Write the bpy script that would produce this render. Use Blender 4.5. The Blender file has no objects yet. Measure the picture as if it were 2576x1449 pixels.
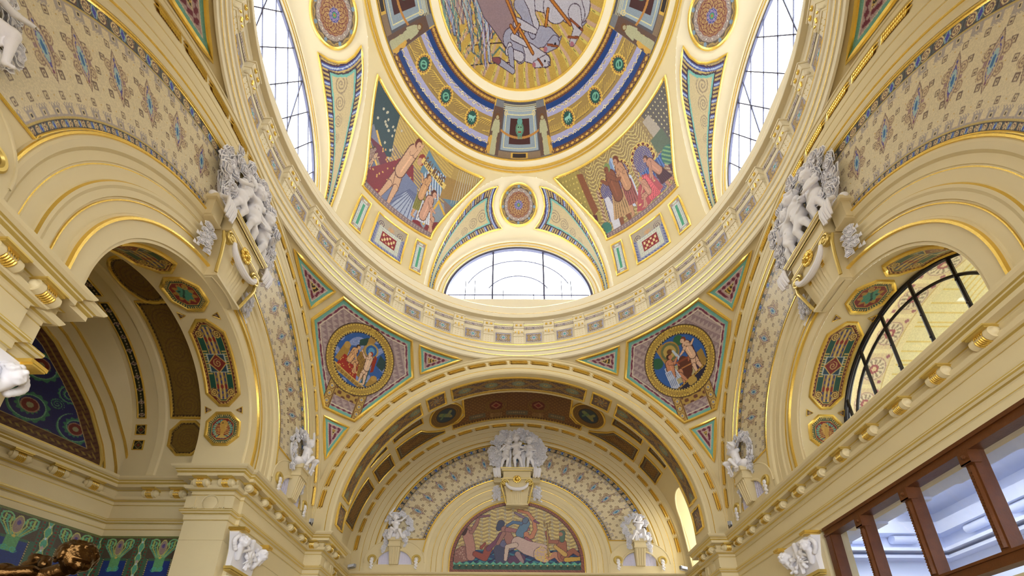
import bpy, numpy as np, math
from math import sin, cos, pi, radians as rad
rng = np.random.RandomState(11)
scene = bpy.context.scene
COL = scene.collection
ZA, W = 7.15, 5.95            # arch springing height, half width of the square hall
SR = 8.485                    # pendentive sphere radius
DC, DR = 15.03, 6.9           # dome sphere centre height, radius

# ---------------------------------------------------------------- materials
def lin(c):
    c = np.asarray(c, float)
    return np.where(c <= .04045, c/12.92, ((c+.055)/1.055)**2.4)
def mat(name, rgb, rough=.6, metal=0., noise=.0, nscale=8., bump=0., bscale=60., spec=.4, emit=None):
    m = bpy.data.materials.new(name); m.use_nodes = True
    nt = m.node_tree; b = nt.nodes['Principled BSDF']
    c = lin(rgb); b.inputs['Base Color'].default_value = (*c, 1)
    b.inputs['Roughness'].default_value = rough; b.inputs['Metallic'].default_value = metal
    b.inputs['Specular IOR Level'].default_value = spec
    tc = nt.nodes.new('ShaderNodeTexCoord')
    if noise:
        n = nt.nodes.new('ShaderNodeTexNoise'); n.inputs['Scale'].default_value = nscale; n.inputs['Detail'].default_value = 4
        nt.links.new(tc.outputs['Object'], n.inputs['Vector'])
        mx = nt.nodes.new('ShaderNodeMix'); mx.data_type = 'RGBA'
        mx.inputs[6].default_value = (*(c*(1-noise)), 1); mx.inputs[7].default_value = (*np.minimum(c*(1+noise), 1), 1)
        nt.links.new(n.outputs['Fac'], mx.inputs[0]); nt.links.new(mx.outputs[2], b.inputs['Base Color'])
    if bump:
        n2 = nt.nodes.new('ShaderNodeTexNoise'); n2.inputs['Scale'].default_value = bscale
        nt.links.new(tc.outputs['Object'], n2.inputs['Vector'])
        bp = nt.nodes.new('ShaderNodeBump'); bp.inputs['Strength'].default_value = bump; bp.inputs['Distance'].default_value = .02
        nt.links.new(n2.outputs['Fac'], bp.inputs['Height']); nt.links.new(bp.outputs['Normal'], b.inputs['Normal'])
    return m
CREAM = mat('cream_paint', (.868, .808, .645), .5, noise=.03, nscale=3, bump=.04)
CREAM2 = mat('pale_cream_paint', (.915, .875, .77), .5, noise=.02, nscale=3)
GOLD = mat('gilding', (.95, .82, .43), .27, metal=.8, noise=.12, nscale=30, bump=.1, bscale=90)
GOLDP = mat('gold_paint', (.84, .74, .42), .36, metal=.5, noise=.08, nscale=20)
OCHRE = mat('ochre_ground', (.52, .36, .13), .6)
PLASTER = mat('white_plaster', (.93, .925, .95), .55, noise=.03, nscale=12, bump=.1, bscale=120)
LILAC = mat('lilac_grille', (.88, .87, .95), .6, noise=.1, nscale=90)
WOOD = mat('brown_wood', (.37, .205, .085), .38, noise=.35, nscale=9, bump=.15, bscale=40)
IRON = mat('dark_iron', (.09, .07, .09), .4, noise=.2, nscale=20)
LEAD = mat('window_lead', (.30, .31, .42), .5)
BRONZE = mat('dark_bronze', (.29, .20, .095), .22, metal=.92, noise=.5, nscale=9, bump=.3, bscale=30)
HALLB = mat('pale_blue_wall', (.86, .895, .99), .6, noise=.02, nscale=3)
HALLC = mat('pale_yellow_wall', (.90, .85, .67), .6)
STEEL = mat('grey_metal', (.62, .63, .66), .35, metal=.7)
FLOORM = mat('stone_floor', (.52, .43, .31), .4, noise=.1, nscale=2)
def glassmat(name, tint=(.97, .98, 1.), refl=.08):
    m = bpy.data.materials.new(name); m.use_nodes = True; nt = m.node_tree
    nt.nodes.remove(nt.nodes['Principled BSDF'])
    t = nt.nodes.new('ShaderNodeBsdfTransparent'); t.inputs[0].default_value = (*tint, 1)
    g = nt.nodes.new('ShaderNodeBsdfGlossy'); g.inputs['Roughness'].default_value = .03
    pass
    mx = nt.nodes.new('ShaderNodeMixShader')
    mx.inputs[0].default_value = refl; nt.links.new(t.outputs[0], mx.inputs[1]); nt.links.new(g.outputs[0], mx.inputs[2])
    nt.links.new(mx.outputs[0], nt.nodes['Material Output'].inputs['Surface'])
    return m
GLASS = glassmat('window_glass')
def mosaicmat():
    m = bpy.data.materials.new('mosaic'); m.use_nodes = True; nt = m.node_tree; b = nt.nodes['Principled BSDF']
    a = nt.nodes.new('ShaderNodeAttribute'); a.attribute_name = 'Col'
    tc = nt.nodes.new('ShaderNodeTexCoord'); v = nt.nodes.new('ShaderNodeTexVoronoi'); v.inputs['Scale'].default_value = 70
    nt.links.new(tc.outputs['Object'], v.inputs['Vector'])
    hs = nt.nodes.new('ShaderNodeHueSaturation')
    mr = nt.nodes.new('ShaderNodeMapRange'); mr.inputs[3].default_value = .86; mr.inputs[4].default_value = 1.12
    nt.links.new(v.outputs['Color'], mr.inputs[0]); nt.links.new(mr.outputs[0], hs.inputs['Value'])
    nt.links.new(a.outputs['Color'], hs.inputs['Color']); nt.links.new(hs.outputs[0], b.inputs['Base Color'])
    nt.links.new(a.outputs['Alpha'], b.inputs['Metallic'])
    bp = nt.nodes.new('ShaderNodeBump'); bp.inputs['Strength'].default_value = .15; bp.inputs['Distance'].default_value = .01
    nt.links.new(v.outputs['Distance'], bp.inputs['Height']); nt.links.new(bp.outputs['Normal'], b.inputs['Normal'])
    b.inputs['Roughness'].default_value = .38
    return m
MOSAIC = mosaicmat()

# ---------------------------------------------------------------- mesh helpers
def link(o, parent=None):
    COL.objects.link(o)
    if parent is not None: o.parent = parent
    return o
def tag(o, label=None, cat=None, group=None, kind=None):
    if label: o['label'] = label
    if cat: o['category'] = cat
    if group: o['group'] = group
    if kind: o['kind'] = kind
    return o
def empty(name, loc=(0, 0, 0), rot=(0, 0, 0)):
    o = bpy.data.objects.new(name, None); o.location = loc; o.rotation_euler = rot
    o.empty_display_size = .1
    return link(o)
class B:
    """collects geometry of ONE mesh"""
    def __init__(s): s.V = []; s.F = []; s.M = []; s.n = 0
    def add(s, V, F, m=0):
        V = np.asarray(V, float).reshape(-1, 3); s.V.append(V)
        if isinstance(F, np.ndarray): F = (F+s.n).tolist()
        else: F = [[i+s.n for i in f] for f in F]
        s.F += F; s.M += [m]*len(F); s.n += len(V)
        return s
    def grid(s, P, m=0, cu=False, cv=False):
        P = np.asarray(P, float); a, b = P.shape[:2]
        I = np.arange(a*b).reshape(a, b)
        if cu: I = np.vstack([I, I[:1]])
        if cv: I = np.hstack([I, I[:, :1]])
        F = np.stack([I[:-1, :-1], I[1:, :-1], I[1:, 1:], I[:-1, 1:]], -1).reshape(-1, 4)
        return s.add(P.reshape(-1, 3), F, m)
    def box(s, c, d, m=0, R=None):
        c = np.array(c, float); d = np.array(d, float)/2
        v = np.array([(x, y, z) for x in (-1, 1) for y in (-1, 1) for z in (-1, 1)])*d
        if R is not None: v = v@np.array(R).T
        return s.add(v+c, [(0, 1, 3, 2), (4, 6, 7, 5), (0, 4, 5, 1), (2, 3, 7, 6), (0, 2, 6, 4), (1, 5, 7, 3)], m)
    def tube(s, pts, r, n=6, m=0, closed=False, flat=1., up=None):
        P = np.asarray(pts, float); k = len(P)
        T = np.roll(P, -1, 0)-np.roll(P, 1, 0)
        if not closed: T[0] = P[1]-P[0]; T[-1] = P[-1]-P[-2]
        T /= np.linalg.norm(T, axis=1)[:, None]+1e-9
        if up is None: up = np.array([0, 0, 1.]) if abs(T[:, 2]).mean() < .8 else np.array([1., 0, 0])
        up = np.asarray(up, float); up = np.broadcast_to(up, T.shape)
        A = np.cross(T, up); A /= np.linalg.norm(A, axis=1)[:, None]+1e-9; Bn = np.cross(A, T)
        r = np.broadcast_to(np.asarray(r, float), (k,))
        th = np.arange(n)*2*pi/n+pi/n
        G = P[:, None]+r[:, None, None]*(np.cos(th)[None, :, None]*A[:, None]+flat*np.sin(th)[None, :, None]*Bn[:, None])
        s.grid(G, m, cu=closed, cv=True)
        if not closed: s.F += [[s.n-n+i for i in range(n)], [s.n-n*k+i for i in range(n)][::-1]]; s.M += [m, m]
        return s
    def ball(s, c, r, m=0, nu=10, nv=7, sc=(1, 1, 1), R=None):
        u = np.linspace(0, 2*pi, nu, endpoint=False); v = np.linspace(0, pi, nv)
        G = np.stack([np.sin(v)[:, None]*np.cos(u), np.sin(v)[:, None]*np.sin(u), np.cos(v)[:, None]+0*u], -1)*np.array(sc)*r
        if R is not None: G = G@np.array(R).T
        return s.grid(G+np.array(c, float), m, cv=True)
    def obj(s, name, mats, parent=None, smooth=True, ang=35):
        me = bpy.data.meshes.new(name)
        me.from_pydata(np.concatenate(s.V).tolist() if s.V else [], [], s.F)
        if not isinstance(mats, (list, tuple)): mats = [mats]
        for m in mats: me.materials.append(m)
        if len(mats) > 1: me.polygons.foreach_set('material_index', s.M)
        if smooth:
            me.shade_smooth()
            me.set_sharp_from_angle(angle=rad(ang))
        me.update()
        return link(bpy.data.objects.new(name, me), parent)
def fastmesh(name, V, Q, rgba=None, m=None, parent=None):
    me = bpy.data.meshes.new(name); V = np.ascontiguousarray(V, np.float32); Q = np.ascontiguousarray(Q, np.int32)
    me.vertices.add(len(V)); me.vertices.foreach_set('co', V.ravel())
    me.loops.add(Q.size); me.loops.foreach_set('vertex_index', Q.ravel())
    me.polygons.add(len(Q)); me.polygons.foreach_set('loop_start', np.arange(0, Q.size, 4, dtype=np.int32))
    me.update(calc_edges=True)
    if rgba is not None:
        ca = me.color_attributes.new('Col', 'FLOAT_COLOR', 'POINT'); ca.data.foreach_set('color', np.ascontiguousarray(rgba, np.float32).ravel())
    me.materials.append(m or MOSAIC); me.shade_smooth()
    return link(bpy.data.objects.new(name, me), parent)
def copy_tree(o, parent=None):
    c = o.copy(); COL.objects.link(c)
    if parent is not None: c.parent = parent
    for ch in list(o.children): copy_tree(ch, c)
    return c

# ---------------------------------------------------------------- frames
def FR(side, plane=None):
    w = W if plane is None else plane
    def f(u, d, z):
        u, d, z = np.broadcast_arrays(np.asarray(u, float), np.asarray(d, float), np.asarray(z, float))
        if side == 'L': return np.stack([-w+d, u, z], -1)
        if side == 'R': return np.stack([w-d, u, z], -1)
        return np.stack([u, w-d, z], -1)
    return f
def arcpath(n=72, foot=.46):
    t = np.linspace(0, pi, n+1)
    c = np.r_[1, np.cos(t), -1]; s = np.r_[0, np.sin(t), 0]; dz = np.r_[-foot, 0*t, -foot]
    return c, s, dz
def arch(b, F, prof, n=72, foot=.46, zc=ZA):
    """sweep profile [(r, d, mat)] round a semicircular arch with straight feet"""
    c, s, dz = arcpath(n, foot)
    for (r0, d0, m), (r1, d1, _) in zip(prof[:-1], prof[1:]):
        R = np.array([r0, r1])[:, None]; D = np.array([d0, d1])[:, None]
        b.grid(F(R*c, D, zc+R*s+dz), m)
def archtube(b, F, r, d, w, m=0, n=72, foot=.46, zc=ZA, a0=0, a1=180):
    if foot: c, s, dz = arcpath(n, foot)
    else:
        t = np.radians(np.linspace(a0, a1, n)); c, s, dz = np.cos(t), np.sin(t), 0*t
    P = F(r*c, d, zc+r*s+dz)
    up = F(0, 1, 0)-F(0, 0, 0)
    b.tube(P, w, 6, m, up=up)
def sweep(b, path, prof, side=1, closed=False):
    """prof [(offset, z, mat)] along plan polyline; room on the left of the path for side=1"""
    P = np.asarray(path, float); k = len(P)
    E = np.diff(P, axis=0); E /= np.linalg.norm(E, axis=1)[:, None]
    N = np.stack([-E[:, 1], E[:, 0]], -1)*side
    Mi = np.empty_like(P); Mi[0] = N[0]; Mi[-1] = N[-1]
    for i in range(1, k-1): Mi[i] = (N[i-1]+N[i])/(1+N[i-1]@N[i])
    for (o0, z0, m), (o1, z1, _) in zip(prof[:-1], prof[1:]):
        a = np.c_[P+Mi*o0, np.full(k, z0)]; c = np.c_[P+Mi*o1, np.full(k, z1)]
        G = np.stack([a, c])
        for i in range(k-1): b.grid(G[:, i:i+2], m)
def revolve(b, prof, a0=0, a1=360, n=180):
    t = np.radians(np.linspace(a0, a1, n+1))
    for (r0, z0, m), (r1, z1, _) in zip(prof[:-1], prof[1:]):
        R = np.array([r0, r1])[:, None]; Z = np.array([z0, z1])[:, None]
        b.grid(np.stack([R*np.cos(t), R*np.sin(t), Z+0*t], -1), m)
def gl(r, d, w=.022, h=.02):
    """gilded bead tokens inside an arch profile (material 1)"""
    return [(r-w, d, 1), (r-w*.6, d+h, 1), (r+w*.6, d+h, 1), (r+w, d, 0)]
def sph(az, el, R=DR, zc=DC, off=0.):
    az = np.radians(az); el = np.radians(el); r = R-off
    return np.stack([r*np.cos(el)*np.cos(az), r*np.cos(el)*np.sin(az), zc+r*np.sin(el)+0*az], -1)
# ================================================================ THE SHELL
# ---- dome
def groin(t):
    t = np.asarray(t, float)
    x = 3.42*np.cos(t); z = 15.9+4.4*np.sin(t)
    return x, np.sqrt(np.maximum(DR**2-x*x-(z-DC)**2, 0)), z
_t = np.linspace(0, pi/2, 200); _gx, _gy, _gz = groin(_t)
_ge = np.degrees(np.arcsin((_gz-DC)/DR)); _gd = np.degrees(np.arctan2(_gx, _gy))
def gdelta(el):
    z = DC+DR*np.sin(np.radians(el))
    low = np.degrees(np.arctan2(3.42, np.sqrt(np.maximum(DR**2*np.cos(np.radians(el))**2-3.42**2, .01))))
    return np.where(z < 15.9, low, np.where(z > 20.29, 0, np.interp(el, _ge, _gd)))
b = B()
els = np.r_[np.linspace(2.5, 50.5, 60), np.linspace(51, 90, 26)]
for q in range(4):
    rows = []
    for e in els:
        d = float(gdelta(e)); az = np.linspace(q*90+d, q*90+90-d, 33)
        rows.append(sph(az, e))
    b.grid(np.array(rows))
tag(b.obj('ceiling', CREAM), 'cream painted dome shell between the mosaics and the arched windows', kind='structure')
def rotz(P, k):
    c, s = [(1, 0), (0, 1), (-1, 0), (0, -1)][k]
    return np.stack([P[..., 0]*c-P[..., 1]*s, P[..., 0]*s+P[..., 1]*c, P[..., 2]], -1)
def loft(t, v, off=0.):
    """penetration vault between the window arch (v=0) and the groin (v=1), for the front (+y) window"""
    t = np.asarray(t, float); v = np.asarray(v, float)
    gx, gy, gz = groin(t); ax, ay, az_ = 3.*np.cos(t), 6.2, 16.1+3.*np.sin(t)
    P = np.stack([ax+(gx-ax)*v, ay+(gy-ay)*v, az_+(gz-az_)*v], -1)
    if off: P = P-off*np.stack([np.cos(t)+0*v, .6+0*v+0*t, np.sin(t)+0*v], -1)/1.17
    return P
tt = np.linspace(0, pi, 61); vv = np.linspace(0, 1, 9)
WIN = {0: ('front', 'in the dome above the front arch'), 1: ('left', 'in the left side of the dome'), 3: ('right', 'in the right side of the dome'), 2: ('rear', 'in the rear side of the dome')}
for k in (0, 1, 3, 2):
    b = B()
    b.grid(rotz(loft(tt[None, :], vv[:, None]), k))
    for sx in (-1, 1):   # straight feet under the groin
        g = np.array([[(sx*3., 6.2, 15.4), (sx*3., 6.2, 16.1)], [(sx*3.42, 5.9, 15.4), (sx*3.42, 5.9, 16.1)]])
        b.grid(rotz(g, k))
        g = np.array([[(sx*3.42, 5.9, 15.2), (sx*3.42, 5.97, 16.1)], [(sx*3.5, 6.1, 15.2), (sx*3.5, 6.1, 16.1)]])
        b.grid(rotz(g, k))
    # window surround, arch mouldings and sill
    pr = [(2.74, .0, 0)]+gl(2.79, .02, .02, .02)+[(2.83, .03, 0), (2.9, .04, 0)]+gl(2.93, .04, .012, .015)+[(3.0, .03, 0)]
    def Fw(u, d, z): return rotz(FR('F', 6.2)(u, d, z), k)
    arch(b, Fw, pr, foot=0, zc=16.1)
    b.grid(rotz(np.array([[(-3.45, 6.2, 15.4), (3.45, 6.2, 15.4)], [(-3.45, 6.2, 16.1), (3.45, 6.2, 16.1)]]), k))
    b.grid(rotz(np.array([[(-3.1, 6.2, 16.1), (3.1, 6.2, 16.1)], [(-3.1, 6.34, 16.1), (3.1, 6.34, 16.1)]]), k))
    tt2 = np.linspace(0, pi, 49)
    b.grid(rotz(np.stack([np.stack([2.74*np.cos(tt2), 0*tt2+y, 16.1+2.74*np.sin(tt2)], -1) for y in (6.2, 6.34)]), k))
    tag(b.obj('trim_%d' % (k+1), [CREAM2, GOLD]), 'pale arched reveal with thin gilt lines round the window '+WIN[k][1], kind='structure')
    # the window itself
    wn = B()
    def Lw(pts, r=.012):
        r = r*(2.6 if k == 0 else 1.6)
        wn.tube(rotz(np.array([(x, 6.27, z) for x, z in pts]), k), r, 4)
    ar = lambda r, a0=0, a1=180, n=40: [(r*cos(rad(a)), 16.1+r*sin(rad(a))) for a in np.linspace(a0, a1, n)]
    Lw(ar(2.72), .03); Lw([(-2.72, 16.1), (2.72, 16.1)], .02)
    if k == 0:
        for x in (-.95, .95): Lw([(x, 16.1), (x, 16.1+math.sqrt(2.72**2-x*x))], .016)
        for x in (-1.95, 1.95, -1.6, 1.6, -.56, .56): Lw([(x, 16.1), (x, 16.1+(.5 if abs(x) < 1 else 1.0))], .007)
        Lw([(-2.6, 16.38), (2.6, 16.38)], .008); Lw(ar(1.25, 30, 150), .007); Lw(ar(2.05, 25, 155), .007)
    else:
        for s_ in np.arange(-6, 6.1, .72):
            for sg in (-1, 1):
                pts = []
                for q in np.linspace(-4, 4, 161):
                    x, z = s_+q*.42*sg, 1.4+q
                    if z > 0 and x*x+z*z < 2.72**2: pts.append((x, 16.1+z))
                if len(pts) > 3: Lw([pts[0], pts[-1]], .011)
        for x in (-.95, .95): Lw([(x, 16.1), (x, 16.1+math.sqrt(2.72**2-x*x))], .014)
    wo = tag(wn.obj('window_%d' % (k+1), LEAD), 'half round leaded window %s' % WIN[k][1], kind='structure')
    g = B(); t3 = np.linspace(0, pi, 41)
    g.grid(rotz(np.stack([np.stack([2.74*np.cos(t3), 0*t3+6.3, 16.1+2.74*np.sin(t3)], -1), np.stack([0*t3, 0*t3+6.3, 0*t3+16.1], -1)]), k))
    g.obj('pane', GLASS, wo)

# ---- ring entablature under the dome
ring = [(6.03, 13.05, 0), (5.99, 13.08, 0), (5.99, 13.22, 0), (5.96, 13.24, 1), (5.955, 13.26, 0), (5.955, 13.39, 0), (5.925, 13.41, 1), (5.92, 13.43, 0), (5.92, 13.55, 0),
        (5.89, 13.58, 0), (5.87, 13.62, 1), (5.865, 13.65, 1), (5.88, 13.68, 0), (6.02, 13.70, 0), (6.02, 14.60, 0), (5.99, 14.62, 1), (5.985, 14.64, 0), (5.96, 14.69, 0), (5.93, 14.72, 0), (5.92, 14.76, 0),
        (5.80, 14.77, 0), (5.79, 14.78, 0), (5.79, 14.92, 0), (5.80, 14.94, 1), (5.81, 14.97, 0), (5.83, 15.0, 1), (5.85, 15.03, 0), (5.88, 15.06, 0), (5.90, 15.22, 0), (5.92, 15.36, 0), (5.93, 15.38, 1), (5.95, 15.42, 0), (6.0, 15.45, 0), (6.95, 15.45, 0)]
b = B(); revolve(b, ring)
tag(b.obj('trim_5', [CREAM2, GOLD]), 'round cream entablature ring with gilt lines carrying the dome', kind='structure')

# ---- pendentives
for q, nm in ((0, 'front right'), (1, 'front left'), (2, 'rear left'), (3, 'rear right')):
    b = B(); ph = np.radians(np.linspace(q*90, q*90+90, 49))
    rm = W/np.maximum(abs(np.cos(ph)), abs(np.sin(ph)))
    k = np.linspace(0, 1, 17)[:, None]; rho = rm*(1-k)+5.99*k
    rho = np.where(k == 0, rm, rho)
    b.grid(np.stack([rho*np.cos(ph), rho*np.sin(ph), ZA+np.sqrt(np.maximum(SR**2-rho**2, 0))], -1))
    tag(b.obj('ceiling', CREAM), 'curved triangular cream pendentive at the %s corner under the dome ring' % nm, kind='structure')

# ---- oculus mouldings of the dome
def domeband(b, e0, e1, off, m, n=180):
    t = np.linspace(0, 360, n+1)
    b.grid(np.stack([sph(t, e, off=o) for e, o in ((e0, off), (e1, off))]), m)
b = B()
t = np.linspace(0, 360, 181)
def dring(e, off, w, m):
    b.tube(sph(t[:-1], e, off=off), w, 6, m, closed=True)
e_of = lambda r: math.degrees(math.acos(r/DR))
dring(e_of(4.40), .01, .03, 1); dring(e_of(4.31), .0, .055, 1); dring(e_of(4.13), .01, .035, 1); dring(e_of(2.73), .01, .03, 1); dring(e_of(2.47), .01, .045, 1)
domeband(b, e_of(4.31), e_of(4.13), .03, 0); domeband(b, e_of(2.73), e_of(2.47), .03, 0)
tag(b.obj('trim_6', [CREAM2, GOLD]), 'concentric gilt mouldings round the mosaics at the top of the dome', kind='structure')

# ---- tympana (left and right walls, and the wall closing the front bay)
TY = [(2.10, 0, 0), (2.14, .0, 0), (2.15, .03, 0), (2.36, .03, 0)]+gl(2.405, .03, .028, .045)+[(2.46, .03, 0), (2.47, .0, 0), (2.60, 0, 0)]+gl(2.625, .0, .012, .018)+[(2.66, 0, 0), (2.67, .03, 0), (2.76, .03, 0), (2.80, .05, 0), (2.84, .05, 1), (2.86, .02, 0), (2.87, .0, 0), (3.02, .0, 0), (3.03, -.015, 1), (3.045, -.015, 0), (3.06, -.015, 0), (3.07, 0, 0), (3.18, 0, 0), (3.22, .04, 0), (3.30, .06, 0), (3.33, .06, 0)]+gl(3.365, .05, .022, .02)+[(3.39, .0, 0), (4.90, .0, 0)]+gl(4.925, .03, .02, .02)+[(4.95, .05, 0), (5.02, .07, 0), (5.08, .05, 0)]+gl(5.11, .04, .018, .02)+[(5.13, .03, 0), (5.30, .03, 0), (5.305, .02, 1), (5.32, .02, 0), (5.33, .03, 0), (5.52, .03, 0), (5.525, .02, 1), (5.54, .02, 0), (5.55, .03, 0), (5.66, .03, 0), (5.67, .0, 0), (5.89, .0, 0), (5.90, .03, 0), (5.99, .03, 0), (6.0, .05, 0), (6.04, .05, 0), (6.06, -.03, 0)]
def disk(b, F, r0, r1, d, m=0, n=72, foot=.46): arch(b, F, [(r0, d, m), (r1, d, m)], n, foot)
for side, nm in (('L', 'left'), ('R', 'right')):
    b = B(); F = FR(side); arch(b, F, TY, 108)
    arch(b, F, [(6.06, -.03, 0), (6.7, -.03, 0)], 60)
    tag(b.obj('wall_%s' % nm, [CREAM, GOLD]), 'big arched %s wall with cream mouldings and gilt lines under the dome' % nm, kind='structure')
YT = 9.5
b = B(); F = FR('F', YT); arch(b, F, [(0.01, -.02, 0), (2.40, -.02, 0)]+[(r, d, m) for r, d, m in TY if r > 2.42 and r < 5.995]+[(6.0, .03, 0), (6.3, .03, 0)], 108)
tag(b.obj('wall_front', [CREAM, GOLD]), 'arched end wall of the front bay with mouldings round the sea mosaic', kind='structure')

# ---- front arch and barrel vault
b = B(); F = FR('F')
arch(b, F, [(5.35, -.95, 0), (5.35, -.02, 0), (5.36, 0.0, 0), (5.40, .03, 0), (5.52, .03, 0), (5.525, .02, 1), (5.545, .02, 0), (5.55, .03, 0), (5.66, .03, 0), (5.67, .0, 0), (5.89, .0, 0), (5.90, .03, 0), (5.99, .03, 0), (6.0, .05, 0), (6.04, .05, 0), (6.06, -.03, 0)], 108)
arch(b, F, [(5.35, -.95, 0), (6.1, -.95, 0)], 72)
tag(b.obj('trim_7', [CREAM, GOLD]), 'wide cream front arch with thin gilt lines facing the dome hall', kind='structure')
b = B(); TY0, TZ0, TR = 8.42, 8.72, .82       # round-headed side window cut into the right haunch of the vault
_a = np.r_[-1, np.linspace(0, pi, 289)]; _y = np.linspace(6.9, 9.56, 90)
A_, Y_ = np.meshgrid(_a, _y, indexing='ij'); Zz = np.where(A_ < 0, 6.69, ZA+6.1*np.sin(np.maximum(A_, 0))); Xx = 6.1*np.cos(np.maximum(A_, 0))
I_ = np.arange(A_.size).reshape(A_.shape); Q_ = np.stack([I_[:-1, :-1], I_[1:, :-1], I_[1:, 1:], I_[:-1, 1:]], -1).reshape(-1, 4)
cxx = Xx.ravel()[Q_].mean(1); cy_ = Y_.ravel()[Q_].mean(1); cz_ = Zz.ravel()[Q_].mean(1)
hole = (cxx > 0) & (abs(cy_-TY0) < TR) & ((cz_ < TZ0) | ((cy_-TY0)**2+(cz_-TZ0)**2 < TR**2)) & (cz_ > 6.9)
b.add(np.stack([Xx, Y_, Zz], -1).reshape(-1, 3), Q_[~hole])
b.grid(np.array([[(-6.1, y, 6.69), (-6.1, y, 7.15)] for y in (6.9, 9.56)]))
_t2 = np.linspace(0, pi, 33); ty = np.r_[TY0+TR, TY0+TR*np.cos(_t2), TY0-TR]; tz = np.r_[6.69, TZ0+TR*np.sin(_t2), 6.69]
x0_ = np.sqrt(6.1**2-np.maximum(tz-ZA, 0)**2)
b.grid(np.stack([np.stack([x0_-.01, ty, tz], -1), np.stack([0*ty+7.6, ty, tz], -1)])); b.tube(np.stack([x0_, ty, tz], -1), .03, 6)
b.grid(np.array([[(6.05, 7.4, 6.9), (7.6, 7.4, 6.9)], [(6.05, 9.4, 6.9), (7.6, 9.4, 6.9)]]))
tag(b.obj('ceiling', CREAM), 'barrel vault of the front bay behind the wide arch', kind='structure')

# ---- left niche vault
b = B(); F = FR('L')
arch(b, F, [(2.10, 0, 0), (2.10, -1.05, 0), (2.5, -1.05, 0), (2.5, -2.05, 0), (2.47, -2.08, 0), (2.45, -2.22, 0), (2.5, -2.25, 0), (2.5, -2.85, 0)], 64)
# end part: loft onto the canted back wall (two facets meeting at y = 0)
FD = np.array([-.4, -.917]); FP = np.array([-8.95, 2.84])
LS = np.array([.40, .44, .60, 1.02, 1.45, 2.0, 2.6, 3.1]); LZ = np.array([6.69, 6.9, 7.3, 8.0, 8.5, 9.05, 9.4, 9.5])
def facet(s, z, off=0., sg=1):
    s, z = np.broadcast_arrays(np.asarray(s, float), np.asarray(z, float))
    x = FP[0]+s*FD[0]+off*.917; y = FP[1]+s*FD[1]-off*.4
    return np.stack([x, sg*y, z], -1)
kk = np.linspace(0, 1, 25)
def barrel(k, r=2.5, x=-8.8):  # quarter of the barrel from the springing to the crown
    a = (k*1.12-.12)*pi/2
    return np.stack([x+0*k, r*np.where(a < 0, 1, np.cos(a)), np.where(a < 0, ZA+.46*k/.107-.46 if 0 else ZA-(-a/(.12*pi/2))*.46, ZA+r*np.sin(np.maximum(a, 0)))], -1)
def lun(k, grow=0.):
    q = np.linspace(0, 1, len(LS)); s = np.interp(k, q, LS); z = np.interp(k, q, LZ)
    return s-grow*np.clip(1-k, 0, 1), z+grow*np.clip(k*1.6, 0, 1)
for sg in (1, -1):
    s0, z0 = lun(kk, .0); s1, z1 = lun(kk, .18); s2, z2 = lun(kk, .34)
    r0 = facet(s0, z0, .0, sg); r1 = facet(s1, z1, .12, sg); r2 = facet(s2, z2, .3, sg); r3 = barrel(kk)*[1, sg, 1]
    b.grid(np.stack([r0, r1])); b.grid(np.stack([r1, r2])); b.grid(np.stack([r2, r3]))
    for r_, w_ in ((r1, .03), (r2, .03), (r0, .03)): b.tube(r_, w_, 6, 1)
    b.grid(facet(np.array([0, 3.2])[:, None], np.array([6.6, 9.8])[None, :], -.02, sg))
tag(b.obj('ceiling', [CREAM, GOLD]), 'stepped barrel vault of the deep left niche', kind='structure')

# ---- right niche: short vault and the wall with the iron screen
b = B(); F = FR('R')
arch(b, F, [(2.10, 0, 0), (2.10, -1.05, 0)], 64)
tag(b.obj('ceiling', [CREAM, GOLD]), 'short barrel vault over the right lunette screen', kind='structure')

# ---- entablature of the hall
ENT = [(0, 5.40, 0), (0, 5.52, 0), (.02, 5.53, 1), (.02, 5.545, 0), (.02, 5.64, 0), (.04, 5.655, 1), (.06, 5.675, 0), (.09, 5.70, 1), (.10, 5.725, 0), (.10, 5.74, 1), (.10, 5.755, 0), (0, 5.76, 0), (0, 6.10, 0), (-.012, 6.105, 1), (-.012, 6.12, 0), (0, 6.125, 0), (0, 6.18, 0), (.03, 6.19, 1), (.055, 6.212, 0), (.10, 6.22, 0), (.13, 6.27, 0), (.13, 6.285, 0), (.05, 6.29, 0), (.05, 6.42, 0), (.08, 6.43, 1), (.10, 6.44, 0), (.24, 6.44, 0), (.24, 6.51, 1), (.25, 6.52, 1), (.27, 6.545, 0), (.27, 6.57, 1), (.29, 6.592, 0), (.34, 6.62, 0), (.36, 6.655, 0), (.36, 6.67, 0), (.30, 6.69, 0), (-1.1, 6.69, 0)]
PL = [(0, 9.5), (-6.1, 9.5), (-6.1, 6.9), (-5.49, 6.9), (-5.49, 5.88), (-5.95, 5.88), (-5.95, 2.53), (-6.03, 2.53), (-6.03, 2.27), (-6.92, 2.27), (-6.92, 2.8), (-8.95, 2.8), (-10.19, 0)]
PLm = [(x, -y) for x, y in PL[4:]][::-1]
PLfull = PL+PLm[1:-2]+[(-5.95, -6.6)]
PR = [(0, 9.5), (6.1, 9.5), (6.1, 6.9), (5.49, 6.9), (5.49, 5.88), (5.95, 5.88), (5.95, -6.6)]
b = B(); sweep(b, PLfull, ENT, 1)
tag(b.obj('trim_8', [CREAM, GOLDP]), 'heavy cream and gilt entablature running round the left side and its niche', kind='structure')
b = B(); sweep(b, PR, ENT, -1)
tag(b.obj('trim_9', [CREAM, GOLDP]), 'heavy cream and gilt entablature running along the right side', kind='structure')
b = B(); sweep(b, PLfull, [(0, 0, 0), (0, 5.1, 0), (.012, 5.11, 0), (0, 5.12, 0), (0, 5.40, 0)], 1)
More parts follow.
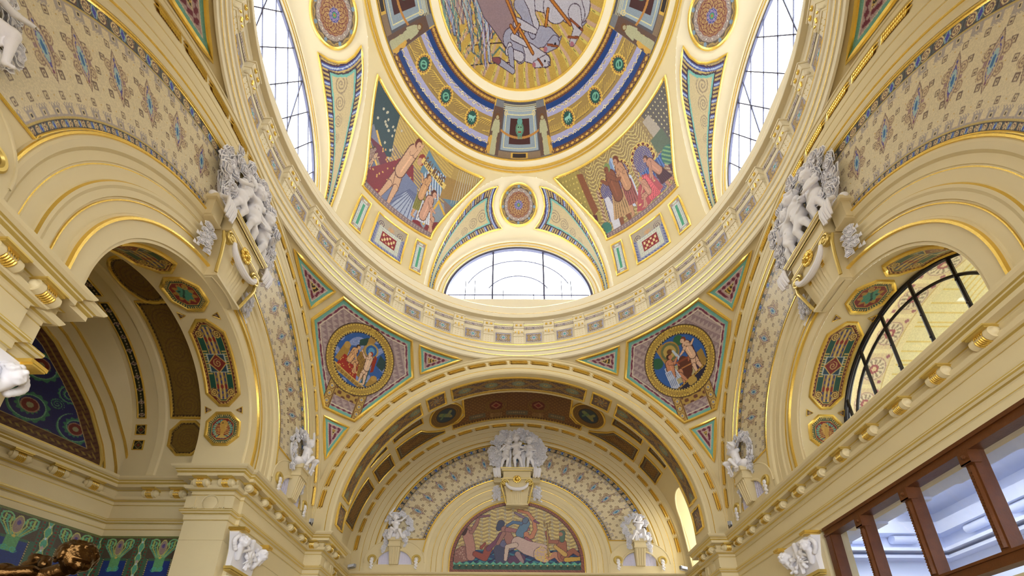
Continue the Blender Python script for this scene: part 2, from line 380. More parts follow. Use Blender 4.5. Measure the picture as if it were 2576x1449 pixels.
tag(b.obj('wall_left', CREAM), 'plain cream lower wall and piers on the left side', kind='structure')
b = B(); sweep(b, PR[:-1]+[(5.95, 2.30), (6.5, 2.30)], [(0, 0, 0), (0, 5.40, 0)], -1)
b.box((6.33, -2.2, 5.43), (.7, 9, .05)); b.box((6.3, -2.2, 1.78), (.12, 9, 3.5))  # second box: unseen panel added below the screen to darken the left niche
tag(b.obj('wall_right', CREAM), 'plain cream lower wall on the right side beside the wooden screen', kind='structure')
# wide flat strips closing the shell outside the arches
b = B(); b.box((0, -1, -.05), (30, 26, .1))
tag(b.obj('floor', FLOORM), 'pale stone floor of the hall', kind='structure')

# ---- rear side of the hall (behind the viewer) and an added shell blocking stray sky behind the niche
b = B(); F = lambda u, d, z: FR('F')(u, d, z)*[1, -1, 1]
arch(b, F, [(5.35, -.95, 0), (5.35, 0, 0), (6.06, 0, 0), (6.06, -.05, 0)], 48); arch(b, F, [(5.35, -.95, 0), (6.1, -.95, 0), (6.1, -3.6, 0)], 48)
b.box((0, -9.55, 9.2), (13, .1, 8.8)); b.box((6.15, -8.2, 3.4), (.1, 2.8, 6.8)); b.box((-6.15, -8.2, 3.4), (.1, 2.8, 6.8)); b.box((5.8, -6.4, 3.4), (.8, .9, 6.8)); b.box((-5.8, -6.4, 3.4), (.8, .9, 6.8))  # lower part left open on purpose so sky light fills the hall
tag(b.obj('wall_rear', CREAM), 'plain cream rear side of the hall behind the viewer', kind='structure')
b = B(); b.box((-9.9, 0, 11.2), (5, 9, .1)); b.box((-9.9, 4.3, 5.6), (5, .1, 11.2)); b.box((-9.9, -4.3, 5.6), (5, .1, 11.2)); b.box((-12.2, 0, 5.6), (.1, 9, 11.2)); b.box((-7.3, 3.6, 9.0), (.1, 1.6, 4.6)); b.box((-7.3, -3.6, 9.0), (.1, 1.6, 4.6))
tag(b.obj('wall_left_outer', CREAM), 'outer shell behind the left niche', kind='structure')
# ================================================================ camera maths (also used to leave out repeats outside the frame)
CF, CYAW, CPITCH, CROLL = 1217.893, rad(-.242), rad(23.142), rad(.431)
CPOS = np.array([-.331, -6.728, 1.6]); CPX, CPY = -15.151, 599.399
_fw = np.array([sin(CYAW)*cos(CPITCH), cos(CYAW)*cos(CPITCH), sin(CPITCH)]); _rt = np.array([cos(CYAW), -sin(CYAW), 0]); _up = np.cross(_rt, _fw)
CR_ = cos(CROLL)*_rt+sin(CROLL)*_up; CU_ = -sin(CROLL)*_rt+cos(CROLL)*_up
def inframe(p, mg=25):
    d = np.asarray(p, float)-CPOS; z = d@_fw
    if z <= 0: return False
    x = 1288+CPX+CF*(d@CR_)/z; y = 724.5+CPY-CF*(d@CU_)/z
    return -mg < x < 2576+mg and -mg < y < 1449+mg
ORD = ['', 'first', 'second', 'third', 'fourth', 'fifth', 'sixth', 'seventh', 'eighth', 'ninth', 'tenth', 'eleventh', 'twelfth', 'thirteenth', 'fourteenth', 'fifteenth', 'sixteenth']

# ---- triglyph brackets on the ring
tb = empty('triglyph_bracket'); b = B()
y0 = 6.02
def wedge(b, w, z0, z1, p0, p1, m=0):   # block on the frieze, projection p0 at the bottom and p1 at the top
    v = [(-w, 0, z0), (w, 0, z0), (w, -p0, z0), (-w, -p0, z0), (-w, 0, z1), (w, 0, z1), (w, -p1, z1), (-w, -p1, z1)]
    b.add(v, [(0, 1, 2, 3), (4, 7, 6, 5), (0, 4, 5, 1), (1, 5, 6, 2), (2, 6, 7, 3), (3, 7, 4, 0)], m)
wedge(b, .17, 0, .36, .03, .10); wedge(b, .175, .36, .385, .12, .12); wedge(b, .17, .385, .66, .10, .15); wedge(b, .18, .66, .69, .17, .17)
wedge(b, .175, .69, .86, .15, .19); wedge(b, .19, .86, .90, .21, .21)
for sx in (-1, 1): b.ball((sx*.175, -.10, .50), .07, 0, 10, 7, (.35, 1, 1))
for i in range(3):
    for j in range(4): b.box((-.09+.09*i, -.045-.02*j, .08+.075*j), (.012, .012, .012), 1)
b.obj('body', [CREAM2, GOLDP], tb, ang=30)
for i in range(3):
    g = B()
    for j in range(3 if i == 1 else 1): g.ball((-.11+.11*i, -.155-.004*j, .50-.05*j+(.03 if i == 1 else 0)), .026, 0, 8, 5)
    g.obj('gilt_drop', GOLD, tb)
for sx in (-1, 1):
    g = B(); g.box((sx*.075, -.185, .775), (.07, .03, .055)); g.ball((sx*.075, -.20, .76), .022, 0, 8, 5); g.obj('gilt_square', GOLD, tb)
first = True
for k in range(-12, 13):
    az = 90+10*k; p = (y0*cos(rad(az)), y0*sin(rad(az)), 13.70)
    if not inframe((p[0], p[1], 14.2), 40): continue
    o = tb if first else copy_tree(tb); first = False
    o.location = p; o.rotation_euler = (0, 0, rad(az-90))
    tag(o, 'triglyph bracket on the dome ring, ' + ('straight above the front arch' if k == 0 else '%s to the %s of the central one' % (ORD[abs(k)], 'left' if k > 0 else 'right')), 'bracket', 'triglyph brackets on the dome ring')

# ---- modillions under the cornice
def modillion():
    t = empty('modillion')      # axis along local x, projecting towards local -y, z = top
    b = B()
    b.box((0, -.10, -.012), (.30, .26, .024), 0); b.box((0, -.09, -.035), (.27, .22, .022), 0)
    b.obj('top_plate', GOLDP, t, ang=30)
    b = B(); r = .078
    def cyl(x0, x1, r, nn=18):
        th = np.linspace(0, 2*pi, nn, endpoint=False); G = np.stack([np.stack([0*th+x, -.10+r*np.cos(th), -.115+r*np.sin(th)], -1) for x in (x0, x0, x1, x1)])
        G[0] = [x0, -.10, -.115]; G[3] = [x1, -.10, -.115]; b.grid(G, 0, cv=True)
    pf = [(-.185, .0), (-.18, .03), (-.165, .05), (-.142, .058), (-.136, .066), (-.135, .086), (-.07, .088), (-.066, .076)]
    pf = pf+[(-x_, r_) for x_, r_ in pf[::-1]]; th = np.linspace(0, 2*pi, 20, endpoint=False)
    b.grid(np.array([np.stack([0*th+x_, -.10+r_*np.cos(th), -.115+r_*np.sin(th)], -1) for x_, r_ in pf]), 0, cv=True)
    b.obj('scroll', CREAM, t, ang=40)
    g = B()
    for i in range(5):
        x = -.052+.026*i; th = np.linspace(0, 2*pi, 18, endpoint=False)
        g.tube(np.stack([0*th+x, -.10+(r+.006)*np.cos(th), -.115+(r+.006)*np.sin(th)], -1), .0125, 6, closed=True)
    g.obj('gilt_ribs', GOLD, t)
    return t
md = modillion(); md_used = [False]
def place_mod(p, yaw, label, group):
    if not inframe(p, 30): return
    o = copy_tree(md) if md_used[0] else md; md_used[0] = True
    o.location = p; o.rotation_euler = (0, 0, yaw); tag(o, label, 'modillion', group)
zm = 6.44
near = 'counted from the far corner pier'
for i in range(16):
    y = 5.28-.72*i
    place_mod((5.95-.04, y, zm), pi/2*-1, '%s cream modillion with gilt ribs under the right cornice, %s' % (ORD[i+1].capitalize(), near), 'modillions under the right cornice')
for i in range(5):
    y = 5.28-.70*i
    if y > 2.3: place_mod((-5.95+.04, y, zm), pi/2, '%s cream modillion with gilt ribs under the left cornice, %s' % (ORD[i+1].capitalize(), near), 'modillions under the left cornice')
for i in range(5):
    place_mod((-5.95+.04, -2.56-.49*i, zm), pi/2, '%s modillion with gilt ribs on the near left pier, counted from its cut end' % ORD[i+1].capitalize(), 'modillions on the near left pier')
for i, x in enumerate((-6.16, -6.68)):
    place_mod((x, 2.27-.04, zm), 0, 'gilt ribbed modillion on the face of the left pier, %s the corner' % ('beside' if i == 0 else 'farther from'), 'modillions on the left pier face')
for i, x in enumerate((-7.5, -8.1)):
    place_mod((x, 2.8-.04, zm), 0, 'modillion on the short straight wall in the left niche, %s the pier' % ('next to' if i == 0 else 'away from'), 'modillions inside the left niche')
fyaw = math.atan2(FD[1], FD[0])+pi
for i in range(4):
    s = .55+.62*i; p = facet(s, zm, .04)
    place_mod(tuple(p), fyaw, '%s modillion along the canted back wall of the left niche, counted from the corner' % ORD[i+1].capitalize(), 'modillions inside the left niche')
for sx, nm in ((-1, 'left'), (1, 'right')):
    for i, y in enumerate((6.05, 6.6)):
        place_mod((sx*(5.49-.04), y, zm), -sx*pi/2, '%s modillion on the %s pier of the front arch' % (('Outer', 'Inner')[i], nm), 'modillions on the front arch piers')
    place_mod((sx*5.72, 5.88-.04, zm), 0, 'modillion on the short corner face of the %s front pier' % nm, 'modillions on the front arch piers')
    for i in range(2):
        place_mod((sx*(6.1-.04), 7.4+.8*i, zm), -sx*pi/2, '%s modillion on the %s side inside the front bay' % (('Near', 'Far')[i], nm), 'modillions inside the front bay')

# ---- gilt rope bars on the arches
def rope_seg(F, r0, r1, dth, name='gilt_rope', parent=None, th=90., zc=ZA, d=.005):
    g = B(); n = 22; t = np.radians(np.linspace(th-dth/2, th+dth/2, n)); rm = (r0+r1)/2; hw = (r1-r0)/2
    for rr, w, nb in ((rm-hw*.45, hw*.42, 13), (rm+hw*.48, hw*.42, 13)):
        tb_ = np.radians(np.linspace(th-dth/2, th+dth/2, 2*nb+1)[1::2])
        for j, a_ in enumerate(tb_):
            p0 = F((rr-w*.8)*np.cos(a_-.012), d+.005, zc+(rr-w*.8)*np.sin(a_-.012)); p1 = F((rr+w*.8)*np.cos(a_+.012), d+.005, zc+(rr+w*.8)*np.sin(a_+.012)); pm = F(rr*np.cos(a_), d+.032, zc+rr*np.sin(a_))
            g.tube(np.array([p0, pm, p1]), [w*.3, w*.62, w*.3], 5, 0, up=F(0, 1, 0)-F(0, 0, 0))
    g.grid(F(np.array([r0, r1])[:, None]*np.cos(t), d, zc+np.array([r0, r1])[:, None]*np.sin(t)), 1)
    return g.obj(name, [GOLD, OCHRE], parent)
def rope_run(F, axis, sgn, plane_pt, r0, r1, parent, n=26):
    step = 180./n; base = None
    for k in range(-(n//2)+1, n//2):
        th = 90+k*step
        c = F(5.78*cos(rad(th)), 0, ZA+5.78*sin(rad(th)))
        if not inframe(c, 40): continue
        rope_seg(F, r0, r1, step*.76, parent=parent, th=th)
for side, wn_, P_ in (('L', 'left', None), ('R', 'right', None), ('F', 'front', None), ('T', 'bay', YT)):
    F = FR('F', YT) if side == 'T' else FR(side)
    par = B(); archtube(par, F, 5.905, .012, .012, 0, 90, foot=0)
    nm = {'L': 'round the big left wall arch', 'R': 'round the big right wall arch', 'F': 'round the wide front arch', 'T': 'round the end wall of the front bay'}[side]
    po = tag(par.obj('trim_%d' % {'L': 10, 'R': 11, 'F': 12, 'T': 13}[side], GOLD), 'broken gilt rope moulding %s' % nm, kind='structure')
    rope_run(F, 0, 1, None, 5.725, 5.865, po)

# ---- floodlights on the cornices
def floodlight(p, yaw, label):
    t = empty('floodlight', p, (0, 0, yaw)); b = B()
    b.box((0, 0, .09), (.30, .09, .11)); b.box((0, -.05, .09), (.26, .02, .09), 1); b.obj('housing', [STEEL, HALLB], t, ang=30)
    b = B(); b.tube([(-.17, 0, .09), (-.17, 0, 0), (.17, 0, 0), (.17, 0, .09)], .012, 5); b.obj('bracket', STEEL, t)
    tag(t, label, 'floodlight', 'floodlights on the cornice')
floodlight((-5.62, 5.2, 6.69), -1.1, 'small grey floodlight on the left cornice ledge beside the front pier')
floodlight((5.62, 5.2, 6.69), 1.1, 'small grey floodlight on the right cornice ledge beside the front pier')
floodlight((-5.62, 8.9, 6.69), -.5, 'small grey floodlight in the left corner of the front bay')
floodlight((5.62, 8.9, 6.69), .5, 'small grey floodlight in the right corner of the front bay')

# ---- wooden screen on the right
ws = empty('wooden_screen', (6.05, 2.2, 0))
def rel(b, name, m, par, org, **k):
    V = [v-np.array(org) for v in b.V]; b.V = V; return b.obj(name, m, par, **k)
O_ = (6.05, 2.2, 0)
b = B(); b.box((6.08, -2.2, 5.315), (.22, 8.8, .19)); b.box((6.0, -2.2, 5.24), (.10, 8.8, .05)); b.box((6.0, -2.2, 5.37), (.12, 8.8, .06)); rel(b, 'top_rail', WOOD, ws, O_, ang=30)
b = B(); b.box((6.08, -2.2, 3.68), (.22, 8.8, .17)); b.box((6.0, -2.2, 3.60), (.14, 8.8, .05)); b.box((5.99, -2.2, 3.74), (.10, 8.8, .04)); rel(b, 'middle_rail', WOOD, ws, O_, ang=30)
b = B(); b.box((6.08, 2.13, 2.69), (.20, .16, 5.2)); b.box((6.0, 2.12, 2.69), (.06, .10, 5.2)); rel(b, 'end_post', WOOD, ws, O_, ang=30)
for y in (1.21, .14, -.97, -2.07, -3.17):
    b = B(); b.box((6.08, y, 4.47), (.20, .13, 1.6)); b.tube([(5.985, y, 3.8), (5.985, y, 4.95), (5.985, y, 5.0)], [.05, .05, .03], 8)
    b.box((6.0, y, 5.12), (.15, .155, .20)); b.box((5.97, y, 5.03), (.09, .15, .025)); b.ball((5.93, y, 5.13), .035, 0, 8, 6)
    for j in range(24): b.box((5.935, y, 3.86+.045*j), (.018, .03, .03), 0, R=[[1, 0, 0], [0, .7, -.7], [0, .7, .7]])
    rel(b, 'mullion', WOOD, ws, O_, ang=30)
b = B(); b.grid(np.array([[(6.1, 2.1, 3.7), (6.1, -6.5, 3.7)], [(6.1, 2.1, 5.25), (6.1, -6.5, 5.25)]])); rel(b, 'glass_panes', GLASS, ws, O_)
tag(ws, 'reddish brown carved wooden screen with glass below the right entablature', 'wooden screen')

# ---- iron lunette screen on the right
lw = B(); X0 = 6.93
def LB(pts, w=.03, d=.03):
    lw.tube(np.array([(X0, y, z) for y, z in pts]), w, 6)
ang = np.radians(np.linspace(0, 180, 61))
for x_, w_ in ((X0, .04), (X0+.05, .03)):
    lw.tube(np.stack([0*ang+x_, 2.07*np.cos(ang), ZA+2.07*np.sin(ang)], -1), w_, 6)
LB([(1.73*cos(a), ZA+1.73*sin(a)) for a in ang], .03)
for y in (1.76, 1.05, .36, -.36, -1.08, -1.76):
    LB([(y, 6.7), (y, ZA+math.sqrt(2.07**2-y*y))], .032)
LB([(-2.07, 6.72), (2.07, 6.72)], .04); LB([(1.6, 7.35), (2.07, 7.35)], .02)
for y in (.36, -.36, -1.08):
    for z in (7.3, 7.9, 8.4): lw.ball((X0-.03, y, z), .02, 0, 6, 4)
wo = tag(lw.obj('window_5', IRON), 'dark iron framed half round window in the right wall arch', kind='structure')
g = B(); g.grid(np.stack([np.stack([0*ang+X0+.03, 2.05*np.cos(ang), ZA+2.05*np.sin(ang)], -1), np.stack([0*ang+X0+.03, 2.05*np.cos(ang), 0*ang+6.69], -1)])); g.obj('pane', GLASS, wo)
# ================================================================ PAINTER for the mosaics: colours laid on dense vertex grids
class Cv:
    def __init__(s, x, y, bg):
        s.x = x; s.y = y; s.c = np.empty((len(x), 4)); s.c[:, :3] = lin(bg); s.c[:, 3] = 0
    def f(s, m, rgb, metal=0.):
        s.c[m, :3] = lin(rgb); s.c[m, 3] = metal
    def rect(s, x0, x1, y0, y1, rgb, g=0.): s.f((s.x > x0) & (s.x < x1) & (s.y > y0) & (s.y < y1), rgb, g)
    def circ(s, cx, cy, r, rgb, g=0., k=1., r0=0.):
        d = np.hypot((s.x-cx)/k, s.y-cy); s.f((d < r) & (d >= r0), rgb, g)
    def seg(s, p, q, w, rgb, g=0., w2=None, edge=None):
        px, py = s.x-p[0], s.y-p[1]; dx, dy = q[0]-p[0], q[1]-p[1]; L = dx*dx+dy*dy+1e-12
        t = np.clip((px*dx+py*dy)/L, 0, 1); d = np.hypot(px-t*dx, py-t*dy); ww = w+((w2 if w2 is not None else w)-w)*t
        if edge is not None: s.f(d < ww*1.18+.004, edge)
        s.f(d < ww, rgb, g)
    def line(s, pts, w, rgb, g=0.):
        for a, b_ in zip(pts[:-1], pts[1:]): s.seg(a, b_, w, rgb, g)
    def poly(s, pts, rgb, g=0.): s.f(inpoly(s.x, s.y, pts), rgb, g)
    def spiral(s, cx, cy, r, turns, rgb, w=.35, g=0., sgn=1, base=None, ph=0., k=1.):
        X = (s.x-cx)/k; d = np.hypot(X, s.y-cy); a = np.arctan2(s.y-cy, X)*sgn+ph
        if base is not None: s.f(d < r, base)
        s.f((d < r) & (((d/r*turns-a/(2*pi)) % 1) < w), rgb, g)
    def noise(s, amt=.1):
        s.c[:, :3] *= (1+amt*(rng.rand(len(s.x))-.5)*2)[:, None]; s.c[:, :3] = np.clip(s.c[:, :3], 0, 1)
        return s
    def lum(s, m, v): s.c[m, :3] *= v
def inpoly(x, y, P):
    P = np.asarray(P, float); ins = np.zeros(len(x), bool); j = len(P)-1
    for i in range(len(P)):
        xi, yi = P[i]; xj, yj = P[j]
        c = ((yi > y) != (yj > y)) & (x < (xj-xi)*(y-yi)/((yj-yi) if yj != yi else 1e-12)+xi)
        ins ^= c; j = i
    return ins
def pdist(x, y, P):
    """distance to the outline of polygon P"""
    d = np.full(len(x), 1e9)
    for p, q in zip(P, list(P[1:])+[P[0]]):
        px, py = x-p[0], y-p[1]; dx, dy = q[0]-p[0], q[1]-p[1]; t = np.clip((px*dx+py*dy)/(dx*dx+dy*dy+1e-12), 0, 1)
        d = np.minimum(d, np.hypot(px-t*dx, py-t*dy))
    return d
def densify(P, step):
    out = []
    for p, q in zip(P, list(P[1:])+[P[0]]):
        n = max(1, int(math.hypot(q[0]-p[0], q[1]-p[1])/step)); out += [(p[0]+(q[0]-p[0])*i/n, p[1]+(q[1]-p[1])*i/n) for i in range(n)]
    return out
def mosaic(name, mapf, poly, cell, paint, frame=.035, parent=None, fmat=None, fstep=.15, frames=True, up=None, aspect=1., fflat=.7):
    """one mosaic surface: grid over the polygon in its own 2D coordinates (metres), painted per vertex, with a gilt frame child"""
    P = np.array(poly, float); x0, y0 = P.min(0); x1, y1 = P.max(0)
    nx = max(3, int((x1-x0)/cell/aspect)+2); ny = max(3, int((y1-y0)/cell)+2)
    X, Y = np.meshgrid(np.linspace(x0, x1, nx), np.linspace(y0, y1, ny), indexing='ij')
    x, y = X.ravel(), Y.ravel(); cv = paint(x, y); rgba = cv.c
    V = mapf(x, y)
    I = np.arange(nx*ny).reshape(nx, ny); Q = np.stack([I[:-1, :-1], I[1:, :-1], I[1:, 1:], I[:-1, 1:]], -1).reshape(-1, 4)
    cx = (x[Q[:, 0]]+x[Q[:, 2]])/2; cy = (y[Q[:, 0]]+y[Q[:, 2]])/2
    keep = inpoly(cx, cy, P) | (pdist(cx, cy, P) < cell*.7) if len(P) != 4 or True else slice(None)
    Q = Q[keep]; used = np.zeros(nx*ny, bool); used[Q.ravel()] = True; remap = np.cumsum(used)-1
    o = fastmesh(name, V[used], remap[Q], rgba[used], parent=parent)
    if frames:
        D = np.array(densify(P.tolist(), fstep)); pts = mapf(D[:, 0], D[:, 1])
        g = B(); c0 = pts.mean(0)
        g.tube(pts, frame, 6, closed=True, flat=fflat, up=up if up is not None else CPOS-c0)
        g.obj('gilt_frame', fmat or GOLD, o)
    return o
TEAL = (.50, .75, .70); DK = (.16, .13, .17); GD = (.80, .65, .30); CRM = (.88, .80, .60); MAUVE = (.66, .58, .60); RED = (.50, .16, .18); BLU = (.13, .28, .62); GRN = (.10, .33, .27); SKIN = (.80, .64, .53); LILC = (.62, .62, .78); BRN = (.38, .25, .20); GREY = (.62, .64, .68)
GX = .35   # metallic share of gilt tesserae
def fig(c, x, y, h, skin=SKIN, hair=(.30, .17, .12), lean=0., sit=False, face=1, arms=((.25, .1), (-.2, .15)), robe=None, edge=(.35, .2, .18), skirt=None):
    """a small mosaic figure: (x,y) feet, h height, limbs as tapering strokes with dark outline"""
    def P(u, v): return (x+u*h*face+lean*v*h, y+v*h)
    hip = P(0, .50) if not sit else P(0, .30); sh = P(.02, .80) if not sit else P(.05, .62); hd = P(.05, .92) if not sit else P(.12, .76)
    if robe is not None:
        c.poly([P(-.16, .78), P(.02, .84), P(.1, .6), P(.12, .05), P(-.34, 0), P(-.26, .4)], robe)
        for i in range(9): c.seg(P(-.12+.02*i, .75), P(-.3+.045*i, .03), h*.006, np.clip(np.array(robe)*1.5, 0, 1))
    kn = [P(-.04, .26), P(.07, .27)] if not sit else [P(.24, .34), P(.20, .26)]
    ft = [P(-.08, .02), P(.08, .02)] if not sit else [P(.22, .02), P(.30, .05)]
    for k_, f_ in zip(kn, ft):
        c.seg(hip, k_, h*.062, skin, w2=h*.046, edge=edge); c.seg(k_, f_, h*.042, skin, w2=h*.024, edge=edge); c.seg(f_, (f_[0]+.07*h*face, f_[1]-.01*h), h*.02, skin)
    if skirt is not None:
        c.poly([P(-.11, .56), P(.11, .56), P(.2, .2), P(-.12, .16)], skirt)
        for i in range(6): c.seg(P(-.08+.03*i, .54), P(-.09+.05*i, .19), h*.006, np.array(skirt)*.6)
    c.seg(hip, sh, h*.082, skin, w2=h*.092, edge=edge)
    c.seg((hip[0]+.02*h*face, hip[1]), (sh[0]+.02*h*face, sh[1]), h*.012, np.clip(np.array(skin)*1.12, 0, 1))
    for ax_, ay_ in arms:
        e = (sh[0]+ax_*.55*h*face, sh[1]+(ay_*.3-.06)*h); q = (sh[0]+ax_*h*face, sh[1]+ay_*h)
        c.seg(sh, e, h*.034, skin, w2=h*.028, edge=edge); c.seg(e, q, h*.027, skin, w2=h*.018, edge=edge)
    c.seg(sh, hd, h*.03, skin); c.circ(hd[0]-.02*h*face, hd[1]+.02*h, h*.066, hair); c.circ(hd[0]+.01*h*face, hd[1], h*.05, skin)
    c.circ(hd[0]+.03*h*face, hd[1]+.005*h, h*.008, (.2, .1, .1))
def horse(c, x, y, h, col=(.66, .64, .70), face=1, edge=(.30, .22, .28)):
    def P(u, v): return (x+u*h*face, y+v*h)
    c.seg(P(-.42, .55), P(.15, .58), h*.20, col, w2=h*.19, edge=edge)
    c.seg(P(.2, .62), P(.46, .92), h*.13, col, w2=h*.075, edge=edge); c.seg(P(.46, .94), P(.66, .76), h*.07, col, w2=h*.04, edge=edge)
    for a, k_, f_ in (((-.45, .5), (-.56, .24), (-.44, .02)), ((-.36, .45), (-.34, .2), (-.26, 0)), ((.16, .5), (.38, .36), (.34, .14)), ((.12, .48), (.2, .22), (.10, .04))):
        c.seg(P(*a), P(*k_), h*.065, col, w2=h*.04, edge=edge); c.seg(P(*k_), P(*f_), h*.034, col, w2=h*.022, edge=edge); c.circ(*P(*f_), h*.035, edge)
    for i in range(7): c.seg(P(.2+.04*i, .74+.035*i), P(.1+.04*i, .62+.04*i), h*.018, edge)
    c.seg(P(-.6, .6), P(-.78, .25), h*.04, edge, w2=h*.02); c.circ(*P(.5, .92), h*.012, (.1, .05, .1)); c.seg(P(.42, 1.0), P(.45, 1.06), h*.02, col)
FONT = {'B': ('110', '101', '110', '101', '110'), 'A': ('010', '101', '111', '101', '101'), 'L': ('100', '100', '100', '100', '111'), 'N': ('101', '111', '111', '111', '101'), 'E': ('111', '100', '110', '100', '111')}
def word(c, s_, x, y, px, ang, rgb):
    ca, sa = cos(ang), sin(ang)
    u = (c.x-x)*ca+(c.y-y)*sa; v = -(c.x-x)*sa+(c.y-y)*ca
    for i, ch in enumerate(s_):
        for r, row in enumerate(FONT[ch]):
            for k_, bit in enumerate(row):
                if bit == '1': c.f((u > (i*4+k_)*px) & (u < (i*4+k_+1.05)*px) & (v > (4-r)*px*1.3) & (v < (5.05-r)*px*1.3), rgb)
# ================================================================ MOSAICS
# ---- bands on the tympana
def band_paint(inv=False, fine=True):
    def paint(s, r):
        c = Cv(s, r, (.85, .80, .67)); GR = (.66, .62, .60)
        # stepped grey fringes
        for rr, sg in ((3.51, 1), (4.71, -1)):
            q = (s/.27) % 1; d = (r-rr)*sg
            c.f((d > 0) & (d < .035), GR); c.f((d > 0) & (d < .12) & (q > .22) & (q < .78), GR); c.f((d > .035) & (d < .09) & (q > .40) & (q < .60), (.86, .80, .62)); c.f((d > .05) & (d < .075) & (q > .45) & (q < .55), DK)
            c.f((d > .12) & (d < .15) & (q > .14) & (q < .86) & (((s*40).astype(int)+(r*40).astype(int)) % 2 == 0), GR)
        # small squares, staggered
        rows = np.array([3.72, 3.92, 4.12, 4.32, 4.52]); ri = np.argmin(abs(r[:, None]-rows), 1); rc = rows[ri]
        u = ((s/.31)+.5*(ri % 2)) % 1-.5; a = np.maximum(abs(u)*.31, abs(r-rc)*1.0)
        c.f(a < .042, (.44, .35, .31)); c.f(a < .027, (.80, .74, .60)); c.f(a < .012, (.40, .30, .28))
        u2 = ((s/.31)+.5*((ri+1) % 2)) % 1-.5; c.f(np.hypot(u2*.31, r-rc) < .009, GD, GX)
        # lens motifs every 8.8 degrees
        for k in range(-7, 8):
            cx = rad(8.8*k)*4.15; m = (abs(s-cx) < .3) & (abs(r-4.15) < .42)
            if not m.any(): continue
            X = s-cx; Y = r-4.16
            for sy in (-1, 1):
                for sx in (-1, 1):
                    c.spiral(cx+sx*.135, 4.16+sy*.10, .078, 2.2, (.56, .45, .40), .42, base=(.80, .73, .58), sgn=sx*sy)
            c.f(m & (abs(X) < .15) & (abs(Y) < .022), (.60, .48, .50))
            L = np.abs(X)/.135+np.abs(Y)/.30
            oct_ = m & (L < 1.12) & (abs(X) < .105)
            c.f(oct_, (.50, .40, .36)); c.f(oct_ & (L < 1.0) & (abs(X) < .092), (.76, .68, .56))
            e = (X/.055)**2+(Y/.15)**2
            c.f(m & (e < 1.5) & (((np.arctan2(Y/3, X)*8).astype(int) % 2) == 0), (.32, .28, .62)); c.f(m & (e < .8), (.62, .74, .76)); c.f(m & (e < .22), (.16, .42, .66))
            c.f(m & (abs(X) < .010) & (abs(Y) < .22) & (e > 1.5), (.45, .34, .5))
            c.circ(cx, 4.16+.22, .018, (.25, .25, .6)); c.circ(cx, 4.16-.22, .018, (.45, .2, .35))
        # borders
        for b0, b1 in ((3.39, 3.51), (4.71, 4.90)):
            mid = (b0+b1)/2; h = b1-b0; m = (r > b0) & (r < b1)
            c.f(m, (.29, .33, .36) if fine else (.33, .27, .22))
            per = h*2.35; q = (s/per) % 1; i = np.floor(s/per); X = (q-.5)*per; Y = r-mid
            for off, sg in ((-.27, 1), (.27, -1)):
                d = np.hypot(X-off*per, Y); a = np.arctan2(Y, X-off*per)*sg
                c.f(m & (d < h*.40), (.40, .27, .28)); c.f(m & (d < h*.40) & (((d/(h*.40)*2.1-a/(2*pi)) % 1) < .5), (.86, .78, .58), 0)
            c.f(m & (np.abs(X)/(h*.22)+np.abs(Y)/(h*.42) < 1.35), (.55, .70, .72)); c.f(m & (np.abs(X)/(h*.18)+np.abs(Y)/(h*.40) < 1), (.20, .25, .70))
            c.f(m & (np.abs(q-.0) < .018), DK); c.f(m & (np.abs(q-1) < .018), DK)
            c.f((abs(r-b0) < .012) | (abs(r-b1) < .010), (.75, .66, .38), 0.1); c.f((abs(r-b0-.018) < .006) | (abs(r-b1+.016) < .006), DK)
        return c.noise(.035)
    return paint
def band_poly(side_front=False):
    # the lower ends follow the arched caps over the small vents
    a = 84.0 if not side_front else 80.
    return a
def band(F, name_lab, cell, amax, d=.018, group=None):
    S = rad(amax)*4.15
    def mp(s, r):
        th = pi/2-s/4.15
        return F(r*np.cos(th), d, ZA+r*np.sin(th))
    # ends: cut by a horizontal line, so build in (s, r) with the ends slanted
    zt = 8.0-ZA
    pts = []
    for r in np.linspace(3.39, 4.90, 9): pts.append((4.15*(pi/2-math.asin(min(1, zt/r))), r))
    pts += [(s, 4.90) for s in np.linspace(pts[-1][0], -pts[-1][0], 2)[1:-1]]
    poly = pts+[(-s, r) for s, r in pts[::-1]]
    o = mosaic('mosaic_band', mp, poly, cell, band_paint(), frame=.022, fstep=.12, aspect=1.)
    return tag(o, name_lab, 'mosaic', 'arched mosaic bands with lens motifs')
band(FR('L'), 'wide arched cream mosaic band with blue lens motifs over the left niche', .0115, 82)
band(FR('R'), 'wide arched cream mosaic band with blue lens motifs over the right iron window', .0115, 82)
band(FR('F', YT), 'arched cream mosaic band with lens motifs on the end wall of the front bay', .017, 82)

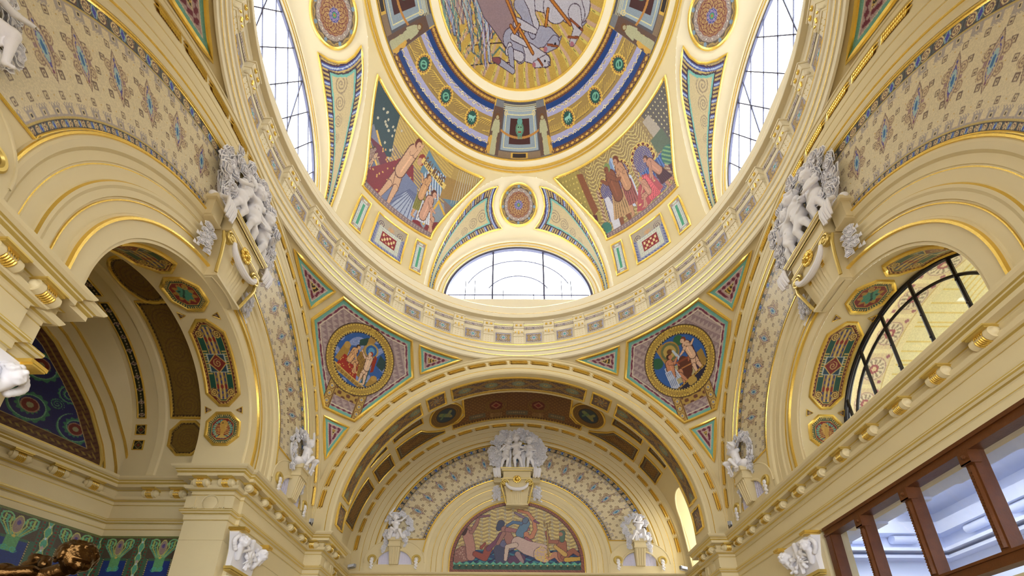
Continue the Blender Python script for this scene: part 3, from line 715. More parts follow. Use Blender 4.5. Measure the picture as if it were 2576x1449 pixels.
# ---- dome: painting, ring, big panels
def azel(off):
    def mp(s, e):      # s = metres along at the 55-degree parallel, e = elevation in metres of arc
        return sph(90-s, e, off=off)
    return mp
def ring_paint(a, e):   # a = degrees left of front (+ = right), e = elevation
    c = Cv(a, e, BRN)
    m = lambda e0, e1: (e > e0) & (e < e1)
    for e0, e1 in ((53.5, 54.9), (65.0, 66.5)):
        c.f(m(e0, e1), (.36, .22, .20)); mid = (e0+e1)/2; q = (a/2.6) % 1-.5; w = 2.6*np.cos(np.radians(mid))
        dd = np.abs(q*w)/.62+np.abs(e-mid)/.42
        c.f(m(e0, e1) & (dd < 1), GD, GX); c.f(m(e0, e1) & (dd < .72), (.62, .40, .26)); c.f(m(e0, e1) & (abs(q*w) < .3) & (abs(e-mid) < .1), (.88, .74, .36), GX)
        c.f(m(e0, e1) & (np.hypot((abs(q)-.5)*w, abs(e-mid)-.28) < .10), GD, GX)
    c.f(m(54.9, 65.0), (.58, .48, .30))
    c.f(m(54.9, 56.3) | m(63.5, 65.0), (.05, .22, .47)); c.f(m(56.1, 57.7) | m(62.2, 63.8), LILC)
    for em, am in ((56.4, .22), (63.3, .22)):
        wv = em+am*np.sin(a*1.9)+.12*np.sin(a*4.3)
        c.f(abs(e-wv) < .11, (.82, .76, .55)); c.f(abs(e-wv-.22*(1 if em > 60 else -1)) < .05, DK)
        q = (a/8.6) % 1-.5; c.f((np.abs(q*4.8)/.45+np.abs(e-em)/.5 < 1), (.90, .86, .70)); c.f((np.abs(q*4.8)/.22+np.abs(e-em)/.28 < 1), (.4, .4, .6))
    # gilt foliage between the cameo roundels
    f = m(57.7, 62.2); per = 17.2
    ai = np.round(a/per-.65/1+0)*1.0
    c.f(f, (.60, .50, .30), .1)
    for k in range(-7, 8):
        for sgn in (-1, 1):
            for j in range(7):
                x0 = k*per+8.6; xx = (a-x0)*np.cos(rad(60)); t_ = xx*sgn-j*.62
                cv_ = 59.95+sgn*(t_*.68+.4*np.sin(t_*1.6)); 
                c.f(f & (abs(e-cv_) < .09) & (t_ > 0) & (t_ < 2.6), (.84, .72, .36), .25); c.f(f & (abs(e-cv_+.16) < .05) & (t_ > 0) & (t_ < 2.4), (.36, .28, .24))
    for k in (-4, -3, -2, -1, 0, 1, 2, 3):
        ca = (k+.0)*17.2+(28.7 if k >= 0 else 0) if 0 else None
    for sg in (-1, 1):
        for k in range(3):
            ca = sg*(28.6+17.1*k); X = (a-ca)*np.cos(rad(60)); Y = e-59.95; d = np.hypot(X/.80, Y)/1.15
            sc = 2.05+.13*np.sin(np.arctan2(Y, X)*16)
            c.f(d < sc, (.86, .72, .34), .3); c.f(d < 1.72, (.45, .28, .22)); c.f((d < 1.68) & (np.sin(np.arctan2(Y, X)*16) > .3), (.84, .70, .34), .3); c.f(d < 1.38, (.10, .30, .29))
            col = (.42, .66, .58)
            if k == 0 and sg in (-1, 1):
                for p, q, w_ in (((-.7, .1), (.4, .15), .32), ((.4, .3), (.75, .7), .2), ((-.6, 0), (-.7, -.8), .1), ((.3, 0), (.35, -.8), .1), ((-.3, 0), (-.2, -.8), .1), ((.5, 0), (.8, -.5), .1)):
                    px, py = X-p[0], Y-p[1]; dx, dy = q[0]-p[0], q[1]-p[1]; t_ = np.clip((px*dx+py*dy)/(dx*dx+dy*dy), 0, 1); c.f(np.hypot(px-t_*dx, py-t_*dy) < w_, (.52, .74, .70))
            else:
                c.f((np.abs(np.hypot(X-.1, Y+.1)-.75) < .16) & (d < 1.3), col); c.f((np.abs(X-.35*np.sin(Y*3)) < .2) & (abs(Y) < .8), col)
    # framed aedicules: front, and 70 degrees to either side
    for ca in (0, 90, -90):
        X = (a-ca)*np.cos(rad(60)); Y = e; mm = (abs(X) < 8.9*.97) & (e > 53.6) & (e < 66.4)
        c.f(mm, (.44, .45, .48)); c.f(mm & (abs(X) < 8.6) & (abs(X) > 8.2), GD, .2)
        c.f(mm & (abs(X) < 5.6), (.30, .30, .34)); c.f(mm & (abs(X) < 5.0) & m(55.4, 65.4), (.56, .62, .68))
        c.f(mm & (abs(X) < 4.4) & m(56.0, 63.8), (.80, .78, .60)); c.f(mm & (abs(X) < 4.2) & m(56.2, 63.6), (.52, .58, .64)); c.f(mm & (abs(X) < 2.9) & m(57.0, 62.9), (.24, .10, .12))
        c.f(mm & (abs(X) < 5.6) & m(53.6, 55.2), (.50, .42, .34)); c.f(mm & (abs(X) < 2.2) & m(53.7, 55.1), GD, .2); c.f(mm & (abs(X) < 1.7) & m(53.9, 54.9), (.14, .10, .12))
        c.f(mm & (abs(X) < 5.6) & (abs((e*2.5) % 1-.5) < .2) & m(64.4, 66.0), (.76, .74, .60))
        for sx in (-1, 1):
            q = np.hypot(X-sx*4.5, e-63.9); c.f(mm & (q < .8) & ((q*2.5) % 1 < .5), (.84, .76, .52))
            # caryatid
            xx = X-sx*7.0; c.f(mm & (abs(xx) < 1.55) & m(53.8, 64.8), (.36, .27, .24))
            c.f(mm & (abs(xx-sx*.5) < 1.0+.25*np.sin(e*3)) & m(53.8, 58.2), (.78, .62, .30), .2)
            for p, q_, w_ in (((-.3, 54.2), (-.2, 58.3), .42), ((.35, 54.2), (.2, 58.3), .42), ((0, 58.5), (0, 61.6), .78), ((-.7, 61.4), (-1.0, 59.4), .25), ((.7, 61.4), (.9, 59.4), .25)):
                px, py = xx-p[0], e-p[1]; dx, dy = q_[0]-p[0], q_[1]-p[1]; t_ = np.clip((px*dx+py*dy)/(dx*dx+dy*dy), 0, 1); c.f(mm & (np.hypot(px-t_*dx, py-t_*dy) < w_), (.66, .66, .54))
            c.f(mm & (np.hypot(xx, e-62.7) < .75), (.40, .26, .14)); c.f(mm & (np.hypot(xx, e-62.5) < .45), (.66, .62, .50))
            c.f(mm & (abs(e-(58.6+.12*(X*.6)**2)) < .28) & (abs(X) < 5.6), (.70, .50, .26), .2)
        # mask
        q = np.hypot(X/1.25, (e-60.6)/1.6); c.f(mm & (q < 1), (.30, .46, .40)); c.f(mm & (q < .7), (.42, .60, .50)); c.f(mm & (np.hypot(X, e-62.3) < .8), (.36, .58, .56))
        for sx in (-1, 1): c.f(mm & (np.hypot(X-sx*.4, e-61.0) < .18), DK)
        c.f(mm & (abs(X) < .5) & (abs(e-59.9) < .16), (.55, .16, .12)); c.f(mm & (abs(X) < .7) & m(58.3, 59.6) & (((X*4) % 1) < .6), (.34, .54, .48))
    return c.noise(.07)
def mp_ring(a, e): return sph(90-a, e, off=.015)
rp = [(-122, 53.6), (122, 53.6), (122, 66.4), (-122, 66.4)]
o = mosaic('ring_mosaic', mp_ring, rp, .085, ring_paint, frames=False, aspect=1.6)
tag(o, 'blue and gold ring of mosaic with green cameo roundels round the dome painting', 'mosaic')
def paint_top(u, v):    # plan coordinates of the dome crown
    c = Cv(u, v, (.72, .60, .30)); R_ = np.hypot(u, v); A = np.degrees(np.arctan2(v, u)) % 360
    c.c[:, 3] = .2
    for k in range(40):
        a0 = k*9+3; d = (A-a0+180) % 360-180; w = 1.15
        dd = d+.5*np.sin(R_*7+k)
        c.f((abs(dd) < w) & (R_ > .2), (.70, .58, .50)); c.f((abs(dd-2.2) < .75) & (R_ > .2), (.76, .70, .36)); c.f((abs(dd-2.2) < .25) & (np.sin(R_*26) > .3), (.40, .36, .24))
    m = (v > .9) & (v < 1.9) & (u < -.3) & (u > -1.7)
    zz = abs(((u*2.2) % 1)-.5)*.35; c.f(m & (abs((v % .45)-.12-zz) < .03), (.32, .42, .40)); c.f(m & (((v % .45) < .03)), DK)
    q = lambda x, y: ((x-1311)*.0124, .45+.0088*y)      # detail positions measured on the crown
    E_ = (.27, .21, .28); SC = .0118
    def st(pts, w0, w1, col, edge=E_):
        n_ = len(pts)-1
        for i in range(n_): c.seg(q(*pts[i]), q(*pts[i+1]), SC*(w0+(w1-w0)*i/n_), edge, w2=SC*(w0+(w1-w0)*(i+1)/n_))
        for i in range(n_): c.seg(q(*pts[i]), q(*pts[i+1]), SC*(w0+(w1-w0)*i/n_)-.022, col, w2=SC*(w0+(w1-w0)*(i+1)/n_)-.022)
    for x0, y1, w_, col in ((1118, 60, 16, (.52, .56, .64)), (1128, 95, 13, (.44, .58, .56)), (1142, 70, 13, (.50, .55, .68)), (1152, 112, 10, (.40, .52, .50)), (1164, 45, 12, (.55, .48, .50)), (1186, 122, 10, (.48, .54, .62)), (1178, 60, 10, (.56, .62, .66)), (1205, 150, 9, (.34, .46, .38)), (1216, 168, 9, (.60, .58, .72)), (1226, 150, 10, (.62, .66, .76)), (1233, 90, 9, (.54, .54, .74)), (1208, 70, 11, (.50, .60, .70))):
        st([(x0-4, -60), (x0-6, 0), (x0, y1*.55), (x0+3, y1)], w_, w_*.35, col)
    wg = (u < -.9) & (c.c[:, 3] < .05) & (v < 2.1); c.f(wg & (np.sin(u*48+4*np.sin(v*6+u*2)) > .90), (.80, .74, .60)); c.f(wg & (np.sin(u*44+4*np.sin(v*6.5)+2) > .90), (.26, .38, .46)); c.f(wg & (np.sin(u*40+5*np.sin(v*5)+4) > .96), (.66, .40, .30))
    HB, HL, HD = (.52, .44, .47), (.66, .65, .70), (.56, .56, .64)
    st([(1330, -40), (1395, -20), (1440, 5)], 46, 38, HL)                       # far horse body
    st([(1395, 10), (1425, -10), (1445, 25)], 34, 22, HL); st([(1440, 22), (1452, 60), (1440, 98)], 17, 8, HL)   # neck and head
    st([(1462, 48), (1470, 40)], 4, 2, HD)
    st([(1340, 90), (1378, 88), (1396, 98)], 24, 15, HD); st([(1396, 100), (1378, 118)], 14, 9, HD); st([(1408, 92), (1412, 84)], 4, 2, HD)
    st([(1330, 130), (1352, 140), (1376, 150)], 20, 14, HL); st([(1376, 150), (1350, 160)], 13, 8, HL); st([(1384, 154), (1388, 160)], 3, 2, HD)
    st([(1230, -60), (1248, 10), (1270, 55), (1285, 95)], 46, 24, HB)
    st([(1285, 95), (1300, 120), (1310, 142)], 22, 14, HD); st([(1310, 142), (1278, 128), (1282, 112)], 11, 7, HL); st([(1284, 125), (1290, 178)], 9, 6, HD); st([(1290, 178), (1252, 150)], 7, 8, HD); st([(1252, 150), (1240, 146)], 8, 5, (.46, .26, .30))
    st([(1310, -40), (1325, 5), (1332, 40), (1345, 60)], 22, 12, HL); st([(1305, 10), (1318, 30), (1330, 60), (1340, 85)], 15, 9, HD); st([(1300, 55), (1345, 75)], 11, 7, HL); st([(1290, 90), (1325, 110)], 8, 6, HL)
    for l in ([(1262, -30), (1300, 60), (1342, 132)], [(1376, -10), (1432, 52)], [(1375, 20), (1372, 60)], [(1284, 62), (1294, 80), (1306, 60)]): st(l, 4.2, 4.2, (.66, .42, .17), (.36, .20, .14))
    for l in ([(1432, 40), (1462, 62)], [(1430, 84), (1454, 82)], [(1380, 108), (1404, 110)], [(1356, 146), (1368, 162)]): st(l, 2.8, 2.8, (.55, .30, .16), (.4, .2, .14))
    for x, y in ((1455, 58), (1398, 104), (1374, 150)): c.circ(*q(x, y), .03, (.1, .08, .14))
    for x, y in ((1440, 100), (1374, 120), (1346, 162)): c.circ(*q(x, y), .06, (.60, .38, .44))
    return c.noise(.07)
ang_ = np.linspace(0, 2*pi, 97)[:-1]
def mp_top(u, v):
    r2 = u*u+v*v; return np.stack([u, v, DC+np.sqrt(np.maximum((DR-.02)**2-r2, 0))], -1)
o = mosaic('dome_painting', mp_top, [(2.46*cos(a), 2.46*sin(a)) for a in ang_], .0155, paint_top, frames=False)
tag(o, 'round golden mosaic with horses, wings and rays at the crown of the dome', 'mosaic')

# big trapezoid scenes between the dome windows: local coords x = degrees of azimuth from the diagonal, y = elevation
def scene_left(x, y):
    c = Cv(x, y, (.50, .42, .40))
    c.poly([(-30, 49), (30, 49), (30, 41), (-30, 41)], (.66, .56, .34), .1); 
    c.f((y > 33) & (((y*1.3+.25*x) % 1) < .35) & (abs(x+2) < 16), (.76, .66, .38), .1)
    c.poly([(-30, 48), (-14, 48), (-9, 38), (-16, 34), (-30, 37)], (.13, .24, .28))
    for i in range(26): c.circ(-20+rng.rand()*12, 36+rng.rand()*10, .35, (.72, .70, .62))
    c.poly([(-19, 40), (-5, 34), (-5, 32.5), (-19, 37)], (.46, .48, .58)); c.poly([(-19, 37), (-7, 32), (-7, 29), (-18, 30)], (.36, .40, .52))
    c.seg((-17, 39.5), (-4, 33.5), .3, GD, .3); c.seg((-17, 36), (-8, 31.5), .3, GD, .3)
    c.poly([(-18, 37), (-9, 33.5), (-8, 36.5), (-13, 38)], (.40, .12, .22))
    c.poly([(2, 47), (20, 41), (20, 36.5), (2, 41)], (.36, .50, .60))
    c.f((x > 4) & (x < 12) & (y > 34) & (y < 44) & (((x*.9+y*.4) % 1) < .45), (.74, .80, .88)); c.f((x > 4) & (x < 12) & (y > 34) & (y < 44) & (((x*.9+y*.4) % 1) > .8), (.22, .22, .48))
    c.poly([(12, 44), (26, 45), (26, 41), (12, 38)], (.60, .48, .28)); c.f((x > 16) & (y > 38) & (((x*1.1) % 1) < .3), (.70, .68, .62))
    c.poly([(9, 37), (14, 37), (19, 28), (8, 28)], (.50, .55, .62)); c.line([(9, 29), (12, 37), (18, 32)], .35, (.82, .66, .26), .3)
    c.poly([(10, 30), (22, 35), (18, 25), (9, 25)], (.44, .12, .18)); 
    # robe and figures
    c.poly([(-6, 40), (-1, 41), (6, 30), (10, 27), (-8, 26.5), (-16, 28), (-11, 34)], (.48, .12, .18))
    for i in range(60):
        a, b_ = -15+rng.rand()*24, 27+rng.rand()*12; c.circ(a, b_, .26, (.80, .62, .34))
    c.poly([(-3, 38), (3, 37), (7, 29), (2, 26.8), (-7, 27)], (.42, .46, .60)); c.poly([(0, 34), (6, 32), (5, 27), (-3, 27)], (.62, .66, .76))
    for i in range(8): c.seg((1+i*.4, 35), (-5+i*1.4, 27.4), .12, (.30, .34, .50))
    fig(c, -5.6, 27.0, 20.5, (.78, .62, .50), (.40, .16, .12), lean=.12, arms=((.12, .16), (-.02, .14)))
    c.circ(1.0, 43.6, 1.5, (.52, .18, .14)); c.circ(.6, 42.9, 1.0, (.74, .56, .46))
    fig(c, 5.4, 29, 13.0, (.76, .58, .42), (.42, .26, .14), arms=((-.2, .1), (.1, .1)), skirt=(.52, .50, .22))
    fig(c, 8.0, 26.4, 15, (.76, .58, .50), (.34, .16, .12), sit=True, arms=((.16, -.25), (.2, -.15)), skirt=(.80, .82, .88))
    fig(c, -13.5, 31, 5, (.76, .62, .50)); fig(c, -15, 27.6, 9, (.60, .50, .46), arms=((.2, -.1), (-.1, -.2)))
    c.poly([(1.2, 44.6), (13, 41.9), (12.6, 40.5), (1, 43.2)], (.84, .74, .44), .15)
    word(c, 'BALNEAE', 2.0, 43.15, .36, math.atan2(-2.6, 11.8), (.40, .28, .20))
    return c
def scene_right(x, y):
    c = Cv(x, y, (.56, .48, .34)); c.c[:, 3] = .1
    c.f((((x*.8) % 1) < .15) & (((y*.8) % 1) < .3), (.84, .76, .44), .2)
    q = np.sin(x*.9)*1.0+y; c.f((abs((q*1.0) % 1-.5) < .12) & (x > -14) & (x < 12), (.80, .74, .50), .1)
    def trefoil(cx, cy, r):
        for a in range(-20, 201, 24): c.circ(cx+r*cos(rad(a)), cy+r*.95*sin(rad(a)), r*.34, (.40, .16, .16)); 
        for a in range(-20, 201, 24): c.circ(cx+r*cos(rad(a)), cy+r*.95*sin(rad(a)), r*.36, (.82, .72, .40), .2, r0=r*.27)
        c.circ(cx, cy, r, (.34, .32, .52)); m = np.hypot(x-cx, y-cy) < r; c.f(m & (((x*2+y) % 1.1) < .4) & (((y*2-x) % 1.2) < .5), (.76, .70, .56))
        c.rect(cx-r*.85, cx+r*.85, cy-r*3.2, cy, (.32, .32, .54)); m = (abs(x-cx) < r*.85) & (y < cy) & (y > cy-r*3.2); c.f(m & (((x*2+y) % 1.1) < .4) & (((y*2-x) % 1.2) < .5), (.76, .70, .56))
    trefoil(7, 39, 3.4); trefoil(-8, 38.5, 2.6); trefoil(-1.5, 40.5, 2.6)
    c.poly([(-30, 48), (-17, 48), (-12.5, 33), (-16, 26), (-30, 26)], (.60, .54, .30)); 
    c.f((x < -14) & (((x*.7) % 1) < .2) & (((y*.7) % 1) < .3), (.86, .78, .46), .2)
    c.poly([(-18, 46.5), (-15.5, 46), (-13, 35), (-15, 34)], (.50, .30, .20)); c.poly([(-22, 36), (-14, 34), (-14, 28), (-20, 26)], (.34, .12, .20))
    for xx in (-11.6, 3.2, 12.5): c.rect(xx-.5, xx+.5, 26, 40, (.52, .38, .34)); c.f((abs(x-xx) < .45) & (((y*.9+x) % 1) < .4) & (y < 40), (.74, .66, .56))
    c.poly([(14, 48), (30, 48), (24, 30), (14, 32)], (.36, .34, .34)); c.f((x > 15) & (((x*.8) % 1) < .25) & (((y*.8) % 1) < .3), (.84, .80, .60)); c.poly([(13, 46), (16, 46), (17, 38), (13.5, 38)], (.66, .62, .58))
    c.poly([(12, 41), (17, 41), (17, 36), (12, 37)], (.34, .40, .34)); c.poly([(13, 36), (20, 36), (18, 28), (13, 29)], (.30, .18, .28))
    c.poly([(3, 36), (13, 36.5), (12, 33), (4, 33)], (.20, .30, .56)); c.f((x > 3) & (x < 13) & (y > 33) & (y < 36.5) & (((x*1.2) % 1) < .35), (.34, .50, .76))
    c.circ(-12, 29, 1.9, (.22, .46, .42)); c.rect(-13.6, -10.6, 25, 28, (.24, .56, .54)); c.circ(14.5, 34.5, 2.4, (.20, .42, .40)); c.f((np.hypot(x-14.5, y-34.5) < 2.3) & (np.sin(x*5+y*4) > .3), (.50, .66, .46))
    c.poly([(-10, 37), (-8.4, 37), (-5.5, 26.4), (-9.5, 26)], (.78, .78, .84)); c.poly([(0, 39), (1.4, 38), (1.2, 29), (-2.6, 31), (-2, 35)], (.74, .78, .88))
    c.seg((-4.2, 42.8), (-3.2, 44.6), 1.15, (.46, .56, .74), w2=.8); c.f((np.hypot(x+3.7, y-43.7) < 1.7) & (((x*2.2) % 1) < .25), (.80, .86, .94))
    fig(c, -1.0, 28, 17, (.72, .54, .42), (.42, .20, .14), face=-1, arms=((.2, -.06), (-.1, -.1)), skirt=(.60, .34, .34))
    fig(c, -5.0, 26.4, 18.5, (.50, .30, .22), (.46, .54, .34), face=-1, arms=((.2, .02), (-.16, -.1)), skirt=(.72, .58, .42))
    c.poly([(2, 34), (7.5, 35), (9, 29), (1, 27.5), (-1, 28.5)], (.66, .30, .34)); 
    for i in range(26): c.circ(0+rng.rand()*8, 28+rng.rand()*6.5, .18, (.86, .76, .50))
    fig(c, 12.0, 27.4, 12, (.72, .52, .44), (.34, .20, .16), lean=-.34, face=-1, arms=((.12, -.4), (.16, -.3)), skirt=(.30, .14, .22))
    fig(c, 4.6, 28.0, 9.5, (.74, .54, .46), (.74, .56, .22), sit=True, face=-1, arms=((.2, -.2), (-.1, -.2)), robe=(.66, .30, .34))
    return c
def trap(fn):
    def p(x, y):
        c = fn(x, y)
        P = TRAP; d = pdist(x*.65, y, [(a*.65, b_) for a, b_ in P])
        c.f((y < 27.6), (.50, .42, .44)); c.f((y < 27.3) & (y > 26.3) & (((x*1.0) % 1) < .5) & (((y*2) % 1) < .5), (.68, .60, .58))
        c.f(d < .42, (.30, .22, .22)); c.f((d < .38) & (d > .12) & (((x*1.3+y*1.3) % 1) < .5), (.84, .70, .36), .3)
        return c.noise(.08)
    return p
TRAP = [(-27.8, 47.7), (-18, 47.75), (-8, 47.8), (8, 47.8), (18, 47.75), (27.8, 47.7), (20.2, 37.5), (12.6, 25.9), (0, 25.7), (-12.6, 25.9), (-20.2, 37.5)]
def curve_trap(P):  # sides bow along the groins
    e = np.linspace(47.7, 25.9, 12)
    R = [(45-float(gdelta(v))-7.2*(1-0*v), v) for v in e]
    R = [(12.6+(27.8-12.6)*((v-25.9)/21.8)**1.55, v) for v in e]
    return [(-27.8, 47.7), (-14, 47.75), (0, 47.8), (14, 47.75)]+R+[(6, 25.75), (-6, 25.75)]+[(-x, v) for x, v in R[::-1]][:-1]
TRAP = curve_trap(None)
for azc, fn, nm, wh in ((133.6, scene_left, 'curved mosaic scene with a nude bather and crimson robe, left of the front window', 'L'), (46.4, scene_right, 'curved mosaic scene with blue arched doorways, right of the front dome window', 'R')):
    mp = (lambda azc: lambda x, y: sph(azc-x, y, off=.02))(azc)
    o = mosaic('scene_mosaic', mp, TRAP, .115, trap(fn), frame=.045, fstep=1.2, aspect=1.35)
    tag(o, nm, 'mosaic', 'large figure mosaics between the dome windows')
def rectp(w, h, col=(.58, .64, .74), inner=None, kind=0):
    def p(x, y):
        c = Cv(x, y, (.30, .30, .42)); a = np.maximum(abs(x)/w, abs(y)/h); dx = w-abs(x); dy = h-abs(y); d = np.minimum(dx, dy)
        if kind == 0:
            c.f(d > .03, (.56, .58, .70)); c.f((d > .05) & (d < .11) & (((x+y)*9 % 1) < .4), (.30, .34, .62))
            c.f((y > h*.45) & (d > .05), (.66, .62, .56)); c.spiral(-w*.62, h*.52, w*.22, 2, (.42, .36, .40), .5, base=(.72, .68, .60)); c.spiral(w*.62, h*.52, w*.22, 2, (.42, .36, .40), .5, base=(.72, .68, .60), sgn=-1)
            c.f((abs(x) < w*.72) & (y < h*.42) & (y > -h*.75), (.80, .82, .78)); c.f((abs(x) < w*.72) & (y < h*.42) & (y > -h*.75) & (((x*22) % 1) < .35) & (((y*22) % 1) < .35), (.26, .24, .30))
            c.f((abs(x) < w*.46) & (y < h*.18) & (y > -h*.5), (.52, .12, .18)); c.f((abs(x) < w*.38) & (abs(y+h*.15) < h*.24) & (np.sin(x*38)*np.sin(y*30+x*9) > .1), (.86, .78, .58))
            for i in range(7): c.seg((0, h*.46), (w*.2*sin((i-3)*.45), h*.46+w*.26*cos((i-3)*.45)), .016, (.76, .60, .44))
        else:
            c.f(d > .02, (.72, .72, .60)); c.f(d > .035, (.22, .24, .46)); c.f(d > .055, (.80, .84, .84)); c.f((d > .055) & (((x*22) % 1) < .35) & (((y*22) % 1) < .35), (.24, .26, .40))
            c.f((abs(x) < w*.22) & (abs(y) < h*.66), (.30, .62, .50)); c.f((abs(y) > h*.74) & (d > .04), (.66, .58, .58)); c.f((abs(abs(y)-h*.85) < h*.05) & (abs(x) < w*.4), (.80, .86, .82))
        return c.noise(.06)
    return p
def dome_rect(az0, az1, e0, e1, kind, label, grp):
    azm = (az0+az1)/2; em = (e0+e1)/2; w = abs(az1-az0)/2*rad(1)*DR*cos(rad(em)); h = (e1-e0)/2*rad(1)*DR
    def mp(x, y): return sph(azm-np.degrees(x/(DR*cos(rad(em)))), em+np.degrees(y/DR), off=.02)
    o = mosaic('panel_mosaic', mp, [(-w, -h), (w, -h), (w, h), (-w, h)], .017, rectp(w, h, kind=kind), frame=.04, fstep=.2)
    tag(o, label, 'mosaic', grp)
for azc, sd in ((133.6, 'left'), (46.4, 'right')):
    dome_rect(azc+5.2, azc-5.2, 14, 23.5, 0, 'squarish blue mosaic panel with a small crimson field under the %s dome scene' % sd, 'square dome panels')
    for s_, w_ in ((1, 'outer' if sd == 'left' else 'inner'), (-1, 'inner' if sd == 'left' else 'outer')):
        dome_rect(azc+s_*10.0+1.75, azc+s_*10.0-1.75, 14, 23.7, 1, 'narrow upright mosaic strip with a green bar, %s one under the %s dome scene' % (w_, sd), 'narrow dome strips')

# ---- penetrations of the dome: medallion and two curved triangles over each window
def medal_paint(x, y):
    c = Cv(x, y, (.36, .32, .30)); d = np.hypot(x, y); a = np.arctan2(y, x)
    c.f((d > .78) & (abs(d-.87-.03*np.sin(a*14)) < .03), (.66, .56, .36), .1); c.f((d > .78) & (abs(d-.94-.03*np.sin(a*14)) < .02), (.60, .52, .34), .1)
    for k in range(8): c.circ(.87*cos(k*pi/4), .87*sin(k*pi/4), .075, (.48, .58, .68))
    c.f(d < .78, (.66, .60, .56)); c.f((d < .76) & (d > .64) & (np.sin(a*40+d*60) > .3), (.52, .48, .52))
    for k in range(16): c.circ(.70*cos(k*pi/8), .70*sin(k*pi/8), .022, (.86, .86, .84))
    s = .60+.035*np.abs(np.sin(a*7)); c.f(d < s, (.48, .24, .26)); c.f(d < s-.03, (.62, .48, .34)); 
    for k in range(14):
        e = np.hypot(x-.30*cos(k*2*pi/14), y-.30*sin(k*2*pi/14)); c.f(abs(e-.24) < .014, (.42, .20, .24)); c.f(abs(e-.215) < .01, (.72, .60, .40))
    c.f(d < .24+.02*np.sin(a*9), (.62, .56, .58)); c.f(d < .22, (.26, .28, .56))
    for k in range(9): c.circ(.155*cos(k*2*pi/9), .155*sin(k*2*pi/9), .045, (.66, .62, .76)); c.circ(.155*cos(k*2*pi/9), .155*sin(k*2*pi/9), .022, (.34, .24, .5))
    c.f(d < .09, (.34, .60, .38)); c.f(d < .04, (.70, .40, .30))
    return c.noise(.06)
def tri_paint(Pm, swirls):
    def p(x, y):
        d = pdist(x, y, Pm); c = Cv(x, y, (.28, .20, .30))
        u = x*9+y*9; c.f((d < .26) & ((np.hypot(x, y)*11 % 1) < .5), (.74, .66, .44)); c.f((d < .26) & ((np.hypot(x, y)*11 % 4) < .9), (.30, .38, .68)); c.f((d < .26) & (abs((np.hypot(x, y)*11 % 4)-.45) < .18), (.70, .76, .86))
        c.f(d < .04, (.30, .30, .55)); c.f((d > .22) & (d < .27), (.26, .20, .26)); c.f((d > .26), (.46, .70, .68)); c.f(d > .32, (.76, .70, .56))
        m = d > .34
        for cx, cy, r in swirls:
            q = np.hypot(x-cx, y-cy); a = np.arctan2(y-cy, x-cx); c.f(m & (q < r) & (((q/r*2.6-a/(2*pi)) % 1) < .38), (.58, .52, .46))
        return c.noise(.06)
    return p
CMED = .57
def lm_map(k, off=.02):
    # metric-ish coordinates of the penetration vault: x = (t-pi/2)*3.5 m, y = (v-.57)*1.95 m... mapped back
    def mp(x, y): return rotz(loft(pi/2-x/3.35, CMED+y/2.13, off), k)
    return mp
def tri_poly(sg):
    pts = []
    for t, v in ((1.80, .89), (1.95, .91), (2.11, .905), (2.30, .85), (2.517, .80), (2.70, .76), (2.855, .735), (3.002, .70), (3.13, .66)): pts.append((t, v))
    for t, v in ((3.13, .34), (3.02, .32), (2.96, .33), (2.85, .335), (2.74, .33), (2.5, .30), (2.27, .26), (2.0, .24), (1.772, .235)): pts.append((t, v))
    for t, v in ((1.83, .36), (1.865, .50), (1.875, .63), (1.85, .77)): pts.append((t, v))
    return [(-(t-pi/2)*3.35*sg, (v-CMED)*2.13) for t, v in pts]
for k, nm in ((0, 'front'), (1, 'left'), (3, 'right')):
    mp = lm_map(k)
    o = mosaic('medallion', (lambda f: lambda x, y: f(x*.70, y*.66))(mp), [(cos(a), sin(a)) for a in np.linspace(0, 2*pi, 65)[:-1]], .022, medal_paint, frame=.045, fstep=.08)
    tag(o, 'round rosette mosaic medallion in a gilt rim above the %s dome window' % nm, 'mosaic', 'rosette medallions above the dome windows')
    for sg, sd in ((1, 'left'), (-1, 'right')):
        Pt = tri_poly(sg); P0 = [(x, y) for x, y in Pt]
        sw = [(-sg*(1.05+.42*i), -.02-.10*i*.6, .27-.032*i) for i in range(6)]
        hid = {1: 1, 3: -1}.get(k)
        side = sd if k == 0 else ('front' if (k == 1) == (sg == -1) else 'rear')
        if k != 0 and side == 'rear': continue
        o = mosaic('swirl_mosaic', mp, P0, .019, tri_paint(P0, sw), frame=.035, fstep=.12)
        tag(o, 'curved tapering mosaic with beige swirls and blue edging, %s side of the %s dome window' % (side, nm), 'mosaic', 'swirl mosaics beside the dome windows')
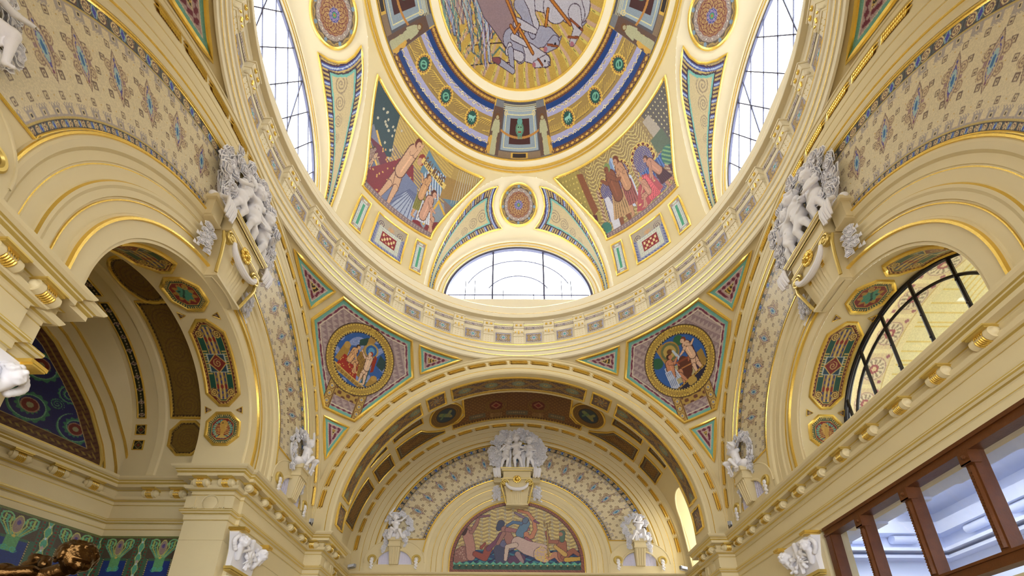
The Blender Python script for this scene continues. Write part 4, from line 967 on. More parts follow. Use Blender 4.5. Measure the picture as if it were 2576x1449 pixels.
# ================================================================ pendentive mosaics
def psph(az0, el0, R=SR, zc=ZA, off=.03):
    def mp(x, y):
        el = el0+np.degrees(y/R); az = az0-np.degrees(x/(R*np.cos(np.radians(el)))); return sph(az, el, R, zc, off)
    return mp
def pxy(daz, el, el0=35.3): return (-rad(daz)*SR*cos(rad(el)), rad(el-el0)*SR)
HEX = [pxy(a, e) for a, e in ((-11.0, 43.75), (-14.4, 36.8), (-3.6, 23.35), (3.6, 23.35), (14.4, 36.8), (11.0, 43.75))]
def hex_paint(scene_fn):
    def p(x, y):
        c = Cv(x, y, (.69, .62, .63)); d = pdist(x, y, HEX); R_ = np.hypot(x, y)
        c.f(((np.sin(x*26+np.floor(y*9)*2.1)*.5+.5) > ((y*9) % 1)) , (.58, .50, .53))
        c.f(d < .22, (.72, .66, .64)); k = (d > .135) & (d < .205)
        c.f(k & (np.abs(((x*5.5) % 1)-.5)+np.abs((d-.17)*14) < .5) & (abs(y) > -9), (.45, .18, .30)); c.f(k & (np.abs(((y*5.5) % 1)-.5)+np.abs((d-.17)*14) < .42), (.45, .18, .30))
        c.f((d > .205) & (d < .225), (.86, .82, .76)); c.f(d < .125, (.45, .70, .68))
        # pendant straps
        for x0, x1 in ((-.62, -.36), (.36, .62)):
            m = (x > x0) & (x < x1) & (y < -.7) & (d > .02); c.f(m, (.72, .60, .32), .1); cx = (x0+x1)/2
            q = (y*4.2) % 1-.5; e = np.hypot((x-cx)/.085, q/.42); c.f(m & (e < 1), (.42, .24, .20)); c.f(m & (e < .8), (.80, .70, .42)); c.f(m & (e < .35), (.55, .58, .72)); c.f(m & (abs(abs(x-cx)-.115) < .012), (.36, .22, .18))
        c.f((abs(x) < .36) & (y < -.9) & (y > -1.28), (.70, .58, .30), .1); c.f((abs(x) < .36) & (y < -.9) & (y > -1.28) & (np.sin(x*22)*np.sin(y*26) > .2), (.42, .26, .20))
        c.f(R_ < 1.07, (.16, .11, .14)); c.f((R_ < 1.05), (.52, .40, .20)); A = np.arctan2(y, x)
        c.f((R_ < 1.03) & (R_ > .84) & (np.abs(np.sin(A*38)) > .42), (.86, .75, .36), .25); c.f((R_ < .99) & (R_ > .88) & (np.abs(np.sin(A*38)) > .93), (.36, .22, .16))
        c.f((R_ < .83), (.16, .11, .16)); c.f((abs(R_-.82) < .012) & (np.sin(A*60) > 0), (.86, .78, .5))
        cc = Cv(x, y, (.16, .36, .66)); scene_fn(cc); m = R_ < .79; c.c[m] = cc.c[m]
        return c.noise(.08)
    return p
def clouds(c):
    f = np.sin(c.x*5+3*np.sin(c.y*4))*np.sin(c.y*7+2*np.sin(c.x*6)); c.f(f > .35, (.46, .56, .80)); c.f((f > .35) & (np.sin(f*40) > .6), (.62, .66, .84))
def med_left(c):
    clouds(c)
    c.poly([(.0, .8), (.22, .8), (.05, .1), (-.1, .1)], (.66, .52, .28)); c.poly([(-.25, .55), (-.02, .75), (0, .5), (-.2, .38)], (.14, .28, .26)); c.poly([(.5, .45), (.8, .3), (.75, .0), (.5, .1)], (.14, .26, .28))
    c.poly([(-.62, .2), (-.42, .28), (-.38, -.35), (-.72, -.3)], (.66, .53, .26), .15); c.circ(-.52, .22, .10, (.74, .60, .32), .15)
    c.poly([(.5, -.25), (.72, -.3), (.66, -.6), (.42, -.62)], (.66, .53, .26), .15); c.circ(.6, -.3, .09, (.74, .60, .32), .15)
    c.poly([(-.1, .25), (.3, .15), (.28, -.5), (-.15, -.4)], (.64, .50, .24), .15)
    for i in range(9): c.seg((-.08+.045*i, .2), (-.1+.045*i, -.4), .008, (.40, .28, .16))
    c.circ(.20, .42, .22, (.70, .60, .34)); c.circ(.20, .42, .17, (.16, .38, .66)); c.circ(.20, .42, .10, (.36, .62, .80))
    c.poly([(-.5, -.05), (0, -.12), (.1, -.62), (-.62, -.42)], (.62, .16, .14))
    for i in range(26): c.circ(-.55+rng.rand()*.6, -.5+rng.rand()*.4, .018, (.84, .66, .34))
    fig(c, -.30, -.42, .98, (.84, .66, .48), (.24, .13, .10), sit=True, arms=((-.1, -.24), (.16, -.26)))
    c.poly([(.30, .1), (.36, .1), (.42, -.62), (.26, -.62)], (.20, .38, .42))
    fig(c, .28, -.62, 1.02, (.88, .76, .66), (.60, .20, .12), face=-1, lean=-.02, arms=((.30, .12), (.24, .06)))
    c.poly([(.36, .36), (.45, .30), (.50, -.12), (.42, -.2), (.36, .1)], (.58, .18, .10))
    c.poly([(-.75, -.40), (.5, -.72), (.4, -.8), (-.7, -.55)], (.72, .58, .28), .2)
    for i in range(8): c.spiral(-.5+.13*i, -.52-.034*i, .055, 1.5, (.36, .22, .14), .4)
    c.seg((-.78, -.38), (.6, -.72), .016, (.84, .72, .36))
def med_right(c):
    c.poly([(-.55, .8), (-.28, .8), (-.1, -.5), (-.3, -.5)], (.68, .54, .28), .1); c.circ(-.62, .25, .17, (.14, .36, .26)); c.circ(.2, .6, .15, (.16, .38, .26))
    c.circ(-.16, .42, .30, (.66, .52, .26), .1); c.circ(-.16, .42, .26, (.40, .44, .30)); c.circ(-.16, .42, .19, (.72, .62, .34)); c.circ(-.16, .42, .08, (.40, .26, .16))
    c.poly([(-.1, .42), (-.04, .42), (.10, .05), (0, .02)], (.74, .80, .88))
    c.poly([(-.3, -.05), (.42, .0), (.4, -.55), (-.3, -.6)], (.70, .66, .50)); c.poly([(.5, 0), (.72, .05), (.74, -.35), (.5, -.45)], (.62, .50, .26), .1)
    for r_, yy in ((.12, .02), (.20, -.1), (.22, -.2), (.17, -.34), (.08, -.48), (.10, -.56)): c.circ(.10, yy, r_, (.36, .18, .14), k=1.)
    for i in range(10): c.circ(.10+(-.5+i/9)*.34, -.20, .02, (.78, .52, .30))
    c.seg((-.1, .02), (.3, .02), .03, (.52, .26, .18)); c.seg((-.05, -.08), (-.10, .04), .02, (.7, .4, .3)); c.seg((.25, -.08), (.30, .04), .02, (.7, .4, .3))
    c.poly([(.35, .45), (.52, .4), (.56, -.5), (.34, -.6)], (.18, .14, .30)); 
    fig(c, .46, -.6, 1.22, (.86, .72, .62), (.50, .24, .12), face=-1, lean=-.08, arms=((.22, -.16), (-.2, .02)))
    fig(c, -.36, -.66, 1.22, (.78, .54, .42), (.24, .12, .10), sit=True, arms=((.2, .02), (.22, .06)), skirt=(.76, .80, .90))
    c.poly([(-.52, -.1), (-.34, -.1), (-.24, -.72), (-.5, -.7)], (.78, .82, .92)); 
    for i in range(4): c.seg((-.48+.05*i, -.14), (-.46+.05*i, -.7), .01, (.42, .50, .70))
    c.poly([(-.45, -.80), (.72, -.42), (.76, -.34), (-.35, -.70)], (.72, .58, .28), .2)
    for i in range(9): c.circ(-.28+.11*i, -.70+.034*i, .022, (.30, .18, .12))
    c.poly([(-.5, -.8), (.75, -.42), (.5, -.8)], (.12, .12, .24)); c.circ(.14, -.68, .14, (.74, .62, .32), .2)
TRI = {'top': [(-1, 0)], }
def tri_tile(Pt):
    cx, cy = np.mean(Pt, 0)
    def p(x, y):
        c = Cv(x, y, (.45, .70, .68)); d = pdist(x, y, Pt); c.f(d > .11, (.86, .80, .74)); c.f(d > .125, (.70, .60, .62))
        k = (d > .135) & (d < .225); c.f(k & (np.abs(((x*6.5+y*2) % 1)-.5)+np.abs((d-.18)*10) < .5), (.44, .16, .26)); c.f(d > .235, (.84, .78, .60)); c.f(d > .25, (.16, .13, .14))
        for r_, q, s_ in ((.16, 0, 1), (.09, .2, -1)):
            m = d > .26; X = x-cx; Y = y-cy-q; e = np.hypot(X, Y); c.f(m & (e < r_) & (((e/r_*2-np.arctan2(Y, X)*s_/(2*pi)) % 1) < .5), (.80, .66, .32), .2)
        return c.noise(.07)
    return p
for sd, az0, az_s in (('left', 135., 1), ('right', 45., 1)):
    o = mosaic('pendentive_mosaic', psph(az0, 35.3), HEX, .0125, hex_paint(med_left if sd == 'left' else med_right), frame=.055, fstep=.3)
    tag(o, 'six-sided mosaic with %s in a gold ring, %s pendentive' % ('a red haired bather' if sd == 'left' else 'a dark vase', sd), 'mosaic', 'large pendentive mosaics')
def tri(azc, pts, lab):
    P = [pxy(a-0, e) for a, e in pts]; c0 = sph(azc-np.mean([a for a, e in pts])*-1, np.mean([e for a, e in pts]), SR, ZA)
    if not any(inframe(sph(azc+a, e, SR, ZA), 5) for a, e in pts): return
    o = mosaic('triangle_mosaic', psph(azc, 35.3), P, .016, tri_tile(P), frame=.05, fstep=.2); tag(o, lab, 'mosaic', 'triangular pendentive mosaics')
T_A = [(-27.0, 43.45), (-16.2, 38.1), (-13.7, 43.6)]; T_B = [(27.0, 43.45), (16.2, 38.1), (13.7, 43.6)]; T_C = [(-2.9, 21.6), (0, 13.4), (2.9, 21.6)]
tri(135, T_B, 'tall turquoise edged triangle mosaic high beside the big left arch, front pendentive')
tri(135, T_A, 'turquoise edged triangle mosaic left of the crown of the front arch')
tri(135, T_C, 'small downward triangle mosaic under the six-sided left pendentive mosaic')
tri(45, T_A, 'tall turquoise edged triangle mosaic high beside the big right arch, front pendentive')
tri(45, T_B, 'turquoise edged triangle mosaic right of the crown of the front arch')
tri(45, T_C, 'small downward triangle mosaic under the six-sided right pendentive mosaic')
tri(225, T_A, 'triangle mosaic cut by the upper left picture edge, on the rear pendentive')
tri(-45, T_B, 'triangle mosaic cut by the upper right picture edge, on the rear pendentive')
# ---- square frieze mosaics of the ring
def frieze_paint(x, y):
    c = Cv(x, y, (.66, .66, .76)); d = np.minimum(.275-abs(x), .20-abs(y))
    c.f((d > .015) & (d < .04) & (((x*16) % 1) < .5) & (((y*16) % 1) < .5), (.26, .28, .48)); c.f((d > .05) & (np.hypot(x/1.25, y) < .17), (.60, .52, .46))
    for sx in (-1, 1):
        for sy in (-1, 1): c.spiral(sx*.175, sy*.095, .065, 1.6, (.46, .38, .34), .45, base=(.76, .66, .46), sgn=sx*sy)
        c.rect(min(sx*.2, sx*.15), max(sx*.2, sx*.15), -.1, .1, (.70, .60, .42))
    A = np.arctan2(y, x); R_ = np.hypot(x, y); c.f(R_ < .155, (.46, .40, .40)); c.f(R_ < .14, (.74, .68, .56)); s = .09+.03*np.cos(A*6); c.f(R_ < s, (.28, .34, .64)); c.f(R_ < s*.72, (.78, .84, .88)); c.f(R_ < .035, (.22, .60, .62))
    return c.noise(.06)
def meander_paint(x, y):
    c = Cv(x, y, (.84, .80, .72)); q = (x*11) % 1; v = (y+.05)/.1
    c.f(((q < .16) | ((v > .82) & (q < .75)) | ((q > .6) & (q < .75) & (v > .3)) | ((v > .3) & (v < .5) & (q > .35) & (q < .75))), (.34, .28, .50)); return c.noise(.05)
for k in range(-12, 12):
    az = 95+10*k; p0 = np.array([6.0*cos(rad(az)), 6.0*sin(rad(az)), 14.1])
    if not inframe(p0, 20): continue
    def mp(x, y, az=az, zc_=14.07, r=6.005): a = np.radians(az)-x/r; return np.stack([r*np.cos(a), r*np.sin(a), zc_+y], -1)
    big = inframe(p0, 20)
    o = mosaic('frieze_mosaic', mp, [(-.275, -.2), (.275, -.2), (.275, .2), (-.275, .2)], .013, frieze_paint, frame=.012, fstep=.3, fmat=CREAM2)
    m2 = mosaic('meander_strip', lambda x, y, mp=mp: mp(x, y+.43), [(-.33, -.05), (.33, -.05), (.33, .05), (-.33, .05)], .012, meander_paint, frames=False, parent=o)
    n_ = k+1 if k >= 0 else -k
    tag(o, 'square blue star mosaic on the dome ring, %s to the %s of the central bracket' % (ORD[n_], 'left' if k >= 0 else 'right'), 'mosaic', 'square mosaics on the dome ring')

# ================================================================ cylinder panels (intrados and vaults)
def cylmap(side, r, dep0, zc=ZA, off=.02):
    """x = arc metres from the crown (to the right seen from the hall), y = metres of depth from the wall plane"""
    F = FR(side)
    def mp(x, y): th = pi/2-x/r; return F((r-off)*np.cos(th), -(y), zc+(r-off)*np.sin(th))
    return mp
def guilloche(w0, w1):
    def p(x, y):
        mid = (w0+w1)/2; h = (w1-w0)/2; Y = (y-mid)/h; c = Cv(x, y, (.36, .28, .25))
        c.f(abs(Y) > .86, (.22, .20, .24)); c.f((abs(Y) > .82) & (abs(Y) < .95) & (((x*18) % 1) < .5), (.70, .62, .48))
        c.f((abs(Y) < .8) & (np.sin(x*40)*np.sin(y*40) > .5), (.48, .38, .34))
        for s_ in (-1, 1): wv = s_*.55*np.cos(x*3.4); c.f(abs(Y-wv) < .15, (.66, .52, .28), .2); c.f(abs(Y-wv) < .05, (.30, .20, .18))
        q = (x*3.4/pi-.0) % 1-.5 if 0 else ((x*3.4/pi+.5) % 1-.5); e = np.hypot(q/.24, Y/.42); c.f((e < 1), (.42, .46, .40)); c.f((e < .8) & (np.sin(np.arctan2(Y, q*2)*12) > 0), (.54, .56, .46)); c.f(e < .3, (.72, .62, .36)); c.f(e < .15, (.3, .25, .25))
        return c.noise(.1)
    return p
def rosette_sq(cx, cy, w, h, dark=(.36, .28, .26)):
    def p(x, y):
        c = Cv(x, y, dark); X = (x-cx)/w; Y = (y-cy)/h; R_ = np.hypot(X, Y); A = np.arctan2(Y, X)
        c.f(np.maximum(abs(X), abs(Y)) > .86, (.24, .2, .24)); c.f(((np.sin(X*24)*np.sin(Y*24)) > .3), (.50, .42, .36)); c.f(R_ < .75, (.42, .32, .28)); c.f((R_ < .72) & (np.sin(A*8+R_*8) > .2), (.68, .54, .30), .2)
        c.f(R_ < .3, (.50, .48, .42)); c.f(R_ < .12, (.7, .5, .3)); return c.noise(.1)
    return p
def boxes(cx, cy, w, h):
    def p(x, y):
        c = Cv(x, y, (.34, .22, .14)); X = (x-cx)/w; Y = (y-cy)/h; q = np.maximum(abs(X)**1, abs(Y)); d = np.minimum(w-abs(x-cx), h-abs(y-cy))
        c.f(((d*26) % 1) < .3, (.50, .36, .18), .1); c.f((d > .07) & (d < .12), (.40, .40, .36)); c.f((d > .12) & (np.sin(x*42)*np.sin(y*42) > .35), (.54, .38, .20)); c.f(d > .26, (.42, .28, .18)); c.f((d > .26) & (((abs(X)+abs(Y))*7 % 1) < .35), (.56, .42, .22))
        return c.noise(.12)
    return p
def cylpanel(side, r, a0, a1, y0, y1, paint, label, cell=.02, poly=None, group='coffer mosaics', frame=.035, name='coffer_mosaic', fr=True, cat='mosaic'):
    x0, x1 = rad(90-a0)*r, rad(90-a1)*r; x0, x1 = min(x0, x1), max(x0, x1)
    P = poly or [(x0, y0), (x1, y0), (x1, y1), (x0, y1)]
    if callable(paint) is False: paint = paint
    o = mosaic(name, cylmap(side, r, 0), P, cell, paint, frame=frame, fstep=.2, frames=fr)
    return tag(o, label, cat, group)
GR = 'mosaic strips under the front arch'
cylpanel('F', 5.35, 65.4, 114.6, .20, .78, guilloche(.20, .78), 'long interlaced mosaic strip at the crown underside of the front arch', .02, group=GR, frame=.045)
for sg, sd in ((1, 'left'), (-1, 'right')):
    A_ = lambda a: 90+sg*a
    cx = rad(90-A_(30.8))*5.35
    cylpanel('F', 5.35, A_(27.3), A_(34.3), .20, .78, rosette_sq(cx, .49, .33, .29), 'square rosette mosaic under the front arch, %s of the crown strip' % sd, .02, group='square mosaics under the front arch', frame=.045)
    cylpanel('F', 5.35, A_(37), A_(80.2), .20, .78, guilloche(.20, .78), 'long interlaced mosaic strip on the %s underside of the front arch' % sd, .02, group=GR, frame=.045)
    cx = rad(90-A_(86.5))*5.35
    cylpanel('F', 5.35, A_(82.8), A_(90.2), .20, .78, rosette_sq(cx, .49, .33, .29), 'upright square mosaic at the %s foot of the front arch underside' % sd, .02, group='square mosaics under the front arch', frame=.045)
    r = 6.1; V = lambda a, y: (rad(90-A_(a))*r, y-W)
    med = lambda: None
    def medp(x, y, sg=sg, cx=rad(90-A_(26.2))*r, cy=8.42-W):
        c = Cv(x, y, (.40, .28, .16)); R_ = np.hypot(x-cx, y-cy); c.f(((R_*14) % 1) < .4, (.56, .42, .20), .2); c.f(R_ < .40, (.18, .13, .12)); c.f(R_ < .37, (.13, .22, .30)); 
        c.seg((cx-.2, cy-.12), (cx+.12, cy+.08), .09, (.46, .50, .34)); c.seg((cx+.05, cy+.05), (cx+.2, cy-.15), .06, (.50, .50, .34)); c.circ(cx+.18, cy+.16, .06, (.56, .46, .3)); c.seg((cx-.22, cy+.12), (cx-.05, cy-.1), .04, (.34, .46, .36)); return c.noise(.12)
    Pc = [(rad(90-A_(26.2))*r+.66*cos(a), 8.42-W+.66*sin(a)) for a in np.linspace(0, 2*pi, 41)[:-1]]
    o = mosaic('coffer_mosaic', cylmap('F', r, 0), Pc, .02, medp, frame=.04, fstep=.15); tag(o, 'round dark mosaic with a green figure in the bay vault, %s side' % sd, 'mosaic', 'round mosaics in the bay vault')
    for nm, pl, pf in [c_ for c_ in (('narrow dark strip high on the %s of the bay vault' % sd, [V(35, 7.5), V(47.5, 7.5), V(47.5, 8.25), V(35, 8.25)], None),
                       ('slanting dark mosaic coffer on the %s of the bay vault beside the round mosaic' % sd, [V(47.6, 8.58), V(36.5, 8.6), V(34.5, 8.85), V(31, 9.12), V(27.8, 9.28), V(27.8, 9.43), V(47.6, 9.43)], None),
                       ('narrow dark strip lower on the %s of the bay vault' % sd, [V(50.6, 7.5), V(59.3, 7.5), V(59.3, 8.25), V(50.6, 8.25)], None),
                       ('square brown mosaic coffer on the %s of the bay vault' % sd, [V(50.4, 8.6), V(59.2, 8.6), V(59.2, 9.44), V(50.4, 9.44)], None),
                       ('long brown mosaic coffer low on the %s of the bay vault' % sd, [V(61.9, 8.58), V(79, 8.58), V(79, 9.45), V(61.9, 9.45)], None)) if not (sg < 0 and c_[0].startswith('long brown'))]:
        xs = [q[0] for q in pl]; ys = [q[1] for q in pl]
        def bp(x, y, pl=pl):
            c = Cv(x, y, (.34, .22, .14)); d = pdist(x, y, pl); c.f(((d*22) % 1) < .3, (.52, .38, .19), .1); c.f((d > .09) & (d < .14), (.42, .42, .38)); c.f((d > .14) & (np.sin(x*42)*np.sin(y*42) > .3), (.56, .40, .20)); c.f((d > .3) & (((d*18) % 1) < .4), (.50, .36, .22)); return c.noise(.12)
        o = mosaic('coffer_mosaic', cylmap('F', r, 0), pl, .022, bp, frame=.04, fstep=.25); tag(o, nm, 'mosaic', 'brown coffers of the bay vault')
def crown(x, y):
    c = Cv(x, y, (.44, .29, .17)); Y = y+W; c.f(np.sin(x*34)*np.sin(y*34) > .4, (.54, .38, .22))
    for cx in (-.82, .82):
        R_ = np.hypot(x-cx, Y-8.55); c.f(R_ < .44, (.32, .20, .12)); c.f((R_ < .42) & (((R_*20) % 1) < .4), (.62, .46, .24)); c.f(R_ < .26, (.36, .12, .12)); c.f(np.abs(x-cx)+np.abs(Y-8.55) < .2, (.60, .40, .3)); c.f(np.abs(x-cx)+np.abs(Y-8.55) < .12, (.45, .12, .14))
    for x0, x1 in ((-.42, .42), (-1.9, -1.25), (1.25, 1.9)):
        c.rect(x0, x1, 8.92-W, 9.2-W, (.40, .36, .30)); c.f((x > x0+.1) & (x < x1-.1) & (abs(Y-9.06) < .05) & (((x*12) % 1) < .6), (.62, .52, .40))
    c.f((abs(abs(x)-.82) < .22) & (Y > 9.0) & (((x*16) % 1) < .4), (.66, .52, .34)); c.f(Y > 9.28, (.30, .18, .12)); c.f((Y > 9.3) & (((x*9) % 1) < .5), (.58, .42, .22)); return c.noise(.12)
r = 6.1; V = lambda a, y: (rad(-a)*r, y-W)
o = mosaic('coffer_mosaic', cylmap('F', r, 0), [V(-24.6, 9.43), V(-24.6, 9.1), V(-22.4, 9.1), V(-19.6, 8.8), V(-19.4, 8.0), V(-19.0, 7.4), V(19.0, 7.4), V(19.4, 8.0), V(19.6, 8.8), V(22.4, 9.1), V(24.6, 9.1), V(24.6, 9.43)], .02, crown, frame=.04, fstep=.25)
tag(o, 'wide brown mosaic with two red diamonds at the crown of the bay vault', 'mosaic')

# ---- panels of the side niches
def octo(cx, cy, w, h, k=.30):
    q = min(w, h)*k*2
    return [(cx-w+q, cy-h), (cx+w-q, cy-h), (cx+w, cy-h+q), (cx+w, cy+h-q), (cx+w-q, cy+h), (cx-w+q, cy+h), (cx-w, cy+h-q), (cx-w, cy-h+q)]
def long_oct(cx, cy, w, h, P):     # long axis x (around the arch)
    def p(x, y):
        c = Cv(x, y, (.36, .13, .13)); d = pdist(x, y, P); X = x-cx; Y = y-cy; u = (abs(x*1.0)*13+abs(y)*13)
        c.f((abs(d-.05) < .010) & (((u) % 1) < .55), (.86, .70, .42), .2); c.f(d > .085, (.80, .66, .34), .1); c.f(d > .10, (.10, .30, .26))
        m = d > .1
        for j in (-1, 0, 1):
            b_ = Y-j*.085; c.f(m & (abs(b_) < .034) & (abs(X) < w*.86), (.50, .42, .28)); c.f(m & (abs(abs(b_)-.034) < .008) & (abs(X) < w*.86), (.80, .68, .40), .1)
            q = ((X+.05*(j % 2))*9) % 1-.5; c.f(m & (np.hypot(q/.32, b_/.018) < 1) & (abs(X) < w*.84), (.20, .22, .48)); c.f(m & (np.hypot((abs(X)-w*.55)/.05, b_/.03) < 1), (.50, .14, .15))
        e = m & (abs(X) > w*.72); c.f(e & (abs(Y) > .12) & (((X*22).astype(int)+(Y*22).astype(int)) % 2 == 0), (.80, .80, .86)); 
        for sx in (-1, 1):
            for sy in (-1, 1): c.spiral(cx+sx*w*.68, cy+sy*h*.52, .085, 2, (.36, .20, .16), .45, base=(.82, .70, .38), sgn=sx*sy)
        c.f(m & (abs(X) < .26) & (abs(Y) < h*.72) & (abs(Y) > .15) & (((X*20) % 1) < .45), (.76, .66, .38), .1)
        c.f(m & (abs(X) < .19) & (abs(Y) < .19), (.70, .74, .72)); c.f(m & (abs(X) < .17) & (abs(Y) < .17), (.14, .26, .34)); c.f(m & (abs(X)+abs(Y) < .2), (.78, .66, .36)); c.f(m & (abs(X)+abs(Y) < .175), (.46, .13, .14)); c.spiral(cx, cy, .09, 1.7, (.72, .60, .38), .4)
        return c.noise(.09)
    return p
def round_oct(cx, cy, w, h, P, face):
    def p(x, y):
        c = Cv(x, y, (.10, .28, .26)); d = pdist(x, y, P); X = x-cx; Y = y-cy; A = np.arctan2(Y, X)
        c.f((d > .03) & (d < .085) & (np.sin(A*46) > .1), (.84, .72, .42), .1); c.f((d > .10), (.80, .66, .36)); c.f(d > .112, (.48, .13, .15)); R_ = np.hypot(X, Y); m = d > .12
        if face:
            c.f(m & (R_ < .185+.035*np.sin(A*9)), (.66, .50, .24), .1); c.f(m & (np.hypot(X/1.2, Y) < .125+.018*np.sin(A*7)), (.26, .54, .46)); c.f(m & (np.abs(Y-.02-.05*np.sin(X*14)) < .02) & (abs(X) < .10), (.12, .30, .28)); c.circ(cx+.06, cy+.06, .025, (.1, .2, .2)); c.circ(cx-.05, cy+.08, .025, (.1, .2, .2)); c.spiral(cx-.17, cy-.08, .08, 1.5, (.74, .58, .28), .4)
        else:
            c.f(m & (abs(R_-.19) < .03) & (np.sin(A*24) > -.6) & (A > -2.6), (.36, .64, .60)); c.seg((cx-.12, cy-.02), (cx+.1, cy), .085, (.74, .58, .28), w2=.04); c.poly([(cx+.1, cy), (cx+.2, cy+.12), (cx+.2, cy-.12)], (.78, .64, .34)); c.circ(cx-.14, cy+.01, .015, (.1, .1, .1))
            for i in range(6): c.seg((cx-.08+.035*i, cy+.05), (cx-.10+.05*i, cy+.17), .008, (.80, .66, .36)); c.seg((cx-.08+.035*i, cy-.05), (cx-.1+.05*i, cy-.16), .008, (.80, .66, .36))
        return c.noise(.09)
    return p
def small_tri(side, a, y, flip, lab):
    x = rad(90-a)*2.1; P = [(x-.07, y-.06), (x+.07, y-.06), (x, y+.07)] if not flip else [(x-.07, y+.06), (x+.07, y+.06), (x, y-.07)]
    def p(x_, y_): c = Cv(x_, y_, (.30, .2, .16)); c.circ(x, y, .03, (.6, .5, .4)); return c.noise(.1)
    o = mosaic('corner_mosaic', cylmap(side, 2.1, 0), P, .012, p, frame=.015, fstep=.1); tag(o, lab, 'mosaic', 'little triangle mosaics of the side arches')
for side, wh in (('L', 'left'), ('R', 'right')):
    r = 2.1; nf = 'far' ; G = 'octagonal mosaics inside the %s arch' % wh
    # x = arc metres from the crown towards +y for L (u = y) and R alike
    for a0, a1, pos in ((26.5, 74.5, 'far'), (105.5, 153.5, 'near')):
        cx = rad(90-(a0+a1)/2)*r; w = rad(a1-a0)/2*r; P = octo(cx, .54, w, .345, .36)
        o = mosaic('octagon_mosaic', cylmap(side, r, 0), P, .0135, long_oct(cx, .54, w, .345, P), frame=.04, fstep=.15)
        tag(o, 'long octagonal green and red mosaic inside the %s arch, %s side' % (wh, pos), 'mosaic', G)
    for a, face, pos in ((90.5, True, 'with a green mask at the crown'), (12.0, False, 'with a gold fish at the far foot')):
        cx = rad(90-a)*r; P = octo(cx, .54, .36, .345, .29)
        o = mosaic('octagon_mosaic', cylmap(side, r, 0), P, .0125, round_oct(cx, .54, .36, .345, P, face), frame=.04, fstep=.12)
        tag(o, 'red octagonal mosaic %s of the %s side arch' % (pos, wh), 'mosaic', G)
    for a, ps in ((23.7, 'far foot'), (77.3, 'crown')):
        for y_, fl, io in ((.20, False, 'outer'), (.88, True, 'inner')): small_tri(side, a, y_, fl, 'tiny dark triangle mosaic in the %s arch, %s edge near its %s' % (wh, io, ps))
    if inframe(FR(side)(0, -.6, 9.2), 0): pass
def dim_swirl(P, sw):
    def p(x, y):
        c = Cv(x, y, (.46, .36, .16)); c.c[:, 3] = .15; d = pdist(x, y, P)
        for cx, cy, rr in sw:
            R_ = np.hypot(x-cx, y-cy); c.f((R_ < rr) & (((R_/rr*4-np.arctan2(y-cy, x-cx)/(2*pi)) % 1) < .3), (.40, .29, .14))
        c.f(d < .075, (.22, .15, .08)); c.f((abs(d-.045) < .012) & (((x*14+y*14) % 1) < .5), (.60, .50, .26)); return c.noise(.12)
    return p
r = 2.5; NM = lambda a: rad(90-a)*r
Pq = [(NM(78.6), 1.18), (NM(21.6), 1.18), (NM(21.6), 1.95), (NM(78.6), 1.95)]
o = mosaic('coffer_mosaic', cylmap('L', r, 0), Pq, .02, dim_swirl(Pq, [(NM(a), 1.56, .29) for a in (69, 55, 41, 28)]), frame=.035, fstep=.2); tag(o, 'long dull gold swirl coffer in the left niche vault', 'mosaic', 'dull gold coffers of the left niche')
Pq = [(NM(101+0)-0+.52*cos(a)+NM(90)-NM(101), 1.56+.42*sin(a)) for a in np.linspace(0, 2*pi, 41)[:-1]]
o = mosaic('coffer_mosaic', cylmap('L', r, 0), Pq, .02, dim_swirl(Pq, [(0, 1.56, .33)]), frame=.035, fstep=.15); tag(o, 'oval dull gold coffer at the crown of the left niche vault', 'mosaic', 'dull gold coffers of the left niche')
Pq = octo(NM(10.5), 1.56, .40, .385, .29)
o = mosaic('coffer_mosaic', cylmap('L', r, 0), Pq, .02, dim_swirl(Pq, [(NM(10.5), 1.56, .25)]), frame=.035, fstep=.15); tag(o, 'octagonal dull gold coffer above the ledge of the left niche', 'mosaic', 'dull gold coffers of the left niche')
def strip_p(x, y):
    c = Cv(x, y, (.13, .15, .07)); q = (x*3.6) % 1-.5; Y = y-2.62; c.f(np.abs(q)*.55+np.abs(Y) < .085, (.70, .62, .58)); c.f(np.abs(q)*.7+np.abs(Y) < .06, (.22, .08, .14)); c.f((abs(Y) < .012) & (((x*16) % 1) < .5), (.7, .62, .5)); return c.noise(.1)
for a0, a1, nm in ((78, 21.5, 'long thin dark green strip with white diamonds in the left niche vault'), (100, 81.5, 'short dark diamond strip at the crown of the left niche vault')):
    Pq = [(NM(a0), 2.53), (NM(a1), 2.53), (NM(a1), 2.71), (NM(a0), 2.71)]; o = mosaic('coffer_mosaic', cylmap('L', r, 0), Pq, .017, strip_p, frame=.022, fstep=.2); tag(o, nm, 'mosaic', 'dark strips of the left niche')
for a, w_ in ((15.2, 'upper'), (6.8, 'lower')):
    Pq = [(NM(a)-.11, 2.51), (NM(a)+.11, 2.51), (NM(a)+.11, 2.73), (NM(a)-.11, 2.73)]
    def dp(x, y, cx=NM(a)):
        c = Cv(x, y, (.14, .14, .08)); q = np.abs(x-cx)+np.abs(y-2.62); c.f(q < .10, (.66, .60, .44)); c.f(q < .085, (.25, .2, .12)); c.f(q < .03, (.5, .2, .14)); return c.noise(.1)
    o = mosaic('coffer_mosaic', cylmap('L', r, 0), Pq, .013, dp, frame=.02, fstep=.2); tag(o, '%s of the two small dark squares with a diamond in the left niche' % w_, 'mosaic', 'small dark squares of the left niche')

